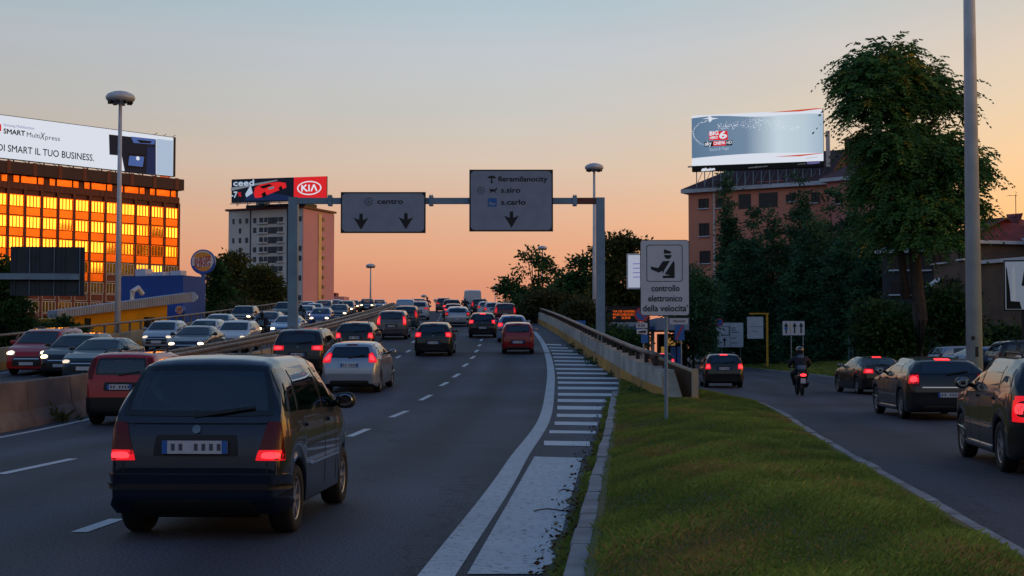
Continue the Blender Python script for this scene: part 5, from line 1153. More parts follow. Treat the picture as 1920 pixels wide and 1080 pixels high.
for i in range(14):
    z = zt-3.2-i*3.0
    for j, (px_, w) in enumerate(cols):
        if j in (0, 2, 9) and tr.random() < .45: continue
        if j not in (4, 5, 6, 7) and tr.random() < .15: continue
        x = ft.uv(px_, 470)[0]; ww = w*.42*(.8 if j not in (6, 7) else 1.0)
        if n_ < 100:
            g = MB(); g.bx((x-ww, -.12, z-.8-(.4 if j in (6, 7) else 0)), (x+ww, .05, z+.75)); wn = g.build('window', M['towerdark'], tw); n_ += 1
            if j in (4, 5, 8): s_ = MB(); s_.bx((x-ww-.3, -.7, z-1.25), (x+ww+.3, .04, z-.8)); s_.build('balcony', M['towergrey'], wn)
m = MB(); m.bx((Wt*.295, -.06, 0), (Wt*.31, .03, zt-.1)); m.bx((Wt*.80, -.3, 0), (Wt*.82, .03, zt-.1)); m.build('pipe', M['darkmetal'], tw)
m = MB(); m.bx((Wt+.24, sd*.47, 4), (Wt+.5, sd*.57, zt-1)); m.build('stair_strip', pmat('stair_glazing', '#c9a48a', .25, 0, .25, .15, spec=.8), tw)
for i in range(15):
    z = zt-2.5-i*3; g = MB(); g.bx((Wt+.5, sd*.60, z-.5), (Wt+.55, sd*.66, z+.6)); g.build('side_window', M['towerdark'], tw)
# lower reddish house to its right
p = at(632, 600, 470); h = empty('distant_house', (p.x, p.y, 0), R(-10), 'small distant reddish house right of the pale tower', 'building')
m = MB(); m.bx((-2.2, 0, 0), (2.3, 6, at(632, 556, 470).z)); m.build('wall', M['glowpink'], h); m = MB(); m.bx((-2.2, 0, at(632, 556, 470).z), (-.4, 3, at(632, 549, 470).z)); m.build('roof', M['redbrick'], h)
# advert
pA = at(432, 600, 432); pB = at(611, 600, 424); fk = Frame((pA.x, pA.y), math.atan2(pB.y-pA.y, pB.x-pA.x)); Wk = (pB-pA).to_2d().length
kb = setf('billboard', fk, 'lit advertising board with red badge panel on the roof of the pale tower', 'billboard')
def kp(*pts): return [fk.uv(*p) for p in pts]
zb0 = fk.uv(520, 378)[1]; zt0 = fk.uv(520, 333.5)[1]
m = MB(); m.bx((0, 0, zb0), (Wk, .7, zt0)); m.build('cabinet', M['darkmetal'], kb)
xs = fk.uv(551, 350)[0]
m = MB(); m.flat([(0, zb0+.05), (xs, zb0+.05), (xs, zt0-.05), (0, zt0-.05)], -.02); m.build('screen', M['led_dark'], kb)
m = MB(); m.flat([(xs, zb0-.0), (Wk, zb0-.0), (Wk, zt0), (xs, zt0)], -.03); m.build('badge_panel', M['led_red'], kb)
cx, cz = fk.uv(580, 352.5); rx, rz = 24.5*428/F, 13.2*428/F
el = lambda a, b, n=36: [(cx+a*math.cos(2*math.pi*k/n), cz+b*math.sin(2*math.pi*k/n)) for k in range(n)]
m = MB(); o_ = el(rx, rz); i_ = el(rx*.90, rz*.84); n = 36; m.add([(x, -.06, z) for x, z in o_]+[(x, -.06, z) for x, z in i_], [(k, (k+1) % n, n+(k+1) % n, n+k) for k in range(n)]); m.build('badge_ring', M['led_white'], kb)
h_ = rz*.95
def bar(m, a, b, w): 
    d_ = (b[0]-a[0], b[1]-a[1]); l = math.hypot(*d_); nx_, nz_ = -d_[1]/l*w/2, d_[0]/l*w/2
    m.flat([(a[0]+nx_, a[1]+nz_), (b[0]+nx_, b[1]+nz_), (b[0]-nx_, b[1]-nz_), (a[0]-nx_, a[1]-nz_)], -.06)
m = MB(); w_ = rx*.12; z0, z1 = cz-h_*.5, cz+h_*.5
bar(m, (cx-rx*.60, z0), (cx-rx*.60, z1), w_); bar(m, (cx-rx*.56, cz), (cx-rx*.24, z1), w_); bar(m, (cx-rx*.50, cz+.1), (cx-rx*.16, z0), w_); bar(m, (cx-rx*.02, z0), (cx-rx*.02, z1), w_); bar(m, (cx+rx*.16, z0), (cx+rx*.38, z1), w_); bar(m, (cx+rx*.38, z1), (cx+rx*.62, z0), w_)
m.build('badge_letters', M['led_white'], kb)
t = text('ceed', 2.5, M['led_sky'], kb, fk.uv(437, 344)[0], fk.uv(437, 344)[1], -.06, 'LEFT', 1.5, .08)
t = text('-7', 2.6, M['led_sky'], kb, fk.uv(433, 366)[0], fk.uv(433, 366)[1], -.07, 'LEFT', 1, .08); t = text('%', 1.8, M['led_red'], kb, fk.uv(446, 365)[0], fk.uv(446, 365)[1], -.07, 'LEFT', 1, .05)
m = MB(); m.flat(kp((433, 352), (478, 344), (520, 337), (520, 339), (478, 348), (433, 358)), -.03, 0); m.flat(kp((458, 376), (468, 362), (500, 360), (545, 368), (545, 375)), -.03, 1); m.flat(kp((470, 347), (474, 362), (462, 370), (460, 364)), -.04, 2)
m.flat(kp((476, 363), (478, 352), (488, 346), (505, 343), (522, 341), (536, 343), (537, 352), (520, 358), (500, 366), (486, 371), (478, 371)), -.05, 3)
m.flat(kp((486, 350), (504, 345), (512, 347), (494, 354)), -.06, 4); m.flat(kp((490, 364), (497, 359), (500, 366), (494, 371)), -.06, 4); m.flat(kp((522, 352), (528, 348), (530, 355), (525, 358)), -.06, 4); m.flat(kp((503, 352), (514, 349), (514, 353), (504, 356)), -.07, 0)
m.build('advert_picture', [M['led_grey'], M['led_blue'], M['led_sky'], M['led_red'], M['led_black']], kb)
m = MB()
for k in range(9): x = Wk*(k+.5)/9; m.bx((x-.1, .2, zt+.8), (x+.1, .4, zb0)); m.tube([(x, .3, zt+.8), (x+1.1, .3, zb0)], .07, 4)
m.bx((-.6, .1, zb0-.35), (Wk*.66, .5, zb0-.15)); m.build('support_frame', M['steel'], kb)

# ---- gantry over our carriageway
pa, pb = at(549, 600, 70), at(1126, 600, 70); zbm = at(840, 377, 70).z; ga = empty('sign_gantry', (pa.x, 70, 0), 0, 'steel gantry of two square columns and a beam across the flyover lanes', 'gantry')
Wg = pb.x-pa.x
m = MB(); m.bx((-.23, -.23, 0), (.23, .23, zbm+.18)); m.build('column', M['gantry'], ga); m = MB(); m.bx((Wg-.21, -.23, 0), (Wg+.21, .23, zbm+.16)); m.build('column', M['gantry'], ga)
m = MB(); m.bx((.235, -.15, zbm-.14), (Wg-.215, .15, zbm+.15)); m.build('beam', M['gantry'], ga)
for px_ in (618, 808, 1078):
    x = at(px_, 600, 70).x-pa.x; m = MB(); m.bx((x-.1, -.22, zbm-.24), (x+.1, .22, zbm+.25))
    for q in (-.05, .05): m.bx((x+q-.02, -.24, zbm+.25), (x+q+.02, .24, zbm+.30))
    m.build('flange', M['gantry'], ga)
M['rustred'] = pmat('rusty_beam', '#6a4038', .7, .2, .3, 2)
m = MB(); x = at(1078, 600, 70).x-pa.x; m.bx((x+.12, -.155, zbm-.143), (Wg-.22, .155, zbm+.153)); m.build('rusty_sleeve', M['rustred'], ga)
def rrect(x0, z0, x1, z1, r, n=5):
    P_ = []
    for (cx_, cz_, a) in ((x1-r, z1-r, 0), (x0+r, z1-r, 90), (x0+r, z0+r, 180), (x1-r, z0+r, 270)):
        for k in range(n+1): P_.append((cx_+r*math.cos(R(a+90*k/n)), cz_+r*math.sin(R(a+90*k/n))))
    return P_
def arrow_down(m, cx_, cz_, s, y):   # notched arrow as on the boards
    m.flat([(cx_-.10*s, cz_+.52*s), (cx_+.10*s, cz_+.52*s), (cx_+.12*s, cz_+.12*s), (cx_+.46*s, cz_+.26*s), (cx_, cz_-.5*s), (cx_-.46*s, cz_+.26*s), (cx_-.12*s, cz_+.12*s)], y)
def board(name, label, px0, py0, px1, py1, D, cat='sign', border=.07, sheet='signgrey', rz=0, back='signink'):
    f = Frame((at((px0+px1)/2, 600, D).x, D), rz); x0, z1 = f.uv(px0, py0); x1, z0 = f.uv(px1, py1); e = empty(name, (f.o.x, f.o.y, 0), rz, label, cat)
    m = MB(); m.bx((x0, 0, z0), (x1, .06, z1)); m.build('panel', M[back], e)
    m = MB(); m.flat(rrect(x0+border, z0+border, x1-border, z1-border, min(.2, (x1-x0)*.06)), -.006); m.build('sheet', M[sheet], e)
    return f, e
f, e = board('direction_sign', 'wide grey overhead board reading centro with two down arrows', 639, 360, 798, 437, 69.6, 'road sign')
m = MB(); s_ = 30*69.6/F
arrow_down(m, *f.uv(677, 416), s_, -.012); arrow_down(m, *f.uv(761, 415), s_, -.012); m.build('arrow', M['signink'], e)
text('centro', .36, M['signink'], e, f.uv(707, 378)[0], f.uv(707, 378)[1], -.012, 'LEFT', 1.32, .010)
def ringmark(e, c, r, y, mt='signink', gaps=10):
    m = MB()
    for rr in ((r, r*.82), (r*.58, r*.46)):
        for k in range(gaps):
            a0, a1 = 2*math.pi*k/gaps, 2*math.pi*(k+.72)/gaps; P_ = []
            for q in range(4): a = a0+(a1-a0)*q/3; P_.append((c[0]+rr[0]*math.cos(a), c[1]+rr[0]*math.sin(a)))
            for q in range(3, -1, -1): a = a0+(a1-a0)*q/3; P_.append((c[0]+rr[1]*math.cos(a), c[1]+rr[1]*math.sin(a)))
            m.flat(P_, y)
    m.flat([(c[0]+r*.2*math.cos(k), c[1]+r*.2*math.sin(k)) for k in range(6)], y); m.build('target_symbol', M[mt], e)
ringmark(e, f.uv(691, 378), .21, -.012)
m = MB(); x = f.uv(639, 400)[0]
for px_ in (655, 782): x = f.uv(px_, 400)[0]; m.bx((x-.05, .062, f.uv(0, 435)[1]), (x+.05, .12, f.uv(0, 362)[1]))
m.build('bracket', M['gantry'], e)
f, e = board('direction_sign', 'tall grey overhead board listing fieramilanocity, s.siro and s.carlo above one arrow', 880, 318, 1037, 434, 69.6, 'road sign')
m = MB(); arrow_down(m, *f.uv(959, 412), s_, -.012); m.build('arrow', M['signink'], e)
for s, px_, py_, w in (('fieramilanocity', 934, 336, 93), ('s.siro', 939, 357, 37), ('s.carlo', 939, 379.5, 47)):
    a = f.uv(px_, py_); t = text(s, .36, M['signink'], e, a[0], a[1], -.012, 'LEFT', 1, .010); ww = max(v.co.x for v in t.data.vertices)-a[0]; k = w*69.6/F/ww
    for v in t.data.vertices: v.co.x = a[0]+(v.co.x-a[0])*k
m = MB(); c = f.uv(923, 379.5); m.flat(rrect(c[0]-.22, c[1]-.21, c[0]+.22, c[1]+.21, .05), -.010); m.build('blue_symbol', M['signblue'], e)
m = MB(); m.flat([(c[0]-.15, c[1]-.12), (c[0]+.16, c[1]-.12), (c[0]+.16, c[1]-.04), (c[0]-.03, c[1]-.02), (c[0]-.15, c[1]+.08)], -.016); m.build('bed_symbol', M['signgrey'], e)
c = f.uv(922, 336); m = MB(); m.flat([(c[0]+(.24 if k % 2 else .18)*math.cos(R(k*18)), c[1]+.04+.14*math.sin(R(k*18))) for k in range(11)], -.012); m.flat([(c[0]-.05, c[1]-.2), (c[0]+.05, c[1]-.2), (c[0]+.02, c[1]+.06), (c[0]-.02, c[1]+.06)], -.0125); m.build('tree_symbol', M['signink'], e)
ringmark(e, f.uv(902, 357), .19, -.012, gaps=8)
c = f.uv(924, 357); m = MB(); m.flat([(c[0]-.22, c[1]+.02), (c[0]-.1, c[1]+.07), (c[0]+.08, c[1]+.05), (c[0]+.2, c[1]+.14), (c[0]+.22, c[1]+.05), (c[0]+.1, c[1]-.02), (c[0]+.2, c[1]-.14), (c[0], c[1]-.05), (c[0]-.18, c[1]-.14), (c[0]-.1, c[1]-.02)], -.012); m.build('horse_symbol', M['signink'], e)
m = MB()
for px_ in (897, 1020): x = f.uv(px_, 400)[0]; m.bx((x-.05, .062, f.uv(0, 432)[1]), (x+.05, .12, f.uv(0, 320)[1]))
m.build('bracket', M['gantry'], e)

# ---- speed check sign on the grass island
p = at(1250, 784, 27.5); D = 27.5; f = Frame((at(1247, 600, D).x, D), R(-3)); e = empty('speed_check_sign', (f.o.x, D, 0), R(-3), 'tall pale sign reading controllo elettronico della velocita on the grass island', 'road sign')
x0, z1 = f.uv(1200, 450); x1, z0 = f.uv(1293, 592)
m = MB(); pr = rrect(x0, z0, x1, z1, .06); m.flat(pr, 0, 0, .025); m.build('panel', M['signink'], e)
m = MB(); m.flat(rrect(x0+.012, z0+.012, x1-.012, z1-.012, .05), -.003); m.build('sheet', M['signwhite'], e)
def fl(name, pts, mat, y=-.006): mm = MB(); mm.flat([f.uv(*q) for q in pts], y); return mm.build(name, M[mat], e)
def ringrect(a, b, w, r, y):
    P0 = rrect(a[0], b[1], b[0], a[1], r); P1 = rrect(a[0]+w, b[1]+w, b[0]-w, a[1]-w, r-w*.5); n = len(P0); mm = MB(); mm.add([(x, y, z) for x, z in P0]+[(x, y, z) for x, z in P1], [(k, (k+1) % n, n+(k+1) % n, n+k) for k in range(n)]); return mm
ringrect(f.uv(1212, 459), f.uv(1280, 528), .012, .05, -.006).build('frame_line', M['signink'], e)
def zq(pts): return [(860+x/4, 290+y/4) for x, y in pts]
fl('officer_symbol', zq([(1540, 708), (1595, 728), (1590, 742), (1538, 742)]), 'signink'); fl('officer_symbol', zq([(1540, 752), (1597, 752), (1594, 768), (1580, 782), (1558, 782), (1545, 770)]), 'signink')
fl('officer_symbol', zq([(1530, 800), (1585, 795), (1540, 870), (1530, 895), (1528, 872), (1500, 885), (1445, 862), (1438, 838), (1496, 850)]), 'signink'); fl('officer_symbol', zq([(1612, 795), (1620, 815), (1620, 926), (1530, 926), (1530, 908), (1590, 905), (1545, 896)]), 'signink')
for s, yy, a, b in (('controllo', 541, 1221, 1274), ('elettronico', 560, 1215, 1279), ("della velocita'", 578.5, 1205, 1289)):
    q = f.uv(a, yy); t = text(s, 13.5*D/F*1.25, M['signink'], e, q[0], q[1], -.007, 'LEFT', 1, .0035); ww = max(v.co.x for v in t.data.vertices)-min(v.co.x for v in t.data.vertices); k = (f.uv(b, yy)[0]-q[0])/ww
    for v in t.data.vertices: v.co.x = q[0]+(v.co.x-q[0])*k
m = MB(); xp = f.uv(1249, 600)[0]; zg = zi(f.o.x, D); m.cyl((xp, .06, zg-.3), (xp, .06, z1-.05), .034, .034, 12); m.build('pole', M['gantry'], e)
m = MB()
for zz in (z0+.2, z1-.3): m.bx((xp-.3, .027, zz), (xp+.3, .06, zz+.05))
m.build('bracket', M['steel'], e)

# ---- lamps
def lamp(px, ybase, ytop, D, rdisc, label, z0, rb=.16, rt=.08):
    p = at(px, ytop, D); e = empty('street_lamp', (p.x, D, z0), 0, label, 'street lamp', 'mast lamps with round heads'); H_ = p.z-z0
    m = MB(); m.tube([(0, 0, 0), (0, 0, H_*.5), (0, 0, H_-.1)], [rb, (rb+rt)/2, rt], 12); m.build('pole', M['polegrey'], e, True)
    m = MB(); m.lathe([(.1, H_-.62), (rdisc*.55, H_-.50), (rdisc*.85, H_-.46), (rdisc*.98, H_-.34), (rdisc, H_-.22), (rdisc*.86, H_-.08), (rdisc*.5, H_+.04), (rdisc*.12, H_+.10), (0, H_+.12)], 28); m.build('lamp_head', M['polegrey'], e, True)
    m = MB()
    for k in range(8): a = k*math.pi/4; m.box((rdisc*.70*math.cos(a), rdisc*.70*math.sin(a), H_-.52), (rdisc*.3, rdisc*.2, .12), a)
    m.build('floodlight', M['darkmetal'], e)
lamp(226, 630, 174, 74, .76, 'tall grey lamp mast with round head before the golden office block', zo(74), .17, .09)
lamp(1114, 556, 308, 114, .76, 'tall lamp mast with round head beside the right gantry column', 0, .20, .09)
lamp(695, 570, 495.5, 224, .78, 'distant lamp mast with round head left of the crest', zo(224), .17, .09)
lamp(795, 570, 553, 345, .72, 'faint distant lamp mast above the reddish motorcycle', zp(345)-4, .15, .08)
lamp(817, 570, 561, 430, .72, 'faintest lamp mast just above the road crest', zp(420)-6, .15, .08)
lamp(1017, 470, 462, 232, .8, 'lamp mast head peeping over the tree right of the crest', 0, .18, .09)
lamp(928.5, 535, 535, 330, .3, 'thin distant mast left of the tree at the crest', 0, .12, .08)
p = at(1826, 600, 45.5); e = empty('lamp_mast', (p.x, 45.5, 0), 0, 'very tall white tapering lamp mast rising out of frame at right', 'lamp mast')
m = MB(); m.tube([(0, 0, 0), (0, 0, 12.8), (0, 0, 25)], [.265, .185, .10], 20); m.build('pole', M['polegrey'], e, True)
m = MB(); m.lathe([(.1, 24.5), (.8, 24.6), (.95, 24.9), (.5, 25.2), (0, 25.3)], 24); m.build('lamp_head', M['polegrey'], e, True)
m = MB(); zc = at(1826, 655, 45.5).z; m.bx((-.05, -.262, zc-.24), (.05, -.22, zc+.08)); m.build('hatch_door', M['darkmetal'], e); zc = at(1826, 634, 45.5).z; m = MB(); m.bx((-.16, -.262, zc-.06), (-.06, -.2, zc+.06)); m.build('number_tag', M['darkmetal'], e)

# ---- dark back of a cantilever road sign on the left
f = Frame((at(90, 600, 80).x, 80), R(7)); e = setf('cantilever_sign', f, 'dark back of a large road board on a grey beam at the left', 'road sign')
x0, z1 = f.uv(20, 462); x1, z0 = f.uv(158, 555); m = MB(); m.bx((x0, 0, z0), (x1, .08, z1)); m.build('panel', M['signback'], e)
m = MB()
for px_ in (28, 56, 72, 102, 120, 150): x = f.uv(px_, 500)[0]; m.bx((x-.05, -.08, z0+.02), (x+.05, -.001, z1-.02))
m.build('stiffener', M['signback'], e)
for px_, nm in ((56, 'stiffener'), (102, 'stiffener'), (150, 'stiffener')):
    x = f.uv(px_, 500)[0]; m = MB(); m.bx((x-.015, -.10, z0+.02), (x+.015, -.081, z1-.02)); m.build(nm, M['gantry'], e)
zb_ = f.uv(75, 519)[1]; m = MB(); m.bx((x0-9, -.40, zb_-.17), (f.uv(150, 519)[0], -.12, zb_+.17)); m.build('beam', M['gantry'], e); m = MB(); m.bx((x0-9.4, -.5, 0), (x0-9, -.05, zb_+.5)); m.build('column', M['gantry'], e)

# ---- orange apartment house on the right with the screen above it
pl, pr_ = at(1292, 600, 172), at(1555, 600, 163); fh = Frame((pl.x, pl.y), math.atan2(pr_.y-pl.y, pr_.x-pl.x)); Wh = (pr_-pl).to_2d().length
hb = setf('apartment_house', fh, 'orange rendered apartment house with tiled hip roof behind the dark conifers', 'building')
M['orangewall'] = pmat('orange_render', '#e29278', .85, 0, .12, .12, .2, 3); M['pinkwall'] = pmat('pinkish_render', '#d88a84', .85, 0, .12, .12, .2, 3)
mt_ = M['tiles'] = pmat('roof_tiles', '#54383c', .8, 0, .3, 1.5, .5, 10); M['tilesred'] = pmat('red_roof_tiles', '#8a3630', .8, 0, .3, 1.5, .5, 10)
ze = fh.uv(1400, 356)[1]; zr = fh.uv(1420, 326)[1]+1.0
m = MB(); m.bx((0, 0, 0), (Wh, 12, ze)); m.build('wall', M['orangewall'], hb)
m = MB(); m.bx((-.7, -.7, ze), (Wh+.2, 12.7, ze+.45)); m.build('eaves', M['polegrey'], hb)
m = MB(); m.add([(-.7, -.7, ze+.45), (Wh+.2, -.7, ze+.45), (Wh+.2, 12.7, ze+.45), (-.7, 12.7, ze+.45), (7.5, 6, zr+2.0), (Wh+.2, 6, zr+2.0)], [(0, 1, 5, 4), (2, 3, 4, 5), (3, 0, 4), (1, 2, 5)]); rf = m.build('roof', mt_, hb)
m = MB(); A_, B_ = fh.uv(1420, 349), fh.uv(1470, 338); m.bx((A_[0], -.2, A_[1]), (B_[0], 4, B_[1])); m.build('dormer', M['orangewall'], rf)
for px_, py_ in ((1505, 318), (1548, 316)): q = fh.uv(px_, py_); m = MB(); m.bx((q[0]-.5, 5, zr), (q[0]+.5, 6.2, q[1]+1.5)); m.build('chimney', M['redbrick'], rf)
def hwin(pxa, pya, pxb, pyb, mat='duskpane', sh_=None, par=None, fr_=None):
    fr2 = fr_ or fh; a = fr2.uv(pxa, pyb); b = fr2.uv(pxb, pya); g = MB(); g.bx((a[0], -.03, a[1]), (b[0], .1, b[1])); wn = g.build('window', M[mat], par or hb)
    g = MB(); t = .12
    g.bx((a[0]-t, -.09, a[1]), (a[0], .0, b[1])); g.bx((b[0], -.09, a[1]), (b[0]+t, .0, b[1])); g.bx((a[0]-t, -.092, b[1]), (b[0]+t, .0, b[1]+t)); g.bx(((a[0]+b[0])/2-.04, -.08, a[1]), ((a[0]+b[0])/2+.04, -.031, b[1])); g.build('frame', M['darkred'], wn)
    g = MB(); g.bx((a[0]-.2, -.25, a[1]-.12), (b[0]+.2, .0, a[1])); g.build('sill', M['polegrey'], wn)
    return wn
for (a, b, c_, d_) in ((1312, 374, 1327, 391), (1345, 373, 1353, 390), (1313, 420, 1328, 443), (1314, 472, 1330, 494), (1476, 366, 1489, 378), (1523, 362, 1535, 380), (1360, 420, 1372, 445), (1360, 472, 1372, 496)): hwin(a, b, c_, d_)
a_, b_ = fh.uv(1385, 392), fh.uv(1458, 360)
g = MB(); g.bx((a_[0], -.04, a_[1]), (fh.uv(1408, 380)[0], .05, b_[1])); g.bx((fh.uv(1423, 380)[0], -.04, a_[1]), (b_[0], .05, b_[1])); g.build('loggia', M['duskpane'], hb)
g = MB(); g.bx((fh.uv(1421, 380)[0], -1.0, fh.uv(0, 396)[1]), (fh.uv(1460, 380)[0], 0, fh.uv(0, 390)[1])); bl_ = g.build('balcony', M['orangewall'], hb)
g = MB()
for k in range(16): x = fh.uv(1421, 380)[0]+k*.16; g.bx((x, -1.0, fh.uv(0, 390)[1]), (x+.04, -.96, fh.uv(0, 380)[1]))
g.bx((fh.uv(1421, 380)[0], -1.03, fh.uv(0, 380)[1]), (fh.uv(1460, 380)[0], -.94, fh.uv(0, 379)[1])); g.build('railing', M['darkmetal'], bl_)
g = MB(); g.bx((-.03, -.06, fh.uv(0, 408)[1]), (Wh*.33, .0, fh.uv(0, 406)[1])); g.bx((fh.uv(1337, 0)[0]-.10, -.15, 1), (fh.uv(1337, 0)[0]+.10, -.05, ze)); g.build('drain_pipe', M['whitefr'], hb)
pw0, pw1 = at(1553, 600, 160), at(1640, 600, 156); fw = Frame((pw0.x, pw0.y), math.atan2(pw1.y-pw0.y, pw1.x-pw0.x)); ww_ = (pw1-pw0).to_2d().length
hw = setf('apartment_house', fw, 'pinkish apartment house with dark hip roof partly behind the big feathery tree', 'building')
zw = fw.uv(1580, 339)[1]; m = MB(); m.bx((0, 0, 0), (ww_+1.5, 12, zw)); m.build('wall', M['pinkwall'], hw); m = MB(); m.bx((-.6, -.6, zw), (ww_+2, 12.6, zw+.4)); m.build('eaves', M['polegrey'], hw)
m = MB(); m.add([(-.6, -.6, zw+.4), (ww_+8.6, -.6, zw+.4), (ww_+2, 12.6, zw+.4), (-.6, 12.6, zw+.4), (4, 6, zw+4.2), (ww_-1.5, 6, zw+4.2)], [(0, 1, 5, 4), (2, 3, 4, 5), (3, 0, 4), (1, 2, 5)]); rf = m.build('roof', M['tiles'], hw)
m = MB(); m.bx((2.0, 3, zw+2), (3.0, 4, zw+5.6)); m.build('chimney', M['redbrick'], rf); m = MB(); m.bx((.3, 3.4, zw+2), (1.2, 4.4, zw+5.3)); m.build('chimney', M['redbrick'], rf)
for (a, b, c_, d_) in ((1600, 362, 1612, 382), (1600, 410, 1612, 430), (1568, 364, 1578, 382)): hwin(a, b, c_, d_, par=hw, fr_=fw)
# screen
pA, pB = at(1299, 600, 168), at(1547, 600, 163.5); fs_ = Frame((pA.x, pA.y), math.atan2(pB.y-pA.y, pB.x-pA.x)); Ws = (pB-pA).to_2d().length
sb = setf('billboard', fs_, 'blue lit cinema advert screen above the orange apartment house', 'billboard')
def sp(*pts): return [fs_.uv(*p) for p in pts]
zT_, zB_ = fs_.uv(1420, 211)[1], fs_.uv(1420, 317)[1]
m = MB(); m.bx((0, 0, zB_), (Ws, .8, zT_)); m.build('cabinet', M['darkmetal'], sb)
z1_ = fs_.uv(1420, 306.5)[1]
m = MB(); m.flat([(0, z1_), (Ws, z1_), (Ws, zT_), (0, zT_)], -.01); m.build('screen', M['led_white'], sb); m = MB(); m.flat([(0, zB_), (Ws, zB_), (Ws, z1_), (0, z1_)], -.01); m.build('caption_strip', M['led_black'], sb)
za_, zb_ = fs_.uv(1420, 292)[1], fs_.uv(1420, 216)[1]
bluem = bpy.data.materials.new('screen_gradient'); bluem.use_nodes = True; t_ = bluem.node_tree; b_ = t_.nodes['Principled BSDF']
co = t_.nodes.new('ShaderNodeTexCoord'); mp = t_.nodes.new('ShaderNodeSeparateXYZ'); t_.links.new(co.outputs['Generated'], mp.inputs[0]); rp = t_.nodes.new('ShaderNodeValToRGB')
rp.color_ramp.elements[0].color = lin('#5f7c9a'); rp.color_ramp.elements[1].color = lin('#a9c0d4'); x_ = rp.color_ramp.elements.new(.42); x_.color = lin('#7890aa'); x_ = rp.color_ramp.elements.new(.66); x_.color = lin('#cfe0ea'); x_ = rp.color_ramp.elements.new(.86); x_.color = lin('#c4d6e2')
t_.links.new(mp.outputs[0], rp.inputs[0]); t_.links.new(rp.outputs[0], b_.inputs['Emission Color']); b_.inputs['Emission Strength'].default_value = .85; b_.inputs['Base Color'].default_value = (.02, .02, .02, 1)
m = MB(); n = 24; top = []; bot = []
for k in range(n+1):
    x = Ws*k/n; bot.append((x, za_+.35*math.sin(k/n*math.pi)*.8)); top.append((x, zb_-.45*math.sin(k/n*math.pi*.5)**6*.6+.15*math.sin(k/n*9)))
m.add([(x, -.02, z) for x, z in bot]+[(x, -.02, z) for x, z in top], [(k, k+1, n+2+k, n+1+k) for k in range(n)]); m.build('blue_picture', bluem, sb)
rs = random.Random(2); m = MB()
def dotq(px_, py_, s): c = fs_.uv(px_, py_); m.flat([(c[0]-s, c[1]), (c[0], c[1]-s), (c[0]+s, c[1]), (c[0], c[1]+s)], -.03)
for k in range(330):
    t = rs.random(); x = 1345+t*155; y = 238-t*8-10*math.sin(t*5)*t+rs.gauss(0, 2.2+5*t*(1.1-t)*2); dotq(x, max(214+2*(1-t)*5, min(246, y)), rs.uniform(.02, .065))
for k in range(110):
    a = R(100+150*k/110); dotq(1335+35*math.cos(a)+rs.gauss(0, .7), 250-24*math.sin(a)+rs.gauss(0, .8), rs.uniform(.02, .05))
m.build('snow_swirl', M['led_white'], sb)
m = MB(); m.flat(sp((1330, 217), (1336, 221), (1348, 222), (1336, 224), (1331, 230), (1328, 223), (1316, 223), (1327, 221)), -.032); m.build('star_flare', M['led_white'], sb)
m = MB(); m.flat(sp((1436, 293), (1450, 287), (1470, 291), (1500, 292)), -.028); m.build('snow_mound', M['led_white'], sb)
m = MB(); m.flat(sp((1440, 211), (1530, 203), (1546, 203), (1500, 209)), -.025); m.build('red_streak', M['led_orange'], sb); m = MB(); m.flat(sp((1450, 294), (1540, 287), (1546, 287), (1500, 293)), -.033); m.build('red_streak', M['led_orange'], sb)
m = MB(); m.flat(sp((1329, 247), (1364, 245), (1365, 262), (1330, 263)), -.03); m.flat(sp((1337, 265), (1361, 264), (1361, 273), (1337, 274)), -.034); m.build('red_label', M['led_red'], sb)
m = MB(); m.flat(sp((1321, 266), (1373, 263), (1373, 272.5), (1321, 275)), -.032); m.build('dark_label', M['led_ink'], sb)
def ft_(body, a, b, y, hpx, mat, bold=.0, yo=-.04):
    q = fs_.uv(a, y); t = text(body, hpx*1.38*166/F, M[mat], sb, q[0], q[1], yo, 'LEFT', 1, bold); xs_ = [v.co.x for v in t.data.vertices]; k = (fs_.uv(b, y)[0]-q[0])/(max(xs_)-min(xs_))
    for v in t.data.vertices: v.co.x = q[0]+(v.co.x-q[0])*k; v.co.z += (v.co.x-q[0])*.05
ft_('BIG', 1330, 1347, 251, 8, 'led_white', .03); ft_('HERO', 1331, 1346, 259, 5, 'led_white', .02); ft_('6', 1348, 1363, 254.5, 14, 'led_white', .04)
ft_('sky', 1322, 1334, 270, 8, 'led_white', .02); ft_('CINEMA', 1338, 1360, 269.5, 6, 'led_white', .02); ft_('HD', 1362, 1372, 268, 6, 'led_white', .01); ft_('Sound & Magic', 1330, 1367, 281, 6, 'led_sky', .0)
ft_('diffusion', 1315, 1341, 319, 5.5, 'led_white', .03); ft_('www.ddlvision.com', 1403, 1439, 314.5, 3.2, 'led_grey'); ft_('Mediasalon', 1513, 1537, 306, 5, 'led_lav', .02); ft_('powered by', 1496, 1510, 308, 2.6, 'led_grey'); ft_('prima visione a casa', 1511, 1532, 296.5, 2.4, 'led_grey')
m = MB()
for px_ in (1334, 1500, 1549): x = fs_.uv(px_, 0)[0]; m.bx((x-.22, .3, fh.uv(0, 372)[1] if px_ == 1549 else fh.uv(0, 360)[1]), (x+.22, .7, zB_+.02))
m.build('support_post', M['whitefr'], sb)
m = MB()
for k in range(16): x = Ws*(k+.5)/16; m.bx((x-.05, .4, ze+.3), (x+.05, .5, zB_)); m.tube([(x, .5, ze+.6), (x+.7, .5, zB_)], .035, 4)
m.build('support_frame', M['steel'], sb)
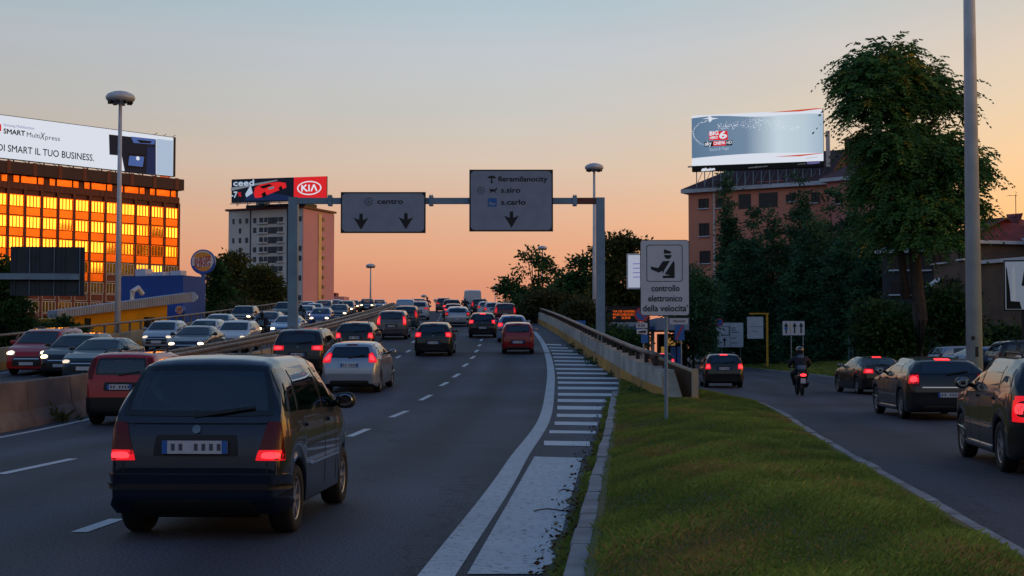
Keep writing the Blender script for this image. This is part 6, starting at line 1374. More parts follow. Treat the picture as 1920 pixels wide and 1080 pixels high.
# ================================================================== trees, grass, weeds
M['leafdark'] = leafmat('dark_foliage', '#22382a', '#466a36', '#5e7e40'); M['leafcon'] = leafmat('conifer_foliage', '#284636', '#4c7652', '#64864e'); M['leafaut'] = leafmat('autumn_foliage', '#30442a', '#646430', '#96742a')
M['leafeath'] = leafmat('feathery_foliage', '#305636', '#628c44', '#b89432'); M['blade'] = leafmat('grass_blades', '#6a8236', '#a2ac52', '#b08658'); M['leafred'] = leafmat('hedge_foliage', '#2a3a26', '#585432', '#74583a')
def leafquads(P, D, S, rng, W=.5):
    """P centres, D long directions, S lengths -> diamond leaves"""
    n = len(P); r = rng.normal(size=(n, 3)); W_ = np.cross(D, r); W_ /= np.linalg.norm(W_, axis=1, keepdims=True)+1e-9
    a = P-D*S[:, None]*.5; b = P+D*S[:, None]*.5; c = P+W_*S[:, None]*W*.5-D*S[:, None]*.05; d = P-W_*S[:, None]*W*.5-D*S[:, None]*.05
    V = np.stack([a, c, b, d], 1).reshape(-1, 3); Fc = np.arange(4*n).reshape(n, 4); return V, Fc
def crown(name, blobs, nclump, nleaf, size, mat, parent, seed, spread=.5, droop=.3, shell=.55, W=.5, bias=(.0, 1.)):
    rng = np.random.default_rng(seed); bl = np.array([b[:6] for b in blobs], float); vol = bl[:, 3]*bl[:, 4]*bl[:, 5]; pick = rng.choice(len(bl), nclump, p=vol**.75/np.sum(vol**.75))
    u = rng.normal(size=(nclump, 3)); u /= np.linalg.norm(u, axis=1, keepdims=True); rad = shell+(1.06-shell)*rng.random(nclump)**.7
    C_ = bl[pick, :3]+u*bl[pick, 3:6]*rad[:, None]
    tint_c = np.clip(rng.normal(.42, .22, nclump), bias[0], bias[1]); k = rng.integers(0, nclump, nclump*nleaf); off = rng.normal(size=(len(k), 3))*spread*np.array([1, 1, .6])
    P = C_[k]+off; D = off+u[k]*spread*.8+rng.normal(size=off.shape)*spread*.6; D[:, 2] -= droop*spread; D /= np.linalg.norm(D, axis=1, keepdims=True)+1e-9
    S = size*rng.uniform(.6, 1.35, len(k)); V, Fc = leafquads(P, D, S, rng, W); t = np.clip(tint_c[k]+rng.normal(0, .1, len(k)), 0, 1)
    return npmesh(name, V, Fc, mat, parent, np.repeat(t, 4))
def trunk(name, paths, parent, mat='bark'):
    m = MB()
    for pts, rs_ in paths: m.tube(pts, rs_, 9)
    return m.build(name, M[mat], parent, True)
def limbs(h0, blobs, r, rng, n=2):
    out = []
    for b in blobs:
        for _ in range(n):
            e = Vector((b[0]+rng.uniform(-.5, .5)*b[3], b[1]+rng.uniform(-.5, .5)*b[4], b[2]+rng.uniform(-.5, .5)*b[5])); s = Vector((0, 0, h0*rng.uniform(.8, 1.1))); mid = s.lerp(e, .5)+Vector((rng.uniform(-.3, .3), rng.uniform(-.3, .3), .3)); out.append(([s, mid, e], [r, r*.6, r*.2]))
    return out
def tree(name, x, y, z, blobs, label, mat='leafdark', seed=1, nc=300, nl=40, size=.35, spread=.45, h0=3., r=.22, group=None, **kw):
    t = empty(name, (x, y, z), 0, label, 'tree', group); rg = random.Random(seed); crown('crown', blobs, nc, nl, size, M[mat], t, seed, spread, **kw)
    top = max(b[2] for b in blobs); trunk('trunk', [([(0, 0, -.2), (.05, .05, h0), (0, 0, top)], [r*1.3, r, r*.3])]+limbs(h0, blobs, r*.5, rg), t); return t
def pxblob(px, py, rx, ry, D, o, dy=0, depth=1.):      # a crown lobe measured in the photo, as a real-size ellipsoid round the tree's base
    p = at(px, py, D); s = D/F; return (p.x-o[0], dy, p.z-o[2], rx*s, rx*s*depth, ry*s)
# -- the big feathery tree
D = 74; o = (at(1722, 600, D).x, D, .5)
big = empty('feathery_tree', o, 0, 'very big feathery-leaved tree beside the tall lamp mast', 'tree')
lob = [pxblob(1655, 150, 78, 70, D, o), pxblob(1624, 210, 46, 86, D, o, -1), pxblob(1720, 190, 70, 75, D, o, .6), pxblob(1668, 285, 62, 80, D, o, -.6), pxblob(1735, 305, 84, 85, D, o, .5), pxblob(1797, 330, 40, 66, D, o, -.5), pxblob(1725, 400, 80, 75, D, o), pxblob(1787, 395, 46, 60, D, o, .4),
       pxblob(1690, 430, 48, 56, D, o, .5), pxblob(1775, 190, 30, 38, D, o), pxblob(1738, 455, 58, 36, D, o, -.3), pxblob(1684, 350, 68, 60, D, o, 1)]
def fronds(name, blobs, nf, seed, mat, parent):
    rng = np.random.default_rng(seed); bl = np.array(blobs, float); w = (bl[:, 3]*bl[:, 4]*bl[:, 5])**.7; pick = rng.choice(len(bl), nf, p=w/w.sum())
    u = rng.normal(size=(nf, 3)); u[:, 2] = np.abs(u[:, 2])*.75-.15+u[:, 2]*.35; u /= np.linalg.norm(u, axis=1, keepdims=True); rad = .34+.48*rng.random(nf)**.6
    B = bl[pick, :3]+u*bl[pick, 3:6]*rad[:, None]; h = u.copy(); h[:, 2] *= .3; h += rng.normal(size=h.shape)*.35; h /= np.linalg.norm(h, axis=1, keepdims=True)
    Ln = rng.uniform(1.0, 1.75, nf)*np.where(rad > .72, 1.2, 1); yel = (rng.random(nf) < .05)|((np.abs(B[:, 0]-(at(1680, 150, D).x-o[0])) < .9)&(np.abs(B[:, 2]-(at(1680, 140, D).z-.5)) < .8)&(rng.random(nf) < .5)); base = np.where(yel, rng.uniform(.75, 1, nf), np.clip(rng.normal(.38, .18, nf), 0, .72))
    Vs = []; ts = []; nl = 11
    for j in range(nl):
        s = (j+.6)/nl; c = B+h*(Ln*s)[:, None]; c[:, 2] += Ln*(.38*s-.80*s*s)
        side = np.cross(h, np.array([0, 0, 1.])); side /= np.linalg.norm(side, axis=1, keepdims=True)+1e-9
        for sg in (-1, 1):
            dl = side*sg*.75+h*.45; dl[:, 2] -= .45; dl += rng.normal(size=dl.shape)*.18; dl /= np.linalg.norm(dl, axis=1, keepdims=True)
            sz = .33*(1-.5*abs(s-.45)); P_ = c+dl*sz*.5; v, _ = leafquads(P_, dl, np.full(nf, sz), rng, .36); Vs.append(v); ts.append(np.repeat(np.clip(base+rng.normal(0, .05, nf), 0, 1), 4))
    V = np.concatenate(Vs); n = len(V)//4; return npmesh(name, V, np.arange(4*n).reshape(n, 4), mat, parent, np.concatenate(ts))
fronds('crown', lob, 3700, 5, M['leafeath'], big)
tx = lambda px, py, dy=0: (at(px, py, D).x-o[0], dy, at(px, py, D).z-o[2])
trunk('trunk', [([(.05, 0, -.6), tx(1726, 600), tx(1716, 500), tx(1714, 420), tx(1700, 300), tx(1670, 170)], [.46, .38, .31, .25, .16, .05]), ([tx(1700, 560, .1), tx(1692, 480, .2), tx(1660, 380, .3), tx(1625, 250, .2)], [.24, .2, .14, .05]), ([tx(1716, 460), tx(1760, 380), tx(1800, 300)], [.18, .12, .04]),
                ([tx(1714, 420), tx(1760, 420, .3), tx(1820, 390)], [.13, .1, .04]), ([tx(1705, 330), tx(1740, 240), tx(1770, 190)], [.13, .08, .03])], big)
# -- dark conifers and bushes on the bank left of it
grp = 'dark trees in front of the orange apartment house'
def cone(px, pt, pb, wpx, Dd, label, seed, mat='leafcon', nc=420, pw=.8, sz=.42):
    o = (at(px, 600, Dd).x, Dd, .3); zt, zb_ = at(px, pt, Dd).z-.3, at(px, pb, Dd).z-.3; w = wpx*Dd/F/2; t = empty('conifer', o, 0, label, 'tree', grp); rng = np.random.default_rng(seed)
    bl = [(rng.uniform(-.12, .12)*w, rng.uniform(-.1, .1)*w, zb_+(zt-zb_)*k/9, w*max(.10, (1-(k/9)**1.6))**pw*rng.uniform(.85, 1.12), w*max(.10, (1-(k/9)**1.6))**pw, (zt-zb_)/9*.9) for k in range(10)]
    crown('crown', bl, nc, 46, sz, M[mat], t, seed, .42, .2, .5, .4); trunk('trunk', [([(0, 0, -.5), (0, 0, zt*.9)], [.28, .05])], t)
cone(1366, 338, 690, 62, 156, 'slender dark cypress at the left of the row of conifers', 21, nc=520)
cone(1415, 400, 700, 70, 152, 'dark conifer right of the slender cypress', 22)
cone(1500, 345, 700, 110, 158, 'tallest broad conifer in front of the orange house', 23, nc=650)
cone(1560, 372, 700, 120, 150, 'broad dark conifer in the middle of the dark row', 24, nc=650)
cone(1610, 362, 705, 120, 146, 'dark conifer just left of the big feathery tree', 25, nc=650)
cone(1450, 420, 700, 120, 146, 'low bushy conifer behind the blank yellow framed board', 26, nc=560)
cone(1520, 430, 705, 150, 140, 'wide dark conifer behind the white lane arrow sign', 27, nc=700, pw=.55)
cone(1395, 470, 700, 130, 148, 'squat dark conifer behind the white direction panel', 28, nc=600, pw=.55)
cone(1640, 450, 705, 110, 132, 'squat dark conifer behind the black sedan', 29, nc=600, pw=.55)
cone(1580, 470, 705, 130, 136, 'squat dark conifer behind the twin blue posts', 30, nc=600, pw=.55)
def bush(px, py, rx, ry, Dd, label, seed, mat='leafdark', nc=160, z0=0, size=.3, name='bush', spread=.4, grp_='bushes and low trees', **kw):
    o = (at(px, 600, Dd).x, Dd, z0); b = pxblob(px, py, rx, ry, Dd, o); t = empty(name, o, 0, label, 'bush', grp_)
    rg = random.Random(seed); bl = [b]+[(b[0]+rg.uniform(-.7, .7)*b[3], rg.uniform(-.5, .5)*b[3], b[2]+rg.uniform(-.5, .55)*b[5], b[3]*rg.uniform(.35, .6), b[3]*.5, b[5]*rg.uniform(.35, .6)) for _ in range(5)]
    crown('crown', bl, nc, 40, size, M[mat], t, seed, spread, **kw); trunk('trunk', [([(0, 0, -.3), (0, 0, max(.5, b[2]))], [.12, .06])], t)
bush(1775, 590, 45, 60, 84, 'leafy bush right of the big tree trunk, in front of the brick house', 31, nc=160, z0=.5); bush(1668, 620, 60, 60, 84, 'dark bush left of the big tree trunk', 32, nc=220, z0=.5); bush(1880, 640, 38, 26, 88, 'low bush under the framed advert at the right edge', 33, nc=120, z0=.5)
bush(1300, 590, 46, 90, 126, 'dark tree between the speed check sign and the slender cypress', 34, nc=320, mat='leafcon')
bush(1900, 655, 60, 20, 95, 'dark hedge behind the parked cars at the right edge', 37, nc=120, z0=.5)
# -- trees beyond the crest and beside the flyover
g2 = 'trees on the right of the flyover'
Dd = 205; o = (at(1010, 600, Dd).x, Dd, 0)
tree('broadleaf_tree', *o, [pxblob(1000, 505, 40, 34, Dd, o), pxblob(960, 545, 34, 26, Dd, o), pxblob(1035, 530, 40, 34, Dd, o), pxblob(1010, 575, 70, 38, Dd, o), pxblob(995, 474, 16, 12, Dd, o), pxblob(945, 538, 18, 8, Dd, o), pxblob(1050, 570, 40, 36, Dd, o)], 'open branched tree silhouetted right of the crest', 'leafdark', 41, 170, 40, .6, .62, 6, .3, g2)
Dd = 150; o = (at(1100, 600, Dd).x, Dd, 0)
tree('broadleaf_tree', *o, [pxblob(1100, 520, 34, 40, Dd, o), pxblob(1085, 560, 50, 40, Dd, o), pxblob(1070, 590, 60, 40, Dd, o)], 'dark tree between the silhouetted tree and the right gantry column', 'leafdark', 42, 260, 44, .5, .55, 4, .25, g2)
Dd = 135; o = (at(1160, 600, Dd).x, Dd, 0)
tree('broadleaf_tree', *o, [pxblob(1150, 478, 34, 36, Dd, o), pxblob(1182, 470, 24, 30, Dd, o), pxblob(1165, 530, 50, 50, Dd, o), pxblob(1150, 580, 50, 40, Dd, o)], 'bushy tree right of the right gantry column', 'leafaut', 43, 330, 46, .42, .45, 4, .25, g2)
bush(1040, 590, 60, 42, 118, 'dark shrub just behind the flyover parapet, left of the gantry column', 44, nc=320, mat='leafred', size=.34); bush(985, 592, 42, 32, 140, 'dark shrub at the far end of the parapet', 45, nc=240, size=.4); bush(1090, 606, 42, 36, 104, 'low dark shrub below the right gantry column', 46, nc=220, mat='leafred')
bush(1150, 640, 46, 26, 100, 'low shrub below the filling station display', 47, nc=160)
# -- trees on the left
g3 = 'trees beyond the oncoming carriageway'
Dd = 210; o = (at(450, 600, Dd).x, Dd, 0)
tree('broadleaf_tree', *o, [pxblob(438, 505, 26, 30, Dd, o), pxblob(450, 545, 40, 34, Dd, o), pxblob(430, 570, 36, 24, Dd, o)], 'rounded dark tree in front of the pale tower, tallest of its clump', 'leafaut', 51, 330, 44, .55, .6, 5, .3, g3, bias=(0, .75))
Dd = 200; o = (at(500, 600, Dd).x, Dd, 0)
tree('broadleaf_tree', *o, [pxblob(488, 525, 24, 26, Dd, o), pxblob(505, 545, 26, 24, Dd, o), pxblob(495, 572, 36, 22, Dd, o)], 'rounded dark tree left of the gantry column', 'leafaut', 52, 280, 44, .5, .55, 5, .3, g3, bias=(0, .75))
Dd = 190; o = (at(410, 600, Dd).x, Dd, 0)
tree('broadleaf_tree', *o, [pxblob(404, 515, 13, 28, Dd, o), pxblob(410, 560, 24, 30, Dd, o), pxblob(425, 585, 40, 18, Dd, o)], 'narrow dark tree right of the round burger sign', 'leafdark', 53, 240, 42, .5, .5, 5, .25, g3)
bush(470, 585, 62, 18, 176, 'reddish brown hedge under the trees by the pale tower', 54, 'leafred', 220, size=.45)
Dd = 88; o = (at(15, 600, Dd).x, Dd, 0)
tree('broadleaf_tree', *o, [pxblob(2, 520, 22, 40, Dd, o), pxblob(10, 580, 36, 40, Dd, o), pxblob(20, 620, 40, 30, Dd, o), pxblob(-30, 560, 40, 70, Dd, o)], 'leafy green tree at the left edge below the dark road board', 'leafdark', 55, 420, 46, .28, .3, 2.5, .2, g3)
bush(118, 622, 18, 26, 92, 'slim shrub before the yellow restaurant wall', 56, nc=70, size=.22, spread=.25); bush(148, 630, 20, 18, 92, 'small rounded shrub before the yellow restaurant wall', 57, nc=60, size=.22, spread=.25); bush(68, 625, 26, 20, 95, 'dark shrub left of the yellow restaurant', 58, nc=90, size=.24)

# -- grass blades on the island: denser near the camera
def grass(name, n, xf, seed, d0, d1, hmin, hmax, zf, pw=1.9, mat='blade', wid=.006):
    rng = np.random.default_rng(seed); d = d0+(d1-d0)*rng.random(n)**pw; t = rng.random(n); a = np.array([xf(v)[0] for v in d]); b = np.array([xf(v)[1] for v in d]); x = a+(b-a)*t
    z = np.array([zf(xx, dd) for xx, dd in zip(x, d)])
    pn = np.sin(x*2.3+1.3*np.sin(d*.9))*np.cos(d*1.1+x*.7)+.6*np.sin(x*5.1-d*3.3)+.4*np.sin(d*.35+x*.9)
    h = rng.uniform(hmin, hmax, n)*(1+.45*np.clip(pn, -1, 1.5))*np.where(rng.random(n) < .02, 1.5, 1); ang = rng.uniform(0, 2*np.pi, n); lean = rng.uniform(.3, 1.3, n)*h; w = (wid+d*.00032)*rng.uniform(.7, 1.4, n)
    cx_, sx_ = np.cos(ang), np.sin(ang); V = np.zeros((n, 4, 3))
    V[:, 0] = np.stack([x-sx_*w, d+cx_*w, z-.02], 1); V[:, 1] = np.stack([x+sx_*w, d-cx_*w, z-.02], 1)
    V[:, 2] = np.stack([x+sx_*w*.6+cx_*lean*.4, d-cx_*w*.6+sx_*lean*.4, z+h*.65], 1); V[:, 3] = np.stack([x+cx_*lean, d+sx_*lean, z+h], 1)
    Fc = np.arange(4*n).reshape(n, 4)[:, [0, 1, 3, 2]]; tint = np.clip(.36+.20*pn*rng.uniform(.5, 1, n)+rng.normal(0, .13, n), 0, .8); dry = rng.random(n) < np.clip(.05+.75*(np.sin(x*1.35+d*.62+1.7*np.sin(d*.31))*np.sin(d*.83-x*.6+np.sin(x*1.9))-.10), .05, .7); tint[dry] = rng.uniform(.92, 1, dry.sum())
    return tag(npmesh(name, V.reshape(-1, 3), Fc, M[mat], None, np.repeat(tint, 4)), kind='stuff')
grass('grass', 210000, lambda v: (KL(v)+.22, KR(v)-.27), 61, 6.2, 46.5, .018, .05, zi, wid=.0035)
grass('grass', 9000, lambda v: (KL(v)-.10, KL(v)+.03), 62, 7, 40, .02, .07, lambda x, d: zp(d), 1.2)
grass('grass', 9000, lambda v: (KL(v)+.15, KL(v)+.32), 63, 6, 40, .015, .05, lambda x, d: zp(d)+.12, 1.4)
grass('grass', 9000, lambda v: (KR(v)-.42, KR(v)-.22), 64, 7, 46, .02, .07, lambda x, d: .12, 1.4)
grass('grass', 16000, lambda v: (LEDGE(v)-1.3, LEDGE(v)-.2), 65, 18, 50, .05, .13, lambda x, d: zo(d)+.28+(zp(d)+.78-zo(d)-.28)*min(1, max(0, (x-OIN(d))/(LEDGE(d)-.2-OIN(d)))), 1.2)
grass('grass', 26000, lambda v: (VR(v)+.2, VR(v)+9), 66, 45, 150, .06, .2, lambda x, d: .14+.06*(x-VR(d)), 1.0, wid=.012)
# weeds growing at the foot of the parapet and the barrier, twigs and dead leaves by the kerb
def weed(x, y, z, s, seed, label, mat='leafdark'):
    w = empty('weed', (x, y, z), 0, label, 'weed', 'weeds at the foot of the walls'); rng = np.random.default_rng(seed); n = 60
    P = rng.normal(size=(n, 3))*np.array([.3, .2, .28])*s; P[:, 2] = np.abs(P[:, 2])+.05*s; D_ = P*np.array([1, 1, .8])+np.array([0, 0, .15*s]); D_ /= np.linalg.norm(D_, axis=1, keepdims=True)
    V, Fc = leafquads(P, D_, rng.uniform(.15, .35, n)*s, rng, .4); npmesh('leaf_tuft', V, Fc, M[mat], w, np.repeat(rng.uniform(.2, .7, n), 4))
    m = MB()
    for k in range(5): q = Vector(P[k]); m.tube([(0, 0, -.05), tuple(q*.6), tuple(q)], .012*s, 4)
    m.build('stem', M['bark'], w)
weed(RWALL(41)-.3, 41, zp(41), .55, 71, 'largest dark weed at the end of the ochre wall base')
for k, (dd, s) in enumerate(((57, .5), (60, .4), (66, .45), (72, .5), (50, .35))): weed(RWALL(dd)-.15, dd, zp(dd), s, 72+k, ('weed at the ochre wall base beside the wide part of the hatching', 'small weed a little further along the ochre wall base', 'low weed half way along the ochre wall base', 'weed near the narrow end of the hatching', 'tiny weed near the large weed on the ochre wall base')[k])
for k, (dd, s) in enumerate(((31.2, .55), (34.6, .65), (36.2, .4))): weed(LEDGE(dd)+.42, dd, zp(dd), s, 80+k, ('weed at the foot of the stained barrier, leftmost', 'bigger weed at the foot of the stained barrier beside the tall red hatchback', 'small weed right beside the tall red hatchback')[k], 'leafaut')
M['twig'] = pmat('dry_twig', '#4a3628', .9, 0, .3, 9); rs = random.Random(4)
for k, (px_, py_, a, L_) in enumerate(((1040, 962, .12, .42), (1066, 925, .1, .22))):
    p = G(px_, py_); m = MB(); pts = [(p.x+L_*(t-.5)*math.cos(a), p.y+L_*(t-.5)*math.sin(a)*3+.03*math.sin(t*7), zp(p.y)+.02+.015*math.sin(t*5)) for t in np.linspace(0, 1, 7)]; m.tube(pts, [.007]*6+[.003], 5)
    q = pts[4]; m.tube([q, (q[0]+.08, q[1]+.12, q[2]+.03)], .006, 4); tag(m.build('twig', M['twig']), ('longer dry twig lying on the white painted gore', 'short dry twig further up on the white painted gore')[k], 'twig', 'twigs on the painted gore')
n = 1000; rng = np.random.default_rng(9); dd = 7+32*rng.random(n)**1.5; xx = np.array([KL(v) for v in dd])-np.abs(rng.normal(0, .15, n)); P = np.stack([xx, dd, np.array([zp(v) for v in dd])+.02+rng.random(n)*.02], 1); D_ = rng.normal(size=(n, 3))*np.array([1, 1, .25]); D_ /= np.linalg.norm(D_, axis=1, keepdims=True)
M['deadleaf'] = leafmat('dead_leaves', '#3a2a1c', '#6a4a2a', '#8a6a3a'); V, Fc = leafquads(P, D_, rng.uniform(.02, .065, n), rng, .6); tag(npmesh('leaf_litter', V, Fc, M['deadleaf'], None, np.repeat(rng.random(n), 4)), kind='stuff')
# ================================================================== right hand district: houses, filling station, small signs
M['brickwall'] = pmat('yellow_brick', '#7d6350', .9, 0, .2, .6, .4, 14, col2='#5f4a42'); M['dimwall'] = pmat('dim_render', '#3c3e42', .9, 0, .2, .5); M['stucco'] = pmat('pale_stucco', '#6e5a50', .9, 0, .18, .5, .3, 8)
def house(px0, px1, pe, D0, D1, dep, label, mat, roofmat, rise, hip=2.5, z0=.5, over=.5):
    a, b = at(px0, 600, D0), at(px1, 600, D1); f = Frame((a.x, a.y), math.atan2(b.y-a.y, b.x-a.x)); W_ = (b-a).to_2d().length; h = setf('brick_house', f, label, 'building'); ze_ = f.uv((px0+px1)/2, pe)[1]
    m = MB(); m.bx((0, 0, z0-.5), (W_, dep, ze_)); m.build('wall', M[mat], h)
    m = MB(); q = over; m.bx((-q, -q, ze_), (W_+q, dep+q, ze_+.25)); m.build('eaves', M['polegrey'], h)
    m = MB(); m.add([(-q, -q, ze_+.25), (W_+q, -q, ze_+.25), (W_+q, dep+q, ze_+.25), (-q, dep+q, ze_+.25), (hip, dep/2, ze_+rise), (W_-hip, dep/2, ze_+rise)], [(0, 1, 5, 4), (2, 3, 4, 5), (3, 0, 4), (1, 2, 5)]); m.build('roof', M[roofmat], h)
    return f, h, ze_
f, h, ze_ = house(1753, 1812, 460, 112, 108, 10, 'old brick house with awning and balcony between the big tree and the lamp mast', 'stucco', 'tilesred', 2.2)
for (a, b, c_, d_) in ((1751, 475, 1774, 494), (1778, 524, 1785, 548), (1790, 524, 1798, 560), (1800, 460, 1808, 486)): hwin(a, b, c_, d_, par=h, fr_=f)
m = MB(); A_, B_ = f.uv(1757, 540), f.uv(1771, 520); m.add([(A_[0], -.05, B_[1]), (B_[0], -.05, B_[1]), (B_[0], -1.1, A_[1]+.1), (A_[0], -1.1, A_[1]+.1)], [(0, 1, 2, 3)]); m.build('awning', M['whitefr'], h)
m = MB(); A_, B_ = f.uv(1772, 592), f.uv(1806, 588); m.bx((A_[0], -1.1, A_[1]), (B_[0], 0, B_[1])); bl_ = m.build('balcony', M['stucco'], h)
m = MB(); z_ = f.uv(0, 564)[1]
for k in range(18): x = A_[0]+(B_[0]-A_[0])*k/17; m.bx((x-.015, -1.1, B_[1]), (x+.015, -1.07, z_))
m.bx((A_[0], -1.12, z_), (B_[0], -1.05, z_+.05)); m.build('railing', M['darkmetal'], bl_)
c_ = f.uv(1781, 552); m = MB(); m.lathe([(0, 0), (.25, .04), (.42, .14)], 16, axis='x'); dsh = m.build('satellite_dish', M['whitefr'], h); dsh.location = (c_[0], -.6, c_[1]); dsh.rotation_euler = (0, 0, R(-70))
f, h, ze_ = house(1838, 1925, 492, 100, 96, 9, 'yellow brick house with terrace and red tiled roof at the right edge', 'brickwall', 'tilesred', .6, over=.3)
m = MB(); z0_, z1_ = f.uv(0, 486)[1], f.uv(0, 474)[1]; A_ = f.uv(1838, 480)[0]; m.bx((A_-.2, -.35, z0_), (A_+3.6, -.05, z1_)); m.build('cornice', M['stucco'], h)
m = MB(); zt_ = f.uv(0, 453)[1]
for k in range(5): x = A_+.2+k*.85; m.bx((x-.03, -.2, z1_), (x+.03, -.14, zt_))
m.bx((A_, -.22, zt_), (A_+3.6, -.12, zt_+.1)); m.build('terrace_rail', M['darkmetal'], h)
f, h, ze_ = house(1800, 1902, 440, 128, 124, 10, 'dark house with red hip roof behind the yellow brick house', 'stucco', 'tilesred', 2.2, hip=3.5)
m = MB(); A_, B_ = f.uv(1808, 432), f.uv(1846, 404); m.bx((A_[0], 3, A_[1]), (B_[0], 6, B_[1])); m.build('chimney', M['brickwall'], h)
f, h, ze_ = house(1880, 1990, 452, 112, 106, 10, 'house with red tiled roof at the far right edge', 'brickwall', 'tilesred', 2.8, hip=3.5)
f, h, ze_ = house(1655, 1752, 474, 122, 120, 10, 'dim house with bluish roof behind the conifers and the big tree', 'dimwall', 'signback', 2.0)
for (a, b, c_, d_) in ((1672, 484, 1684, 506), (1700, 484, 1712, 506), (1730, 484, 1742, 506), (1672, 530, 1684, 552), (1700, 530, 1712, 552)): hwin(a, b, c_, d_, par=h, fr_=f)
p = at(1908, 600, 126); an = empty('aerial', (p.x, 126, at(1908, 430, 126).z-1.5), R(12), 'thin rooftop aerial against the sky at the right edge', 'aerial'); zt_ = at(1908, 364, 126).z-an.location.z; m = MB(); m.cyl((0, 0, 0), (0, 0, zt_), .035, n=6); m.build('mast', M['darkmetal'], an)
m = MB()
for zf_, l in ((.97, .7), (.55, 1.3), (.25, 1.0)): m.cyl((-l, 0, zt_*zf_), (l*.3, 0, zt_*zf_), .02, n=5); m.cyl((-l, -.3, zt_*zf_), (-l, .3, zt_*zf_), .015, n=5)
m.build('aerial_arm', M['darkmetal'], an)
M['poster'] = emat('poster_grey', '#8a96aa', .5); M['paleled'] = emat('pale_panel', '#c4cce4', .62)
# framed advert at the right edge
f = Frame((at(1884, 600, 78).x, 78), R(-12)); e = setf('advert_panel', f, 'framed tall advert with black and white picture at the right edge', 'billboard'); x0, z1 = f.uv(1882, 488); z0 = f.uv(1882, 583)[1]; W_ = 3.6
m = MB(); m.bx((x0, 0, z0), (x0+W_, .25, z1)); m.build('cabinet', M['black'], e); m = MB(); m.flat([(x0+.06, z0+.08), (x0+W_-.06, z0+.08), (x0+W_-.06, z1-.08), (x0+.06, z1-.08)], -.01); m.build('poster', M['poster'], e)
m = MB(); h_ = z1-z0
m.flat([(x0+.1, z0+.1), (x0+.34, z0+.1), (x0+.30, z0+h_*.4), (x0+.16, z1-.5), (x0+.1, z1-.3)], -.02, 0); m.flat([(x0+.40, z0+.1), (x0+.62, z0+.1), (x0+.56, z1-.3), (x0+.42, z1-.5)], -.02, 1); m.flat([(x0+.9, z0+h_*.5), (x0+1.6, z0+h_*.4), (x0+1.7, z1-.4), (x0+1.1, z1-.3)], -.02, 0); m.flat([(x0+.14, z0+.1), (x0+.9, z0+.1), (x0+.8, z0+.5), (x0+.2, z0+.55)], -.03, 0)
m.build('poster_figure', [M['led_black'], M['led_grey']], e)
m = MB(); m.bx((x0+.9, .05, .3), (x0+1.15, .2, z0)); m.build('post', M['black'], e)
# filling station
st = empty('filling_station', (at(1215, 600, 128).x, 128, 0), 0, 'dark filling station with pale canopies and an orange lettered display', 'building'); S0 = st.location
def sbox(name, pxa, pya, pxb, pyb, y0, y1, mat, par=st): a, b = at(pxa, pyb, S0.y+y0), at(pxb, pya, S0.y+y0); m = MB(); m.bx((a.x-S0.x, y0, a.z), (b.x-S0.x, y1, b.z)); return m.build(name, M[mat], par)
M['canopy'] = pmat('canopy_panel', '#8fa0ae', .5, 0, .15, .4); M['led_amber'] = emat('amber_lettering', '#ff6a14', .6); M['lit_wall'] = emat('lit_shop', '#c89a50', .35)
sbox('roof', 1160, 543, 1320, 557, 8, 20, 'darkred'); sbox('upper_wall', 1164, 557, 1316, 572, 9, 20, 'signback'); sbox('roof', 1138, 574, 1300, 583, 0, 12, 'black'); sbox('wall', 1142, 583, 1196, 606, 1, 10, 'black')
sbox('canopy', 1132, 604, 1232, 612, -6, 6, 'canopy'); sbox('canopy_edge', 1132, 612, 1232, 617, -5.9, 5.9, 'signblue'); sbox('canopy', 1232, 596, 1292, 619, -8, 4, 'signgrey')
sbox('shop_front', 1236, 626, 1288, 690, 2, 4, 'black'); 
for a, b, c_, d_ in ((1252, 630, 1266, 648), (1270, 634, 1284, 644), (1240, 650, 1250, 662)): sbox('lit_window', a, b, c_, d_, 1.8, 1.95, 'lit_wall')
for px_ in (1150, 1186, 1224): sbox('canopy_post', px_-3, 617, px_+3, 690, -2, -1.6, 'polegrey')
for px_ in (1262, 1274): sbox('fuel_pump', px_-4, 650, px_+5, 684, -4, -3.4, 'signblue')
e = Frame((at(1170, 600, 127).x, 127), 0); q = setf('display_board', e, 'dark display with orange lit lettering left of the speed check sign', 'display'); a, b = e.uv(1144, 602), e.uv(1197, 578); m = MB(); m.bx((a[0], 0, a[1]), (b[0], .2, b[1])); m.build('cabinet', M['black'], q)
m = MB(); m.bx(((a[0]+b[0])/2-.1, .05, 0), ((a[0]+b[0])/2+.1, .18, a[1])); m.build('post', M['darkmetal'], q)
for s, y in (('VIA DE GASPERI', 584), ('PARCHEGGIO', 590), ('P   250', 596)):
    c_ = e.uv(1149, y); t = text(s, .28, M['led_amber'], q, c_[0], c_[1], -.02, 'LEFT', 1, .006); w = max(v.co.x for v in t.data.vertices)-c_[0]; k = (e.uv(1190 if 'P ' not in s else 1182, y)[0]-c_[0])/w
    for v in t.data.vertices: v.co.x = c_[0]+(v.co.x-c_[0])*k
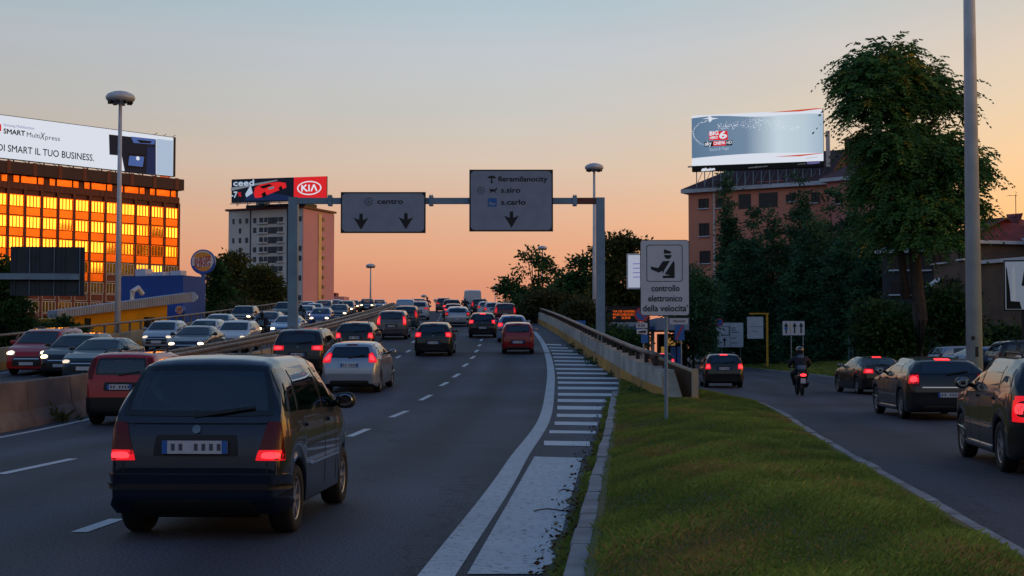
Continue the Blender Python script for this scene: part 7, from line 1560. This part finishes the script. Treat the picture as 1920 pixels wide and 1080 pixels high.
# lit totem
e = Frame((at(1188, 600, 112).x, 112), R(-8)); q = setf('lit_panel', e, 'white lit panel in a pale frame left of the speed check sign', 'billboard'); a, b = e.uv(1175, 542), e.uv(1225, 475); m = MB(); m.bx((a[0], 0, a[1]), (b[0], .25, b[1])); m.build('cabinet', M['polegrey'], q)
m = MB(); m.flat([(a[0]+.12, a[1]+.12), (b[0]-.12, a[1]+.12), (b[0]-.12, b[1]-.12), (a[0]+.12, b[1]-.12)], -.01); m.build('screen', M['paleled'], q); m = MB(); m.bx((1.0, .05, 0), (1.25, .2, a[1])); m.build('post', M['darkmetal'], q)
m = MB()
for k in range(4): m.flat([(a[0]+.5, a[1]+.9+k*.35), (a[0]+1.1, a[1]+.9+k*.35), (a[0]+1.1, a[1]+.98+k*.35), (a[0]+.5, a[1]+.98+k*.35)], -.02)
m.build('printed_lines', M['led_lav'], q)
# small road signs
def post(m, x, z1, r=.035, y=.05, z0=-.2): m.cyl((x, y, z0), (x, y, z1), r, n=8)
def disc(e, c, r, mat, y=0, name='disc', th=.02): m = MB(); m.flat([(c[0]+r*math.cos(k*math.pi/12), c[1]+r*math.sin(k*math.pi/12)) for k in range(24)], y, 0, th); return m.build(name, M[mat], e)
def plate_(e, f, a, b, mat, y=0, name='plate', th=.02, off=0): p_, q_ = f.uv(a[0], b[1]), f.uv(b[0], a[1]); m = MB(); m.bx((p_[0], y, p_[1]), (q_[0], y+th, q_[1])); return m.build(name, M[mat], e)
f = Frame((at(1204, 600, 62).x, 62), 0); e = setf('road_sign', f, 'round red and blue no parking sign with white plates behind the parapet', 'road sign')
c_ = f.uv(1203, 590); r_ = 13.5*62/F; disc(e, c_, r_, 'signred'); disc(e, c_, r_*.74, 'signblue', -.006, th=.004)
m = MB(); m.flat([(c_[0]-r_*.55, c_[1]+r_*.42), (c_[0]-r_*.42, c_[1]+r_*.55), (c_[0]+r_*.55, c_[1]-r_*.42), (c_[0]+r_*.42, c_[1]-r_*.55)], -.012); m.build('red_bar', M['signred'], e)
plate_(e, f, (1193, 606), (1214, 615), 'signwhite'); plate_(e, f, (1194, 617), (1214, 626), 'signwhite'); plate_(e, f, (1202, 627), (1215, 643), 'signblue')
c2 = f.uv(1196, 610.5); text('0-24', .17, M['signink'], e, c2[0], c2[1], -.006, 'LEFT', 1, .004)
m = MB(); A_, B_ = f.uv(1197, 624), f.uv(1211, 619); m.flat([(A_[0], A_[1]), (B_[0], A_[1]), (B_[0], B_[1]-.02), (A_[0]+.18, B_[1]-.03), (A_[0]+.1, A_[1]+.08), (A_[0], A_[1]+.06)], -.006); m.build('tow_symbol', M['signink'], e)
m = MB(); post(m, f.uv(1204, 0)[0], c_[1]+.1); m.build('pole', M['steel'], e)
f = Frame((at(1273, 600, 78).x, 78), 0); e = setf('road_sign', f, 'blue sign crossed by a red bar under a white town panel', 'road sign'); plate_(e, f, (1265, 609), (1283, 638), 'signblue'); A_, B_ = f.uv(1266, 637), f.uv(1282, 610); m = MB(); m.flat([(A_[0], A_[1]), (A_[0]+.1, A_[1]), (B_[0], B_[1]), (B_[0]-.1, B_[1])], -.006); m.build('red_bar', M['signred'], e)
plate_(e, f, (1256, 597), (1290, 608), 'signwhite'); c2 = f.uv(1262, 602.5); text('MILANO', .18, M['signink'], e, c2[0], c2[1], -.006, 'LEFT', 1, .004); m = MB(); post(m, f.uv(1274, 0)[0], f.uv(0, 598)[1]); m.build('pole', M['steel'], e)
f = Frame((at(1370, 600, 138).x, 138), R(-4)); e = setf('road_sign', f, 'white direction panel with arrow and small round sign on the verge', 'road sign'); plate_(e, f, (1345, 605), (1393.5, 651), 'signwhite', .01)
disc(e, f.uv(1349, 604), 7.5*138/F, 'signred', -.03); disc(e, f.uv(1349, 604), 5.4*138/F, 'signblue', -.035, th=.004); plate_(e, f, (1343, 613), (1366, 626), 'signwhite', -.02); plate_(e, f, (1352, 612), (1368, 629), 'signink', -.008, 'symbol_frame', .006); plate_(e, f, (1353, 614), (1366.5, 627.5), 'signwhite', -.014, 'symbol_field', .005)
m = MB(); m.flat([f.uv(*q_) for q_ in ((1354, 616), (1358, 616), (1361, 620), (1366, 621), (1366, 625), (1358, 624))], -.017); m.build('truck_symbol', M['signink'], e)
m = MB(); c_ = f.uv(1358.5, 641); m.flat([(c_[0]-.06, c_[1]-.4), (c_[0]+.06, c_[1]-.4), (c_[0]+.06, c_[1]+.1), (c_[0]+.2, c_[1]+.1), (c_[0], c_[1]+.44), (c_[0]-.2, c_[1]+.1), (c_[0]-.06, c_[1]+.1)], -.006); m.build('arrow', M['signink'], e)
m = MB(); A_ = f.uv(1368.5, 605); B_ = f.uv(1369.5, 651); m.bx((A_[0], -.004, B_[1]), (B_[0], .008, A_[1])); 
for y in (615, 619, 623, 634, 643): a = f.uv(1371, y); m.bx((a[0], -.004, a[1]-.035), (a[0]+random.uniform(.4, .75), .008, a[1]+.035))
m.build('printed_lines', M['platedark'], e); m = MB(); post(m, f.uv(1349.5, 0)[0], f.uv(0, 606)[1]); post(m, f.uv(1384, 0)[0], f.uv(0, 640)[1]); m.build('pole', M['steel'], e)
f = Frame((at(1416, 600, 128).x, 128), R(-5)); e = setf('poster_frame', f, 'white notice board in a tall yellow frame on the verge', 'sign'); M['greenpanel'] = M['signwhite']
plate_(e, f, (1401, 594), (1431, 635), 'signwhite', 0); m = MB(); m.bx((f.uv(1401, 0)[0], -.006, f.uv(0, 615)[1]), (f.uv(1431, 0)[0], .002, f.uv(0, 614.3)[1])); m.build('seam', M['platedark'], e); c2 = f.uv(1410, 621); text('info', .3, M['signblue'], e, c2[0], c2[1], -.006)
m = MB(); m.bx((f.uv(1400, 0)[0], -.05, f.uv(0, 592.5)[1]), (f.uv(1437, 0)[0], .07, f.uv(0, 590)[1])); m.bx((f.uv(1431.5, 0)[0], -.05, .1), (f.uv(1435.5, 0)[0], .07, f.uv(0, 592.6)[1])); m.build('yellow_frame', M['yellowp'], e)
f = Frame((at(1488, 600, 106).x, 106), R(-6)); e = setf('lane_sign', f, 'white lane sign with three upward arrows on two posts', 'road sign'); plate_(e, f, (1466, 601), (1509.5, 629.5), 'signink', .004); plate_(e, f, (1467.5, 602), (1508.5, 628.5), 'signwhite', 0, 'sheet', .003)
for px_, mt in ((1474, 'signink'), (1490, 'signink'), (1502, 'signink')):
    c_ = f.uv(px_, 615); m = MB(); m.flat([(c_[0]-.055, c_[1]-.40), (c_[0]+.055, c_[1]-.40), (c_[0]+.055, c_[1]+.1), (c_[0]+.16, c_[1]+.1), (c_[0], c_[1]+.42), (c_[0]-.16, c_[1]+.1), (c_[0]-.055, c_[1]+.1)], -.004); m.build('arrow', M[mt], e)
disc(e, f.uv(1474, 616), .13, 'signblue', -.01, th=.004); c_ = f.uv(1482, 615); m = MB(); m.flat([(c_[0]-.03, c_[1]-.36), (c_[0]+.03, c_[1]-.36), (c_[0]+.03, c_[1]+.36), (c_[0]-.03, c_[1]+.36)], -.004); m.build('orange_line', M['yellowp'], e)
for px_ in (1478, 1500): m = MB(); post(m, f.uv(px_, 0)[0], f.uv(0, 628)[1]-.01); m.build('pole', M['steel'], e)
f = Frame((at(1588, 600, 84).x, 84), 0); e = setf('twin_post', f, 'twin blue grey posts with cross bars left of the black sedan', 'post'); x0, x1 = f.uv(1585, 0)[0], f.uv(1592, 0)[0]; zt_ = f.uv(0, 630)[1]
for x in (x0, x1): m = MB(); m.cyl((x, 0, -.2), (x, 0, zt_), .025, n=8); m.build('pole', M['gantry'], e)
m = MB()
for k in range(3): m.bx((x0, -.012, zt_-.5-k*.45), (x1, .012, zt_-.46-k*.45))
m.build('cross_bar', M['gantry'], e)
f = Frame((at(1090, 600, 75).x, 75), 0); e = setf('road_sign', f, 'small pale blue sign just behind the parapet left of the gantry column', 'road sign'); plate_(e, f, (1079, 601), (1098, 612), 'signblue'); m = MB(); post(m, f.uv(1088, 0)[0], f.uv(0, 602)[1]); m.build('pole', M['steel'], e)
